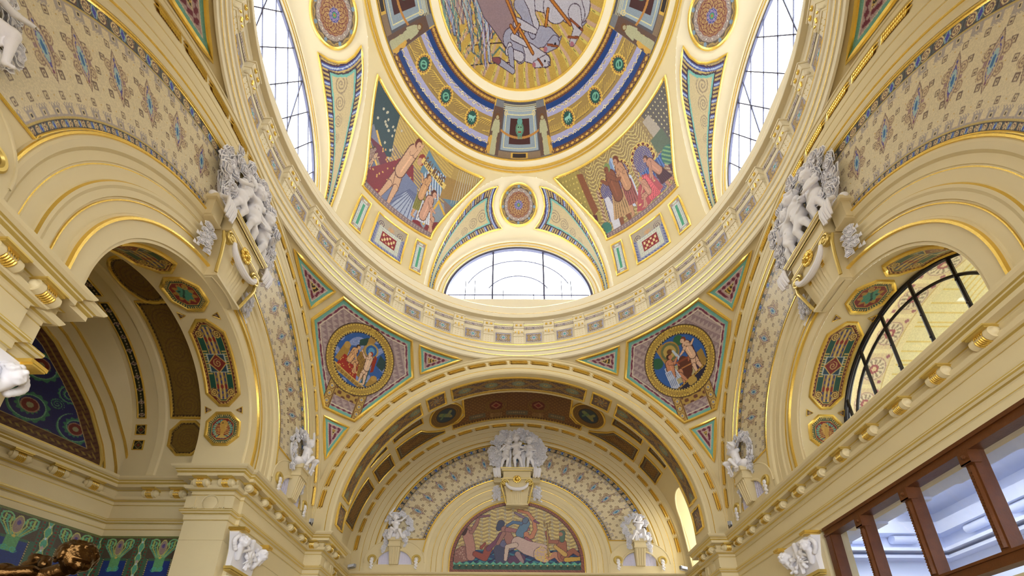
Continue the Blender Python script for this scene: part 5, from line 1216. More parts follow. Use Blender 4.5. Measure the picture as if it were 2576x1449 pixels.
# ---- blue lunette of the left niche (on the canted back wall)
def lun_p(s, z):
    c = Cv(s, z, (.10, .12, .36)); d = pdist(s, z, LUNP)
    for cx, cy, rr, red in ((1.15, 7.38, .33, 1), (1.95, 7.45, .36, 1), (2.05, 8.35, .36, 1), (1.45, 8.02, .22, 0), (2.65, 8.05, .3, 1), (1.05, 7.9, .12, 0), (1.55, 7.0, .12, 0), (2.75, 8.85, .3, 0), (2.4, 8.9, .14, 0), (1.72, 8.55, .13, 0), (2.9, 7.4, .34, 1), (1.58, 7.72, .12, 0), (.78, 7.02, .12, 0), (2.5, 7.85, .1, 0)):
        q = np.hypot(s-cx, z-cy); a = np.arctan2(z-cy, s-cx); c.f((q < rr) & (q > rr*.1) & (((q/rr*(2.2 if red else 2.6)-a/(2*pi)) % 1) < .42+.12*np.sin(a*14)), (.22, .44, .36)); c.f((q < rr) & (((q/rr*(2.2 if red else 2.6)-a/(2*pi)) % 1) < .12), (.42, .62, .50))
        if red: c.circ(cx, cy, rr*.42, (.60, .46, .40)); c.circ(cx, cy, rr*.36, (.40, .14, .14)); c.circ(cx, cy, rr*.16, (.55, .55, .42))
    c.f(d < .27, (.36, .24, .14)); c.f((d < .25) & (d > .05) & (((s*7+z*7) % 1) < .4), (.27, .13, .11)); c.f((abs(d-.14) < .03) & (((s*9-z*9) % 1) < .5), (.52, .42, .20)); c.f((abs(d-.265) < .008), (.66, .58, .40)); return c.noise(.1)
LUNP = [(s_, z_) for s_, z_ in zip(*[q for q in lun(np.linspace(.18, 1, 18), -.06)])]+[(3.08, 6.82), (.52, 6.82)]
LUNP = [(max(s_, .5), z_) for s_, z_ in LUNP]
o = mosaic('lunette_mosaic', lambda s, z: facet(s, z, .03), LUNP, .0115, lun_p, frame=.035, fstep=.15, fmat=GOLDP); tag(o, 'dark blue lunette mosaic with green tendrils and red rosettes in the left niche', 'mosaic')
# ---- green and blue mosaic wall under the niche entablature
def tile_p(s, z):
    c = Cv(s, z, (.24, .38, .30)); per = .92; q = (s % per)/per-.5; top = 5.38
    c.f((abs(q) < .26) & (z < top-.55), (.10, .20, .48)); c.f((abs(abs(q)-.27) < .012) & (z < top-.5) & (((z*22) % 1) < .5), DK); c.f((abs(abs(q)-.27) < .012) & (z < top-.5) & (((z*22) % 1) >= .5), (.72, .64, .44))
    for j in (-1, 1):
        c.f((abs(q-j*.5) < .075), (.20, .28, .24)); w_ = .045+.018*np.sin(z*26); c.f(abs(q-j*.5) < w_, (.34, .64, .54)); c.f((abs(abs(q-j*.5)-w_) < .008), (.74, .76, .46)); c.f(np.hypot((q-j*.5)*per/.02, ((z*4.1) % 1-.5)/.10) < 1, (.74, .82, .88)); c.f((abs(abs(q-j*.5)-.115) < .022) & (((z*14) % 1) < .55), (.46, .18, .16)); c.f(np.abs(q-j*.5)*per/.03+np.abs((z*1.35) % 1-.5)/.06 < 1, (.70, .62, .62))
    m = (z > top-.62) & (abs(q) < .34); Z = z-(top-.28); c.f(m & (z > top-.5), (.30, .26, .22)); 
    for sg in (-1, 1):
        Q = np.hypot(q*per-sg*.20, Z-.12); A = np.arctan2(Z-.12, (q*per-sg*.2)*sg); c.f((Q < .12) & (((Q/.12*2.0-A/(2*pi)) % 1) < .45), (.50, .74, .52))
        for i in range(5): cv_ = sg*(.07+.05*i)*np.clip((Z+.38)/.4, 0, 1)**1.3; c.f((abs(q*per-cv_) < .013) & (Z > -.36) & (Z < .12+.02*i), ((.36, .66, .56), (.66, .72, .42))[i % 2])
    c.f(np.hypot(q*per/.07, (Z-.02)/.16) < 1.15, (.76, .74, .44)); c.f(np.hypot(q*per/.07, (Z-.02)/.16) < 1, (.58, .50, .48)); c.f(np.hypot(q*per/.03, (Z-.06)/.05) < 1, (.34, .28, .52)); c.f((Z < -.2) & (Z > -.5) & (abs(q*per) < .1), (.38, .62, .42)); c.f(np.hypot(q*per/.03, (Z+.2)/.03) < 1, (.80, .74, .4))
    for sg in (-1, 1): c.spiral(0, 0, 0, 1, DK); Q = np.hypot(q*per-sg*.07, Z+.45); c.f((Q < .06) & (((Q/.06*1.6-np.arctan2(Z+.45, q*per-sg*.07)*sg/(2*pi)) % 1) < .5), (.30, .66, .60))
    c.f(z > top-.05, (.42, .44, .26)); return c.noise(.14)
o = mosaic('wall_mosaic', lambda s, z: facet(s, z, .035), [(.03, 3.4), (3.05, 3.4), (3.05, 5.38), (.03, 5.38)], .0105, tile_p, frames=False); tag(o, 'green and blue peacock pattern mosaic on the canted wall of the left niche', 'mosaic', 'peacock mosaics of the left niche')
o = mosaic('wall_mosaic', lambda s, z: np.stack([-8.93+s, 0*s+2.765, z], -1), [(.0, 3.4), (2.0, 3.4), (2.0, 5.38), (.0, 5.38)], .0105, tile_p, frames=False); tag(o, 'green and blue peacock pattern mosaic beside the left pier', 'mosaic', 'peacock mosaics of the left niche')

# ---- sea scene on the end wall
def sea(x, z):
    c = Cv(x, z, (.70, .62, .42)); c.c[:, 3] = .15
    wv = z*7+.25*np.sin(x*14); c.f(((wv % 1) < .16), (.86, .80, .56)); c.f((((wv+.5) % 1) < .12), (.46, .36, .38)); c.f((np.hypot(((x*3.5) % 1-.5)/.14, ((wv+.25) % 1-.5)/.3) < 1), (.56, .58, .62)); c.f((np.hypot(((x*3.5) % 1-.5)/.07, ((wv+.25) % 1-.5)/.15) < 1), (.84, .74, .36))
    c.rect(-3, 3, 6.7, 7.62, (.12, .24, .42)); c.f((z < 7.62) & (np.sin(x*10+z*30) > .6), (.20, .46, .54)); c.f((z < 7.62) & (np.sin(x*13-z*26) > .8), (.10, .12, .28))
    q = lambda a_, b_: ((a_-697)*.00838, 6.78+(708-b_)*.00996)
    def st(pts, w0, w1, col, edge=(.26, .16, .22)):
        n_ = len(pts)-1; k = .0068
        for i in range(n_): c.seg(q(*pts[i]), q(*pts[i+1]), k*(w0+(w1-w0)*i/n_)+.016, edge, w2=k*(w0+(w1-w0)*(i+1)/n_)+.016)
        for i in range(n_): c.seg(q(*pts[i]), q(*pts[i+1]), k*(w0+(w1-w0)*i/n_), col, w2=k*(w0+(w1-w0)*(i+1)/n_))
    BR, RB, DKP, NV = (.60, .42, .40), (.56, .28, .26), (.34, .22, .36), (.26, .28, .40)
    st([(440, 655), (470, 640)], 30, 44, (.54, .38, .37)); 
    for i in range(60): a_ = rng.rand()*6.28; c.circ(*q(468+38*cos(a_)*rng.rand(), 632+34*sin(a_)*rng.rand()), .018, (.72, .58, .54))
    st([(502, 650), (498, 610), (482, 560)], 22, 26, (.68, .50, .47)); st([(470, 545), (466, 560)], 15, 12, (.26, .15, .17)); st([(500, 555), (522, 520), (528, 495)], 11, 7, BR); st([(520, 495), (575, 490)], 7, 5, (.48, .32, .38)); st([(495, 545), (478, 528)], 8, 6, BR)
    st([(520, 640), (560, 655), (575, 620)], 14, 20, RB); st([(575, 620), (610, 590), (628, 560)], 12, 8, (.44, .26, .38)); st([(545, 615), (560, 600)], 8, 5, RB)
    st([(640, 660), (625, 625), (650, 600)], 40, 26, NV); st([(680, 665), (715, 655)], 26, 20, DKP); st([(640, 600), (676, 612)], 20, 16, (.38, .38, .52))
    st([(628, 520), (618, 540)], 18, 14, (.22, .26, .38)); st([(645, 545), (668, 590)], 20, 24, BR); st([(655, 545), (700, 550), (748, 543)], 12, 7, (.60, .40, .42)); st([(640, 560), (615, 600)], 10, 8, BR)
    st([(706, 590), (738, 585)], 30, 26, (.42, .58, .54)); st([(712, 560), (735, 520)], 24, 22, (.36, .48, .60)); st([(735, 505), (732, 512)], 15, 13, (.34, .42, .54)); st([(715, 520), (680, 515), (655, 530)], 9, 6, (.30, .42, .58)); st([(725, 495), (690, 478)], 7, 5, (.5, .42, .52))
    st([(705, 468), (745, 478), (772, 510), (776, 545), (762, 572), (738, 578), (738, 562)], 7, 13, (.72, .48, .38)); st([(735, 578), (770, 600), (798, 612)], 7, 4, (.58, .34, .40)); st([(775, 510), (792, 520)], 6, 3, (.48, .3, .44))
    st([(700, 595), (740, 615), (800, 630)], 32, 44, (.74, .64, .62)); st([(800, 640), (815, 650)], 40, 30, (.72, .62, .60)); st([(690, 605), (655, 612), (648, 660)], 14, 8, (.76, .68, .64)); st([(830, 650), (860, 640), (880, 665)], 18, 10, (.70, .50, .42)); st([(700, 640), (720, 668)], 14, 8, (.6, .5, .52))
    for i in range(90): a_ = rng.rand()*6.28; r_ = math.sqrt(rng.rand()); c.circ(*q(808+36*cos(a_)*r_, 640+30*sin(a_)*r_), .02, (.84, .72, .36), .2)
    st([(890, 650), (888, 600)], 24, 26, (.60, .38, .32)); st([(893, 558), (890, 585)], 15, 12, (.32, .42, .38)); c.circ(*q(886, 562), .075, (.66, .46, .38)); st([(868, 592), (835, 592), (824, 555)], 10, 7, (.60, .38, .33)); st([(830, 650), (828, 520)], 2, 2, (.74, .62, .34)); st([(818, 530), (816, 512)], 1.5, 1.5, (.74, .62, .34)); st([(838, 530), (842, 512)], 1.5, 1.5, (.74, .62, .34))
    st([(895, 650), (935, 625), (958, 640)], 15, 9, (.58, .36, .30)); st([(905, 660), (975, 655)], 12, 9, (.74, .60, .28)); st([(860, 610), (900, 640)], 8, 12, (.76, .62, .36))
    c.rect(-3, 3, 6.7, 7.12, (.20, .34, .30)); q = (x*4.2) % 1-.5; c.f((z > 7.06) & (z < 7.18-.22*abs(q)) & (z > 7.04), (.38, .66, .58)); c.f((z < 7.1) & (abs(q)*.28+abs(z-6.98) < .08), (.14, .24, .22)); c.f(np.hypot(q/.10, (z-7.03)/.02) < 1, (.84, .72, .42))
    R_ = np.hypot(x, z-ZA); b_ = (R_ > 2.26) & (z > ZA) | (abs(x) > 2.26) | (z < 6.88); c.f(b_, (.46, .28, .28)); A = np.where(z > ZA, np.arctan2(z-ZA, x)*2.3, z+x); k = (A*7.5) % 1
    c.f(b_ & (k > .25) & (k < .8), (.62, .42, .32)); c.f(b_ & (k > .4) & (k < .65), (.46, .24, .30)); c.f((abs(R_-2.255) < .012) & (z > ZA), DK)
    return c.noise(.1)
LP = [(2.40*cos(a), ZA+2.40*sin(a)) for a in np.linspace(0, pi, 49)]+[(-2.40, 6.76), (2.40, 6.76)]
o = mosaic('lunette_mosaic', lambda x, z: np.stack([x, 0*x+YT-.005, z], -1), LP, .0155, sea, frame=.03, fstep=.12); tag(o, 'half round mosaic of sea creatures, horses and bathers on the end wall', 'mosaic')
# ================================================================ small vents with scrolled caps, hall beyond
def vent(F, u0, where, rotz_, plane_pt):
    t = empty('arched_vent', tuple(F(u0, 0, 6.69)), (0, 0, rotz_))   # local x = along the wall, -y = out of the wall
    def L(u, d, z): return np.stack(np.broadcast_arrays(np.asarray(u, float), -np.asarray(d, float), np.asarray(z, float)-6.69), -1)
    b = B()      # cap plate
    a = np.linspace(0, pi, 33); xo = 1.06*np.cos(a); zo = 7.1+.86*np.sin(a)**.9
    for d0, d1 in ((.03, .03),):
        b.grid(np.stack([L(xo, .075, zo), L(.66*np.cos(a), .075, 7.02+.56*np.sin(a))])); b.grid(np.stack([L(xo, 0, zo), L(xo, .075, zo)])); b.grid(np.stack([L(.66*np.cos(a), .075, 7.02+.56*np.sin(a)), L(.66*np.cos(a), .0, 7.02+.56*np.sin(a))]))
        for sg in (-1, 1): b.grid(np.array([[L(sg*1.06, .075, 7.1), L(sg*1.06, .075, 6.70)], [L(sg*.66, .075, 7.02), L(sg*.66, .075, 6.70)]]))
        b.grid(np.array([[L(-.66, .075, 7.02), L(-.66, .075, 6.70)], [L(.66, .075, 7.02), L(.66, .075, 6.70)]]))
    b.tube(L(.66*np.cos(a), .085, 7.02+.56*np.sin(a)), .035, 6, 0); b.tube(L(xo, .07, zo), .022, 6, 0)
    b.obj('cap', CREAM, t, ang=30)
    g = B(); g.grid(np.stack([L(.66*np.cos(a), .02, 7.02+.56*np.sin(a)), L(.66*np.cos(a), .02, 7.02+0*a)])); 
    for i in range(-6, 7): h_ = .56*math.sqrt(max(0, 1-(i*.1/.66)**2)); g.tube(L(np.array([i*.1, i*.1]), .03, np.array([7.02, 7.02+h_])), .012, 4); g.tube(L(np.array([-.6, .6]), .03, 7.06+np.array([.04*(i+6)]*2)), .006, 4) if abs(i) < 6 else None
    g.obj('grille', LILAC, t)
    for sg in (-1, 1):
        r_ = B(); th = np.linspace(0, 2*pi, 29)[:-1]; r_.tube(L(sg*.78+.125*np.cos(th), .10, 7.22+.125*np.sin(th)), .04, 8, closed=True, up=L(0, 1, 0)-L(0, 0, 0)); r_.obj('gilt_ring', GOLDP, t)
        s = B()
        for k in range(9): s.ball(L(sg*.78+.03*sin(k*2.4), .13, 7.20-.042*k), .052-.002*k, 0, 8, 6, (1, .8, 1))
        s.obj('husk_drop', PLASTER, t)
    # tapering fluted pedestal
    p_ = B()
    def blk(w0, w1, d0, d1, z0, z1):
        v = [L(-w0, 0, z0), L(w0, 0, z0), L(w0, d0, z0), L(-w0, d0, z0), L(-w1, 0, z1), L(w1, 0, z1), L(w1, d1, z1), L(-w1, d1, z1)]
        p_.add(np.array(v), [(0, 1, 2, 3), (4, 7, 6, 5), (0, 4, 5, 1), (1, 5, 6, 2), (2, 6, 7, 3), (3, 7, 4, 0)])
    blk(.15, .19, .16, .28, 7.0, 7.62); blk(.22, .22, .32, .33, 7.62, 7.68); blk(.20, .20, .30, .30, 7.68, 7.84); blk(.24, .25, .34, .36, 7.84, 7.95)
    for i in range(4): p_.tube(L(np.array([-.11+.073*i, -.14+.094*i]), np.array([.165, .285]), np.array([7.02, 7.6])), .022, 6)
    p_.obj('pedestal', CREAM, t, ang=30)
    tag(t, 'arched vent cap with white grille and gilt rings, %s' % where, 'vent', 'arched vents with gilt rings')
for side, u, rz, wh in (('F', -4.33, 0, 'left side of the bay end wall'), ('F', 4.33, 0, 'right side of the bay end wall'), ('L', 4.33, pi/2, 'far foot of the left wall arch'), ('L', -4.33, pi/2, 'near foot of the left wall arch'), ('R', 4.33, -pi/2, 'far foot of the right wall arch')):
    vent(FR('F', YT) if side == 'F' else FR(side), u, wh, rz, None)

# ---- hall beyond the right screens
b = B()
b.box((10.6, -1, 3.5), (.2, 16, 7.0)); b.box((8.5, 4.6, 3.5), (4.2, .2, 7.0)); 
tag(b.obj('wall_right_corridor', HALLB), 'pale blue white corridor wall seen through the wooden screen', kind='structure')
b = B()
for z_, d_ in ((4.55, .16), (4.72, .10), (5.55, .3), (5.7, .4), (5.15, .06)): b.box((10.5-d_/2, -1, z_), (d_, 16, .08)); b.box((8.5, 4.5-d_/2, z_+.004), (4.2, d_, .081))
b.box((10.45, -1, 6.3), (.5, 16, .3)); b.box((8.5, 4.45, 6.304), (4.2, .5, .301))
for x in (7.2, 8.7, 10.2): b.box((x, 4.47, 2.2), (.35, .08, 4.6)); b.box((x, 4.44, 4.3), (.45, .12, .2))
for y in (3.3, 1.5, -.3, -2.1): b.box((10.47, y, 2.2), (.08, .35, 4.6)); b.box((10.44, y, 4.3), (.12, .45, .2))
for x in (7.5, 8.3, 9.4): b.tube([(x-.28, 4.38, 6.05), (x+.28, 4.38, 6.05)], .11, 12)
for y in (3.4, 2.3, 1.2, .1, -1.): b.tube([(10.38, y-.28, 6.05), (10.38, y+.28, 6.05)], .11, 12)
tag(b.obj('trim_14', HALLB), 'pale blue cornices, scrolls and pilasters of the corridor behind the screen', kind='structure')
b = B()
for xx in (7.95, 9.45):
    a = np.linspace(0, pi, 25); b.tube(np.stack([xx+.42*np.cos(a), 0*a+4.42, 3.2+.42*np.sin(a)], -1), .07, 6)
for yy in (2.4, .6, -1.2):
    a = np.linspace(0, pi, 25); b.tube(np.stack([0*a+10.42, yy+.42*np.cos(a), 3.2+.42*np.sin(a)], -1), .07, 6)
tag(b.obj('trim_15', HALLB), 'pale blue round arches on the corridor walls', kind='structure')
b = B()
for xx in (7.95, 9.45): b.box((xx, 4.48, 2.6), (1.0, .04, 2.8))
for yy in (2.4, .6, -1.2): b.box((10.48, yy, 2.6), (.04, 1.2, 2.8))
tag(b.obj('wall_right_fields', HALLC), 'pale yellow wall fields between the corridor pilasters', kind='structure')
# corridor ceiling band next to the screen, with a skylight behind
b = B()
for i, (x0, x1, z) in enumerate(((6.2, 6.9, 5.46), (6.9, 7.0, 5.56), (7.0, 7.35, 5.60), (7.35, 7.45, 5.72), (7.45, 7.7, 5.76))): b.box(((x0+x1)/2, -1, z+.2), (x1-x0, 11.2, .4))
for j in range(8): b.box((7.2, 3.6-1.1*j, 5.57), (.3, .5, .06))
tag(b.obj('ceiling_corridor', HALLB), 'pale blue stepped soffit of the corridor just behind the wooden screen', kind='structure')
b = B(); b.box((10.1, -2.2, 6.85), (1.5, 13.8, .1)); b.box((8.6, -9, 3.4), (5.2, .1, 6.9)); b.box((10.7, -6, 3.4), (.1, 6, 6.9))
tag(b.obj('ceiling_corridor', HALLB), 'flat pale blue roof of the corridor beside its skylight', kind='structure')
b = B(); b.box((15.3, 0, 7.4), (.1, 8, 1.6)); b.box((11.7, 0, 6.98), (7.2, 8, .1)); tag(b.obj('wall_right_hall', HALLC), 'pale end wall of the vaulted hall behind the iron window', kind='structure')
# vaulted hall seen through the iron window: barrel along x with gold lines and roundels
def hall_p(x, y):     # x arc metres from crown, y depth
    c = Cv(x, y, (.90, .89, .78)); q = np.maximum(abs(((x+1.5) % 3)-1.5)*1.15, abs(((y) % 2.4)-1.2)); c.f(((q*8.5) % 1) < .16, (.86, .78, .46), .1)
    c.circ(1.5, 3.0, .0, DK)
    for cy in (2.4, 4.8, 7.2):
        for cx in (-3, 0, 3):
            d = np.maximum(abs(x-cx), abs(y-cy)); c.f(abs(d-.12) < .012, (.55, .4, .4)); c.f(abs(np.hypot(x-cx, y-cy)-.1) < .014, (.45, .3, .4))
    return c.noise(.03)
o = mosaic('hall_vault', lambda x, y: np.stack([7.25+y, 3.3*np.sin(x/3.3)-0., 7.0+3.3*np.cos(x/3.3)-.2], -1), [(-4.8, .9), (4.8, .9), (4.8, 8), (-4.8, 8)], .03, hall_p, frames=False); o.name = 'ceiling_hall'; tag(o, 'pale vault with fine gold line pattern seen through the iron window', kind='structure')
def arch_ros(x, y):
    c = Cv(x, y, (.92, .90, .78)); q = ((x) % .75)-.375; R_ = np.hypot(q, y-.42); c.f((abs(y-.42) < .26) & (abs(q) < .33), (.86, .82, .72)); c.f((R_ < .25), (.70, .60, .62)); c.f(R_ < .225, (.88, .86, .80)); c.f((R_ < .21) & (np.sin(np.arctan2(y-.42, q)*12) > .1), (.60, .56, .54)); c.f(R_ < .10, (.62, .36, .44)); c.f(R_ < .05, (.86, .80, .7))
    for sx in (-1, 1):
        for sy in (-1, 1): c.circ(0, 0, 0, DK); c.f(np.hypot(q-sx*.27, y-.42-sy*.2) < .04, (.62, .40, .5))
    c.f(abs(abs(y-.42)-.28) < .008, (.8, .72, .5)); return c.noise(.03)
o = mosaic('hall_arch', lambda x, y: np.stack([7.3+y, 2.75*np.sin(x/2.75), 7.0+2.75*np.cos(x/2.75)-.1], -1), [(-4.3, 0), (4.3, 0), (4.3, .85), (-4.3, .85)], .022, arch_ros, frames=False); o.name = 'trim_16'; tag(o, 'pale arch soffit with mauve roundels behind the iron window', kind='structure')
b = B(); a = np.linspace(-.1, pi+.1, 49)
b.grid(np.stack([np.stack([0*a+8.15, r_*np.cos(a), 6.9+r_*np.sin(a)], -1) for r_ in (2.75, 3.3)])); b.grid(np.stack([np.stack([0*a+7.3, r_*np.cos(a), 6.9+r_*np.sin(a)], -1) for r_ in (2.75, 3.6)]))
tag(b.obj('trim_17', HALLC), 'pale arch faces of the vaulted hall behind the iron window', kind='structure')
# ================================================================ SCULPTURE: smooth-union fields meshed as one continuous surface
class Field:
    def __init__(s, lo, hi, h):
        s.lo = np.array(lo, float); s.h = h; s.n = (np.ceil((np.array(hi)-s.lo)/h).astype(int)+1)
        ax = [s.lo[i]+h*np.arange(s.n[i]) for i in range(3)]
        s.X, s.Y, s.Z = np.meshgrid(*ax, indexing='ij'); s.D = np.full(s.X.shape, 9.)
    def _sl(s, c0, c1, pad):
        lo = np.maximum(np.floor((np.minimum(c0, c1)-pad-s.lo)/s.h).astype(int), 0); hi = np.minimum(np.ceil((np.maximum(c0, c1)+pad-s.lo)/s.h).astype(int)+1, s.n)
        return tuple(slice(a, b_) for a, b_ in zip(lo, np.maximum(hi, lo+1)))
    def _un(s, sl, d, k, sub=False):
        D = s.D[sl]
        if sub: d = -d; h = np.clip(.5-.5*(D-d)/k, 0, 1); s.D[sl] = D+(d-D)*h+k*h*(1-h); return
        h = np.clip(.5+.5*(D-d)/k, 0, 1); s.D[sl] = D*(1-h)+d*h-k*h*(1-h)
    def cap(s, a, b_, ra, rb=None, k=.02, sub=False):
        rb = ra if rb is None else rb; a = np.array(a, float); b_ = np.array(b_, float); sl = s._sl(a, b_, max(ra, rb)+k*2+.05)
        X, Y, Z = s.X[sl]-a[0], s.Y[sl]-a[1], s.Z[sl]-a[2]; v = b_-a; t = np.clip((X*v[0]+Y*v[1]+Z*v[2])/(v@v+1e-12), 0, 1)
        s._un(sl, np.sqrt((X-t*v[0])**2+(Y-t*v[1])**2+(Z-t*v[2])**2)-(ra+(rb-ra)*t), k, sub)
    def ell(s, c, r, k=.02, sub=False, R=None):
        c = np.array(c, float); r = np.array(r, float); sl = s._sl(c, c, r.max()+k*2+.05)
        P = np.stack([s.X[sl]-c[0], s.Y[sl]-c[1], s.Z[sl]-c[2]], -1)
        if R is not None: P = P@np.array(R)
        q = np.sqrt(((P/r)**2).sum(-1)); s._un(sl, (q-1)*r.min(), k, sub)
    def mesh(s, name, m, parent=None):
        D = s.D; nx, ny, nz = D.shape; S = D < 0
        cs = [D[i:nx-1+i, j:ny-1+j, k:nz-1+k] for i in (0, 1) for j in (0, 1) for k in (0, 1)]
        C8 = np.stack(cs); I8 = C8 < 0; act = I8.any(0) & ~I8.all(0)
        off = np.array([(i, j, k) for i in (0, 1) for j in (0, 1) for k in (0, 1)], float)
        idx = np.argwhere(act); c = C8[:, act]; acc = np.zeros((len(idx), 3)); cnt = np.zeros(len(idx))
        for a in range(8):
            for b_ in range(a+1, 8):
                if abs(off[a]-off[b_]).sum() != 1: continue
                mm = (c[a] < 0) != (c[b_] < 0); t = c[a]/(c[a]-c[b_]+1e-12); acc[mm] += (off[a]+(off[b_]-off[a])*t[:, None])[mm]; cnt[mm] += 1
        V = s.lo+s.h*(idx+acc/cnt[:, None]); id3 = -np.ones(act.shape, int); id3[tuple(idx.T)] = np.arange(len(idx)); Q = []
        for ax in range(3):
            sl0 = [slice(None)]*3; sl1 = [slice(None)]*3; sl0[ax] = slice(0, -1); sl1[ax] = slice(1, None)
            e = S[tuple(sl0)] != S[tuple(sl1)]; pos = np.argwhere(e); o1, o2 = [a for a in range(3) if a != ax]
            pos = pos[(pos[:, o1] > 0) & (pos[:, o2] > 0) & (pos[:, o1] < act.shape[o1]) & (pos[:, o2] < act.shape[o2])]
            def g(d1, d2): p = pos.copy(); p[:, o1] -= d1; p[:, o2] -= d2; return id3[tuple(p.T)]
            q = np.stack([g(1, 1), g(0, 1), g(0, 0), g(1, 0)], -1); fl = S[tuple(pos.T)]
            if ax == 1: fl = ~fl
            q[~fl] = q[~fl][:, ::-1]; Q.append(q)
        Q = np.concatenate(Q); Q = Q[(Q >= 0).all(1)]
        return fastmesh(name, V, Q, None, m, parent)
def head(f, c, r, look=(0, -1, 0), hair=1.):
    """child's head: skull, face with brow, nose, cheeks, chin, eyes, ears and curls; look = facing direction"""
    c = np.array(c, float); L = np.array(look, float); L /= np.linalg.norm(L); U = np.array([0, 0, 1.]); U = U-L*(U@L); U /= np.linalg.norm(U); Rr = np.cross(L, U)
    P = lambda a, b_, g: c+r*(a*Rr+b_*L+g*U)
    f.ell(c, (r, r*1.02, r*1.1), .01); f.ell(P(0, .35, -.35), (r*.72, r*.62, r*.66), .02)
    f.cap(P(0, .92, .12), P(0, 1.12, -.18), r*.10, r*.15, .012); f.ell(P(0, .92, -.42), (r*.26,)*3, .015); f.ell(P(0, .78, -.78), (r*.24,)*3, .02)
    for sx in (-1, 1):
        f.ell(P(sx*.42, .72, -.25), (r*.32,)*3, .03); f.ell(P(sx*.34, .93, .10), (r*.15,)*3, .01, sub=True); f.ell(P(sx*.34, .86, .09), (r*.12,)*3, .006); f.cap(P(sx*.12, .96, .28), P(sx*.5, .84, .26), r*.09, r*.07, .02)
        f.ell(P(sx*.98, 0, -.1), (r*.16, r*.16, r*.24), .01)
    f.cap(P(-.16, .97, -.50), P(.16, .97, -.50), r*.035, k=.008, sub=True)
    if hair:
        for i in range(46):
            a = rng.rand()*2*pi; g = rng.rand()*1.15-.05; q = math.sqrt(max(0, 1-min(g, 1)**2)); p = (cos(a)*q*1.02, sin(a)*q*1.02, g*1.05+.05)
            if p[1] > .45 and p[2] < .55: continue
            f.ell(P(*p), (r*.29*hair,)*3, .005)
def hand(f, w, dirv, s=.05):
    """palm, four curled fingers of unequal length and a thumb"""
    w = np.array(w, float); d = np.array(dirv, float); d /= np.linalg.norm(d); u = np.cross(d, (0, .3, 1)); u /= np.linalg.norm(u)+1e-9; n = np.cross(d, u)
    f.ell(w+d*s*.5, (s*.5, s*.5, s*.42), .01)
    for i, l in enumerate((.75, .95, 1.0, .85)):
        b_ = w+d*s*.8+u*s*(.42-.28*i); m = b_+d*s*l*.5+n*s*.08; e = m+d*s*l*.32+n*s*.3; f.cap(b_, m, s*.15, s*.13, .004); f.cap(m, e, s*.13, s*.10, .004)
    f.cap(w+d*s*.25+u*s*.45, w+d*s*.7+u*s*.85+n*s*.15, s*.16, s*.12, .008)
def foot(f, a, d, s=.06):
    a = np.array(a, float); d = np.array(d, float); d /= np.linalg.norm(d); e = a+d*s*1.6+np.array([0, 0, -s*.35]); f.cap(a, e, s*.52, s*.40, .015); f.ell(a-d*s*.3+np.array([0, 0, -s*.2]), (s*.4,)*3, .01)
    sd = np.cross(d, (0, 0, 1))
    for i in range(5): f.ell(e+d*s*(.42-.06*i)+sd*s*(.34-.17*i), (s*(.17-.02*i),)*3, .004)
def child(f, base, H, pelvis, chest, look, legs, arms, hr=.108):
    """legs: [(knee, ankle, footdir)], arms: [(elbow, wrist)] in units of H relative to base"""
    base = np.array(base, float); P = lambda p: base+H*np.array(p, float)
    pv, ch = P(pelvis), P(chest); up = (ch-pv)/np.linalg.norm(ch-pv); L = np.array(look, float); L[2] = 0; L /= np.linalg.norm(L)+1e-9; sd = np.cross(L, (0, 0, 1))
    f.ell(pv, (.092*H, .085*H, .085*H), .03); f.cap(pv, ch, .080*H, .092*H, .035*H/.5); f.ell((pv*.6+ch*.4)+L*.025*H, (.08*H, .075*H, .085*H), .03); f.ell(ch+L*.02*H, (.105*H, .078*H, .09*H), .03)
    nk = ch+up*.115*H; hd = nk+up*.105*H+L*.015*H; f.cap(ch+up*.04*H, nk+up*.03*H, .05*H, .042*H, .02)
    for i, (k_, a_, fd) in enumerate(legs):
        s_ = -1 if i == 0 else 1; hp = pv+sd*s_*.05*H-up*.02*H; K, A = P(k_), P(a_)
        f.cap(hp, K, .072*H, .048*H, .03); f.ell(K, (.045*H,)*3, .015); f.cap(K, A, .046*H, .028*H, .02); f.ell(K*.65+A*.35-L*.012*H, (.042*H,)*3, .02); foot(f, A, fd, .045*H)
    for i, (e_, w_) in enumerate(arms):
        s_ = -1 if i == 0 else 1; sh = ch+sd*s_*.105*H+up*.045*H; E_, W_ = P(e_), P(w_)
        f.ell(sh, (.048*H,)*3, .02); f.cap(sh, E_, .042*H, .034*H, .02); f.cap(E_, W_, .034*H, .024*H, .012); hand(f, W_, W_-E_, .042*H)
    head(f, hd, hr*H*.86, look)
    for sx in (-1, 1): f.ell(ch+sd*sx*.045*H+L*.085*H, (.012*H,)*3, .012)
    f.ell(pv+up*.06*H+L*.095*H, (.012*H,)*3, .01, sub=True)
def drape(f, pts, r=.03, n=5, wob=.02, seed=0):
    pts = np.array(pts, float)
    for j in range(n):
        o = np.array([(j-(n-1)/2)*r*1.3, -.008*(j % 2), 0])
        q = [p+o+np.array([wob*sin(i*1.7+j+seed), 0, wob*cos(i*2.1+j*2+seed)]) for i, p in enumerate(pts)]
        for a, b_ in zip(q[:-1], q[1:]): f.cap(a, b_, r*.75, r*.75, .012)
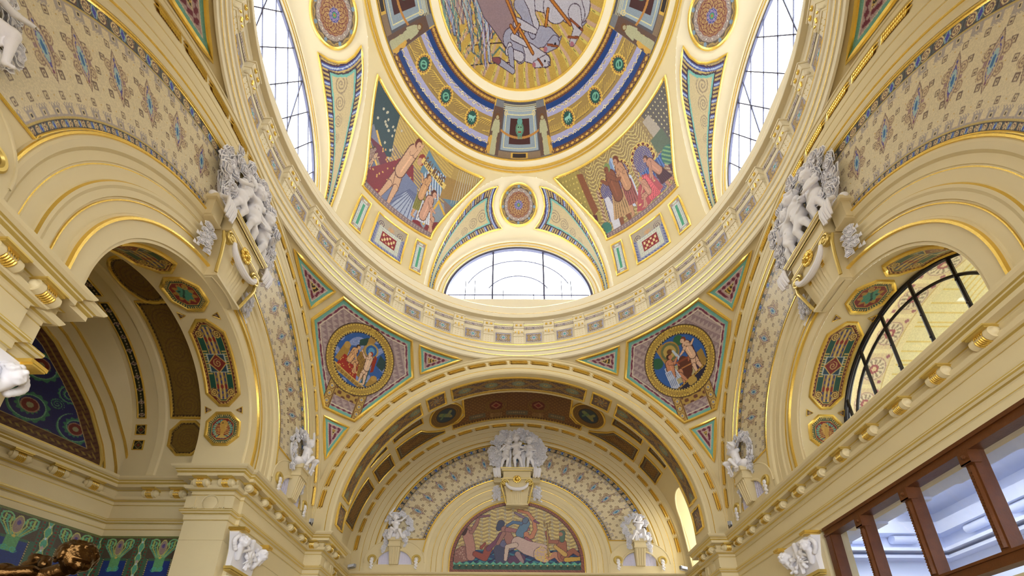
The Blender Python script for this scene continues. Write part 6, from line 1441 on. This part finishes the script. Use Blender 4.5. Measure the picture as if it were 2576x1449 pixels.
# ---- carved roses
def rose_into(b, c, r, nrm, seed=0):
    n = np.array(nrm, float); n /= np.linalg.norm(n); a = np.cross(n, (.3, .2, 1)); a /= np.linalg.norm(a); t = np.cross(n, a); c = np.array(c, float); k0 = seed*1.3
    th = np.linspace(0, 2*pi, 15)[:-1]
    for ri, (R0, R1, h0, h1, lobes) in enumerate(((.15, 1.0, -.35, .05, 5), (.12, .74, -.1, .38, 4), (.05, .46, .1, .55, 3))):
        g = []
        for q, (rr, hh) in enumerate(((R0, h0), ((R0+R1)*.62, (h0+h1)*.5+.02), (R1, h1), (R1*.86, h1+.06), (R1*.62, h1-.22))):
            w = 1+.13*np.cos(lobes*th+k0+ri*1.1)*(q > 0); g.append(c+r*(rr*w)[:, None]*(np.cos(th+k0)[:, None]*a+np.sin(th+k0)[:, None]*t)+r*(hh+.07*np.sin(lobes*th+k0)*(q > 1))[:, None]*n)
        b.grid(np.array(g), cv=True)
    b.ball(c+n*r*.32, r*.26, 0, 7, 5)
def leaf_into(b, c, d, n, s):
    c = np.array(c, float); d = np.array(d, float); d /= np.linalg.norm(d); n = np.array(n, float); w = np.cross(d, n); w /= np.linalg.norm(w)+1e-9
    g = []
    for t_, ww, hh in ((0, .06, 0), (.3, .36, .12), (.6, .34, .14), (.85, .18, .05), (1.0, .02, -.06)):
        g.append([c+d*s*t_-w*s*ww+n*s*(hh-.08), c+d*s*t_+n*s*hh, c+d*s*t_+w*s*ww+n*s*(hh-.08)])
    b.grid(np.array(g)); g2 = np.array(g)-n*s*.04; b.grid(g2)
def wreath(b, pts, r, layers=2, spread=.07, leaves=True, dep=.1, seed=0):
    rs = np.random.RandomState(seed+5)
    for i, (x, z) in enumerate(pts):
        for l in range(layers):
            ox, oz = (rs.rand(2)-.5)*2*spread; y = -dep*(.35+.65*rs.rand()); rr = r*(.62+.6*rs.rand()); n = np.array([ox*2.2+(rs.rand()-.5)*.7, -1., oz*2.2+(rs.rand()-.5)*.7-.15])
            rose_into(b, (x+ox, y, z+oz), rr, n, rs.rand()*6)
            if leaves: 
                a = rs.rand()*2*pi; leaf_into(b, (x+ox*1.5, y+.01, z+oz*1.5), (cos(a), -.3, sin(a)), (0, -1, 0), rr*1.25)
# ---- the keystone bracket with children group
def keystone(F, rz, label, glabel, seed=0):
    base = tuple(F(0, 0, 10.76)); t = empty('keystone_bracket', base, (0, 0, rz)); Z = -10.76
    b = B()
    b.box((0, -.20, -.035), (1.22, .46, .07)); b.box((0, -.19, -.10), (1.14, .42, .07)); b.box((0, -.17, -.28), (1.02, .36, .32)); b.box((0, -.19, -.46), (1.10, .40, .05))
    for sx in (-1, 1): b.box((sx*.76, -.11, -.05), (.34, .24, .09)); b.box((sx*.73, -.09, -.28), (.28, .18, .40)); b.box((sx*.72, -.10, -.50), (.26, .22, .05))
    b.obj('abacus', CREAM, t, ang=30)
    g = B(); g.box((0, -.425, -.015), (1.24, .025, .025)); g.box((0, -.395, -.125), (1.10, .025, .02)); g.box((0, -.385, -.44), (1.08, .025, .02)); g.obj('gilt_edge', GOLDP, t, ang=30)
    b = B()     # tapering fluted console
    zs = np.array([-.48, -.62, -.85, -1.10, -1.32, -1.44, -1.50]); ws = np.array([.50, .50, .44, .40, .38, .40, .36]); ds = np.array([.34, .36, .345, .31, .25, .26, .20])
    u = np.linspace(-1, 1, 29)
    G = np.array([[(w_*q, -(d_*(1-.25*q*q)+(.012*np.cos(q*11*pi) if abs(q) < .6 and i_ in (2, 3, 4) else 0)), z_) for q in u] for i_, (z_, w_, d_) in enumerate(zip(zs, ws, ds))]); b.grid(G)
    for sx in (-1, 1): b.grid(np.array([[(sx*w_, 0, z_), (sx*w_, -d_*.75, z_)] for z_, w_, d_ in zip(zs, ws, ds)]))
    b.grid(np.array([[(-.36, 0, -1.5), (.36, 0, -1.5)], [(-.36, -.14, -1.5), (.36, -.14, -1.5)]])); b.box((0, -.12, -1.46), (.80, .30, .05))
    b.obj('console', CREAM, t, ang=50)
    for sx in (-1, 1):
        v = B(); th = np.linspace(0, 4.2*pi, 60); rr = .135*(1-th/(4.6*pi)); c0 = np.array([sx*.46, 0, -.60])
        P = np.stack([c0[0]-sx*rr*np.cos(th), -.36-.02*(1-rr/.135), c0[2]+rr*np.sin(th)], -1); v.tube(P, .024+0*th, 6); v.ball((c0[0], -.37, c0[2]), .03); v.ball((c0[0], -.28, c0[2]), .12, 0, 14, 8, (1, .6, 1))
        P = np.array([(sx*.60, -.30, -.60), (sx*.57, -.33, -.80), (sx*.50, -.30, -1.05), (sx*.44, -.26, -1.3), (sx*.41, -.24, -1.42)]); v.tube(P, .03, 6); v.obj('volute', GOLDP, t)
        g = B(); g.box((sx*.20, -.33, -.86), (.10, .06, .05)); g.box((sx*.20, -.30, -.93), (.08, .05, .05)); g.obj('gilt_clip', GOLD, t, ang=30)
        fl = B(); rs = np.random.RandomState(seed+3*(sx+2))
        for k in range(12): rose_into(fl, (sx*(.74+.10*sin(k*2.1)), -.13-.05*rs.rand(), -.70-.045*k), .065+.02*rs.rand(), (sx*.5, -1, .1*(rs.rand()-.5)), k); leaf_into(fl, (sx*(.74+.14*sin(k*1.3)), -.10, -.72-.045*k), (sx*.5, -.2, -1), (0, -1, 0), .11)
        fl.obj('hanging_roses', PLASTER, t)
        dr = B()
        for k in range(5): x = sx*(.64+.055*k); dr.tube([(x, -.26-.02*(k % 2), .02), (x+.01*sx, -.42, -.06), (x, -.43-.02*(k % 2), -.22), (x-.02*sx, -.40, -.40-.03*(k % 2))], [.03, .036, .036, .022], 8)
        dr.obj('drapery_end', PLASTER, t)
    s = B(); th = np.linspace(pi, 2*pi, 25); s.tube(np.stack([.40*np.cos(th), -.42+.0*th, -.66+.26*np.sin(th)], -1), .035+.035*np.sin(th-pi), 10); s.obj('swag', PLASTER, t)
    g = B()
    for k in range(11): a = k*2*pi/11; g.ball((.115*cos(a), -.385, -.48+.115*sin(a)), .045, 0, 8, 6, (1, .7, 1))
    g.ball((0, -.40, -.48), .075, 0, 12, 8); 
    for k in range(7): g.tube([(0, -.44, -.50), (.10*sin((k-3)*.42), -.43, -.50+.10*cos((k-3)*.42))], [.008, .018], 5)
    g.obj('gilt_rosette', GOLD, t)
    tag(t, label, 'bracket', 'keystone brackets of the three arches')
    # the sculpture on it
    go = empty('sculpture_group', base, (0, 0, rz)); hF = .0145
    f = Field((-1.0, -.70, -.12), (1.0, .10, 1.78), hF)
    if seed != 9:
        child(f, (-.46, -.24, .02), 1.36, (.02, 0, .47), (.06, 0, .68), (.35, -1, -.1), [((-.05, -.05, .26), (-.10, 0, .04), (-.3, -1, 0)), ((.09, -.08, .27), (.05, -.02, .04), (.2, -1, 0))], [((-.13, -.06, .58), (-.02, -.14, .66)), ((.20, -.08, .70), (.31, -.08, .74))])
        child(f, (.0, -.26, .02), 1.50, (0, 0, .48), (-.01, 0, .68), (-.4, -1, -.05), [((-.06, -.06, .27), (-.04, 0, .04), (-.1, -1, 0)), ((.09, -.03, .27), (.14, .02, .05), (.5, -1, 0))], [((-.17, -.03, .64), (-.27, -.07, .68)), ((.19, -.04, .60), (.24, -.13, .50))])
        child(f, (.50, -.24, .02), 1.40, (-.02, 0, .47), (-.02, 0, .68), (.1, -1, -.05), [((-.05, -.09, .28), (-.07, -.02, .04), (-.3, -1, 0)), ((.05, -.03, .26), (.10, 0, .04), (.3, -1, 0))], [((-.15, -.05, .58), (-.12, -.15, .50)), ((.14, -.05, .57), (.02, -.15, .52))])
    for x, n_ in ((-.30, 4), (.22, 5), (.72, 2), (-.64, 3)):
        drape(f, [(x, -.12, 1.02), (x+.03, -.15, .7), (x-.03, -.13, .35), (x+.02, -.14, .05)], .032, n_, .015, seed)
    drape(f, [(-.1, -.36, .80), (.1, -.38, .72), (.3, -.36, .80)], .03, 2, .01); f.cap((-.85, -.1, .02), (.85, -.1, .02), .10, k=.03)
    for i in range(16): f.ell((-.85+.113*i, -.24-.06*(i % 2), .02), (.06, .06, .04), .015)
    f.mesh('figures', PLASTER, go)
    w_ = B(); pts = []
    for rr, n_ in ((.98, 30), (.84, 26), (.70, 20)):
        for k in range(n_):
            a = rad(-38+256*k/(n_-1)); x, z = rr*1.04*cos(a), .82+rr*.98*sin(a)
            if z > .05: pts.append((x, z))
    wreath(w_, pts, .125, 1, .035, True, .26, seed)
    a = np.radians(np.linspace(-38, 218, 40)); w_.tube(np.stack([.84*np.cos(a), -.05+0*a, .82+.80*np.sin(a)], -1), .055, 8)
    w_.obj('rose_wreath', PLASTER, go)
    tag(go, glabel, 'sculpture', 'white children with rose wreaths over the arches')
keystone(FR('F', YT), 0, 'cream and gilt scrolled keystone above the sea mosaic', 'three white plaster children before a rose wreath above the sea mosaic', 1)
keystone(FR('L'), pi/2, 'cream and gilt scrolled keystone over the left niche arch', 'white plaster children and rose wreath over the left niche arch', 2)
keystone(FR('R'), -pi/2, 'cream and gilt scrolled keystone over the right window arch', 'white plaster children and rose wreath over the right window arch', 3)
# ---- small seated children on the vent pedestals
def putto(F, u0, rz, mirror, label, seed, raised=True):
    go = empty('putto', tuple(F(u0, 0, 7.95)), (0, 0, rz)); s = -1 if mirror else 1
    f = Field((-.62, -.80, -.34), (.62, .10, 1.34), .0125); m = lambda p: (p[0]*s, p[1], p[2])
    arms = [((-.26*s, -.02, .82), (-.12*s, -.06, .98)), ((.16*s, -.08, .56), (.28*s, -.10, .66))] if raised else [((-.14*s, -.12, .52), (.08*s, -.2, .50)), ((.14*s, -.10, .56), (.06*s, -.16, .70))]
    if mirror: arms = arms[::-1]
    legs = [((-.10*s, -.26, .22), (-.16*s, -.12, .02), m((-.3, -1, 0))), ((.16*s, -.26, .16), (.26*s, -.18, -.08), m((.3, -1, -.2)))]
    if mirror: legs = legs[::-1]
    child(f, (0, -.24, .02), 1.12, (0, 0, .20), (-.03*s, -.02, .45), m((.35, -1, -.25)), legs, arms, .105)
    for x, n_ in ((-.16, 4), (.14, 4)): drape(f, [(x*s, -.40, .28), ((x+.02)*s, -.44, .14), ((x-.04)*s, -.36, -.06)], .03, n_, .012, seed)
    f.cap((-.26, -.22, .08), (.26, -.22, .08), .11, k=.04); f.cap((-.2, -.10, .0), (.2, -.10, .0), .10, k=.03)
    f.mesh('figure', PLASTER, go)
    w_ = B(); pts = []
    for rr, n_ in ((.46, 16), (.36, 13)):
        for k in range(n_): a = rad((-70+230*k/(n_-1))*1); pts.append((s*(.04+rr*cos(a)), .52+rr*1.12*sin(a)))
    pts += [(-s*(.38+.03*sin(k)), .28-.085*k) for k in range(10)]+[(s*(.34+.03*sin(k)), .02-.08*k) for k in range(4)]
    wreath(w_, pts, .088, 1, .03, True, .18, seed)
    a = np.radians(np.linspace(-65, 155, 30)); w_.tube(np.stack([s*(.04+.41*np.cos(a)), -.05+0*a, .52+.45*np.sin(a)], -1), .035, 7)
    w_.obj('rose_garland', PLASTER, go); tag(go, label, 'sculpture', 'white putti with rose garlands')
putto(FR('F', YT), -4.33, 0, False, 'white putto with raised arm in a rose garland, left in the front bay', 4)
putto(FR('F', YT), 4.33, 0, True, 'white seated putto within a rose garland, right in the front bay', 5, False)
putto(FR('L'), 4.33, pi/2, True, 'white putto and rose garland at the far foot of the left wall arch', 6)
putto(FR('L'), -4.33, pi/2, False, 'large white putto and garland cut by the upper left picture edge', 7)
putto(FR('R'), 4.33, -pi/2, False, 'white putto and rose garland at the far foot of the right wall arch', 8, False)
# ---- pilasters with figured capitals
def capital(x, y, rz, label, plabel):
    t = empty('capital', (x, y, 4.62), (0, 0, rz)); b = B()
    b.grid(np.array([[(q*w_, -d_, z_) for q in (-1, -.33, .33, 1)] for z_, w_, d_ in ((0, .42, .10), (.3, .43, .12), (.55, .50, .16), (.72, .56, .20))])); 
    for sx in (-1, 1): b.grid(np.array([[(sx*w_, 0, z_), (sx*w_, -d_, z_)] for z_, w_, d_ in ((0, .42, .10), (.3, .43, .12), (.55, .50, .16), (.72, .56, .20))]))
    b.obj('bell', PLASTER, t, ang=30)
    for sx in (-1, 1):
        g = B(); g.box((sx*.52, -.17, .745), (.20, .34, .05)); g.box((sx*.52, -.18, .71), (.16, .32, .03)); g.obj('gilt_abacus', GOLD, t, ang=30)
    g = B(); g.box((0, -.07, -.03), (.92, .16, .06)); g.box((0, -.06, -.08), (.88, .13, .03)); g.obj('gilt_collar', GOLDP, t, ang=30)
    f = Field((-.78, -.52, -.06), (.78, .06, .84), .0135)
    for sx in (-1, 1):
        head(f, (sx*.40, -.26, .52), .10, (sx*.5, -1, -.3)); f.cap((sx*.40, -.2, .42), (sx*.30, -.14, .2), .075, .05, .03)
        for k in range(8): a = k*.5; f.ell((sx*(.52+.08*sin(a)), -.18-.02*cos(a), .62-.04*k), (.045,)*3, .01)
        f.cap((sx*.30, -.2, .35), (0, -.22, .5), .035, .03, .015)
    f.cap((0, -.22, .68), (0, -.18, .06), .05, .03, .02); drape(f, [(-.1, -.2, .5), (.05, -.2, .3), (.0, -.16, .08)], .03, 3, .02)
    for i in range(22): f.ell((-.34+.68*rng.rand(), -.18-.04*rng.rand(), .12+.52*rng.rand()), (.035+.02*rng.rand(),)*3, .015)
    for i in range(8): f.cap((-.05+.1*rng.rand(), -.22, .3), (-.3+.6*rng.rand(), -.2, .1+.5*rng.rand()), .022, .012, .01)
    f.mesh('carving', PLASTER, t)
    tag(t, label, 'capital', 'white figured pilaster capitals')
    b = B(); b.box((0, -.05, -2.36), (.82, .10, 4.52)); 
    for sx in (-1, 1): b.box((sx*.36, -.11, -2.4), (.03, .03, 4.3)); b.box((sx*.30, -.105, -2.4), (.015, .02, 4.2))
    p = b.obj('pilaster', CREAM2, None, ang=30); p.location = (x, y, 4.53); p.rotation_euler = (0, 0, rz); tag(p, plabel, 'pilaster', 'cream pilasters under the capitals')
capital(-5.95, 2.85, pi/2, 'white figured capital on the left pilaster beside the pier', 'cream pilaster below the left capital')
capital(-5.95, -2.95, pi/2, 'large white figured capital at the left picture edge', 'cream pilaster at the left picture edge below the capital')
capital(5.95, 2.85, -pi/2, 'white figured capital beside the wooden screen', 'cream pilaster beside the wooden screen')
# ---- roundel relief on the pier friezes
def relief(p, rz, label):
    b = B(); b.ball((0, 0, 0), .155, 0, 24, 10, (1, .22, 1)); th = np.linspace(0, 2*pi, 33)[:-1]; b.tube(np.stack([.175*np.cos(th), -.005+0*th, .175*np.sin(th)], -1), .012, 5, closed=True)
    for sx in (-1, 1):
        b.box((sx*.40, -.012, .0), (.20, .03, .26))
        for k in range(4): b.box((sx*(.22+.035*k), -.012, -.14), (.018, .03, .07))
    o = b.obj('roundel_relief', CREAM, None, ang=30); o.location = p; o.rotation_euler = (0, 0, rz); tag(o, label, 'relief', 'disc reliefs on the pier friezes')
relief((-6.48, 2.262, 5.93), 0, 'cream disc relief on the frieze of the left pier facing the viewer')
relief((-5.485, 6.35, 5.93), pi/2, 'cream disc relief on the left pier of the front arch')
relief((5.485, 6.35, 5.93), -pi/2, 'cream disc relief on the right pier of the front arch')
# ---- bronze statue in front of the left niche
def bronze():
    P0 = np.array([-4.52, -2.55, .24]); t = empty('bronze_statue', tuple(P0)); f = Field((-.75, -.55, 1.75), (.75, .55, 3.06), .0115)
    hd = np.array([.30, -.05, 2.80])
    head(f, hd, .130, (.75, -.35, -.62), hair=0)
    for i in range(90):
        a = rng.rand()*2*pi; g = rng.rand()*1.1-.2; q = math.sqrt(max(0, 1-min(abs(g), 1)**2)); v = np.array([cos(a)*q, sin(a)*q, g]); lk = np.array([.75, -.35, -.62]); lk /= np.linalg.norm(lk)
        if v@lk > .35: continue
        p = hd+v*.135; f.cap(p, p+np.array([-.03, .01, -.03])+lk*.03, .026, .014, .005)
    f.cap((.18, .0, 2.70), (.02, .0, 2.62), .065, .085, .03); f.ell((-.16, .02, 2.50), (.22, .17, .20), .05); f.cap((-.16, .02, 2.5), (-.34, .04, 1.9), .19, .20, .06); f.ell((-.30, .02, 2.62), (.12, .10, .10), .04)
    sh = (-.20, -.14, 2.62); f.ell(sh, (.085,)*3, .03); f.cap((-.02, -.10, 2.64), (-.34, -.24, 2.56), .062, .058, .02); f.cap((-.34, -.24, 2.56), (-.14, -.34, 2.38), .055, .04, .015); hand(f, (-.12, -.35, 2.38), (1, -.1, .12), .075)
    f.cap((.02, .14, 2.60), (.24, .10, 2.40), .06, .045, .02); f.cap((.24, .10, 2.40), (.40, -.05, 2.52), .042, .032, .015); hand(f, (.41, -.06, 2.52), (.8, -.3, .1), .07)
    f.cap((-.28, .12, 2.76), (-.12, .10, 2.82), .06, .045, .02); f.ell((-.20, .08, 2.83), (.07, .05, .045), .02); f.ell((-.10, .08, 2.77), (.05, .05, .06), .02)
    f.cap((-.12, -.3, 2.30), (.35, -.2, 2.20), .10, .05, .04)
    f.mesh('figure', BRONZE, t)
    b = B(); th = np.linspace(0, 2*pi, 33)[:-1]
    b.grid(np.stack([np.stack([r_*np.cos(th)-.2, r_*np.sin(th), 0*th+z_], -1) for r_, z_ in ((.01, -.24), (.62, -.24), (.62, .2), (.50, .3), (.46, 1.2), (.52, 1.35), (.42, 1.5), (.36, 1.75), (.30, 1.95), (.01, 1.96))]), cv=True); b.obj('pedestal', BRONZE, t)
    tag(t, 'dark shiny bronze statue of a stooping figure before the left niche', 'statue')
bronze()

WORLD = 7.0; EXPO = 0.36
LIGHTS = [
 ('corridor_skylight', dict(loc=(8.6, -1.5, 6.8), rot=(0, 0, 0), sx=1.2, sy=10, power=170, col=(.88, .93, 1.0))),
 ('window_light_rear_low', dict(loc=(0, -9.7, 4.2), rot=(rad(90), 0, 0), sx=12.0, sy=8.4, power=0, portal=True)),  # sky portal for the gap added low in the rear wall as fill
 ('window_light_front', dict(loc=(0, 6.9, 17.6), rot=(rad(-90), 0, 0), sx=6.0, sy=3.2, power=0, portal=True)),
 ('window_light_rear', dict(loc=(0, -6.9, 17.6), rot=(rad(90), 0, 0), sx=6.0, sy=3.2, power=0, portal=True)),
 ('window_light_left', dict(loc=(-6.9, 0, 17.6), rot=(0, rad(-90), 0), sx=3.2, sy=6.0, power=0, portal=True)),
 ('window_light_right', dict(loc=(6.9, 0, 17.6), rot=(0, rad(90), 0), sx=3.2, sy=6.0, power=0, portal=True)),
]
# ================================================================ LIGHT
w = bpy.data.worlds.new('daylight'); scene.world = w; w.use_nodes = True
w.node_tree.nodes['Background'].inputs[0].default_value = (.93, .97, 1.0, 1); w.node_tree.nodes['Background'].inputs[1].default_value = WORLD
def area(name, loc, rot, sx, sy, power, col=(1, 1, 1), portal=False):
    l = bpy.data.lights.new(name, 'AREA'); l.shape = 'RECTANGLE'; l.size = sx; l.size_y = sy; l.energy = power; l.color = col
    o = bpy.data.objects.new(name, l); o.location = loc; o.rotation_euler = rot; COL.objects.link(o)
    if portal: l.cycles.is_portal = True
    return o
for nm, a in LIGHTS: area(nm, **a)
# ================================================================ CAMERA
cam = bpy.data.cameras.new('camera'); co = bpy.data.objects.new('camera', cam); COL.objects.link(co)
from mathutils import Matrix
Mx = Matrix(((CR_[0], CU_[0], -_fw[0], CPOS[0]), (CR_[1], CU_[1], -_fw[1], CPOS[1]), (CR_[2], CU_[2], -_fw[2], CPOS[2]), (0, 0, 0, 1)))
co.matrix_world = Mx
cam.sensor_fit = 'HORIZONTAL'; cam.sensor_width = 36; cam.lens = CF/2576*36
cam.shift_x = -CPX/2576; cam.shift_y = CPY/2576; cam.clip_end = 200; cam.clip_start = .05
scene.camera = co
vs = scene.view_settings; vs.view_transform = 'Standard'; vs.look = 'None'; vs.gamma = 1; vs.exposure = EXPO; vs.use_curve_mapping = False
scene.cycles.use_denoising = True
scene.cycles.max_bounces = 7; scene.cycles.diffuse_bounces = 4; scene.cycles.glossy_bounces = 3; scene.cycles.transmission_bounces = 2
scene.cycles.use_adaptive_sampling = True; scene.cycles.adaptive_threshold = .1; scene.cycles.adaptive_min_samples = 20; scene.cycles.transparent_max_bounces = 12; scene.cycles.sample_clamp_indirect = 6
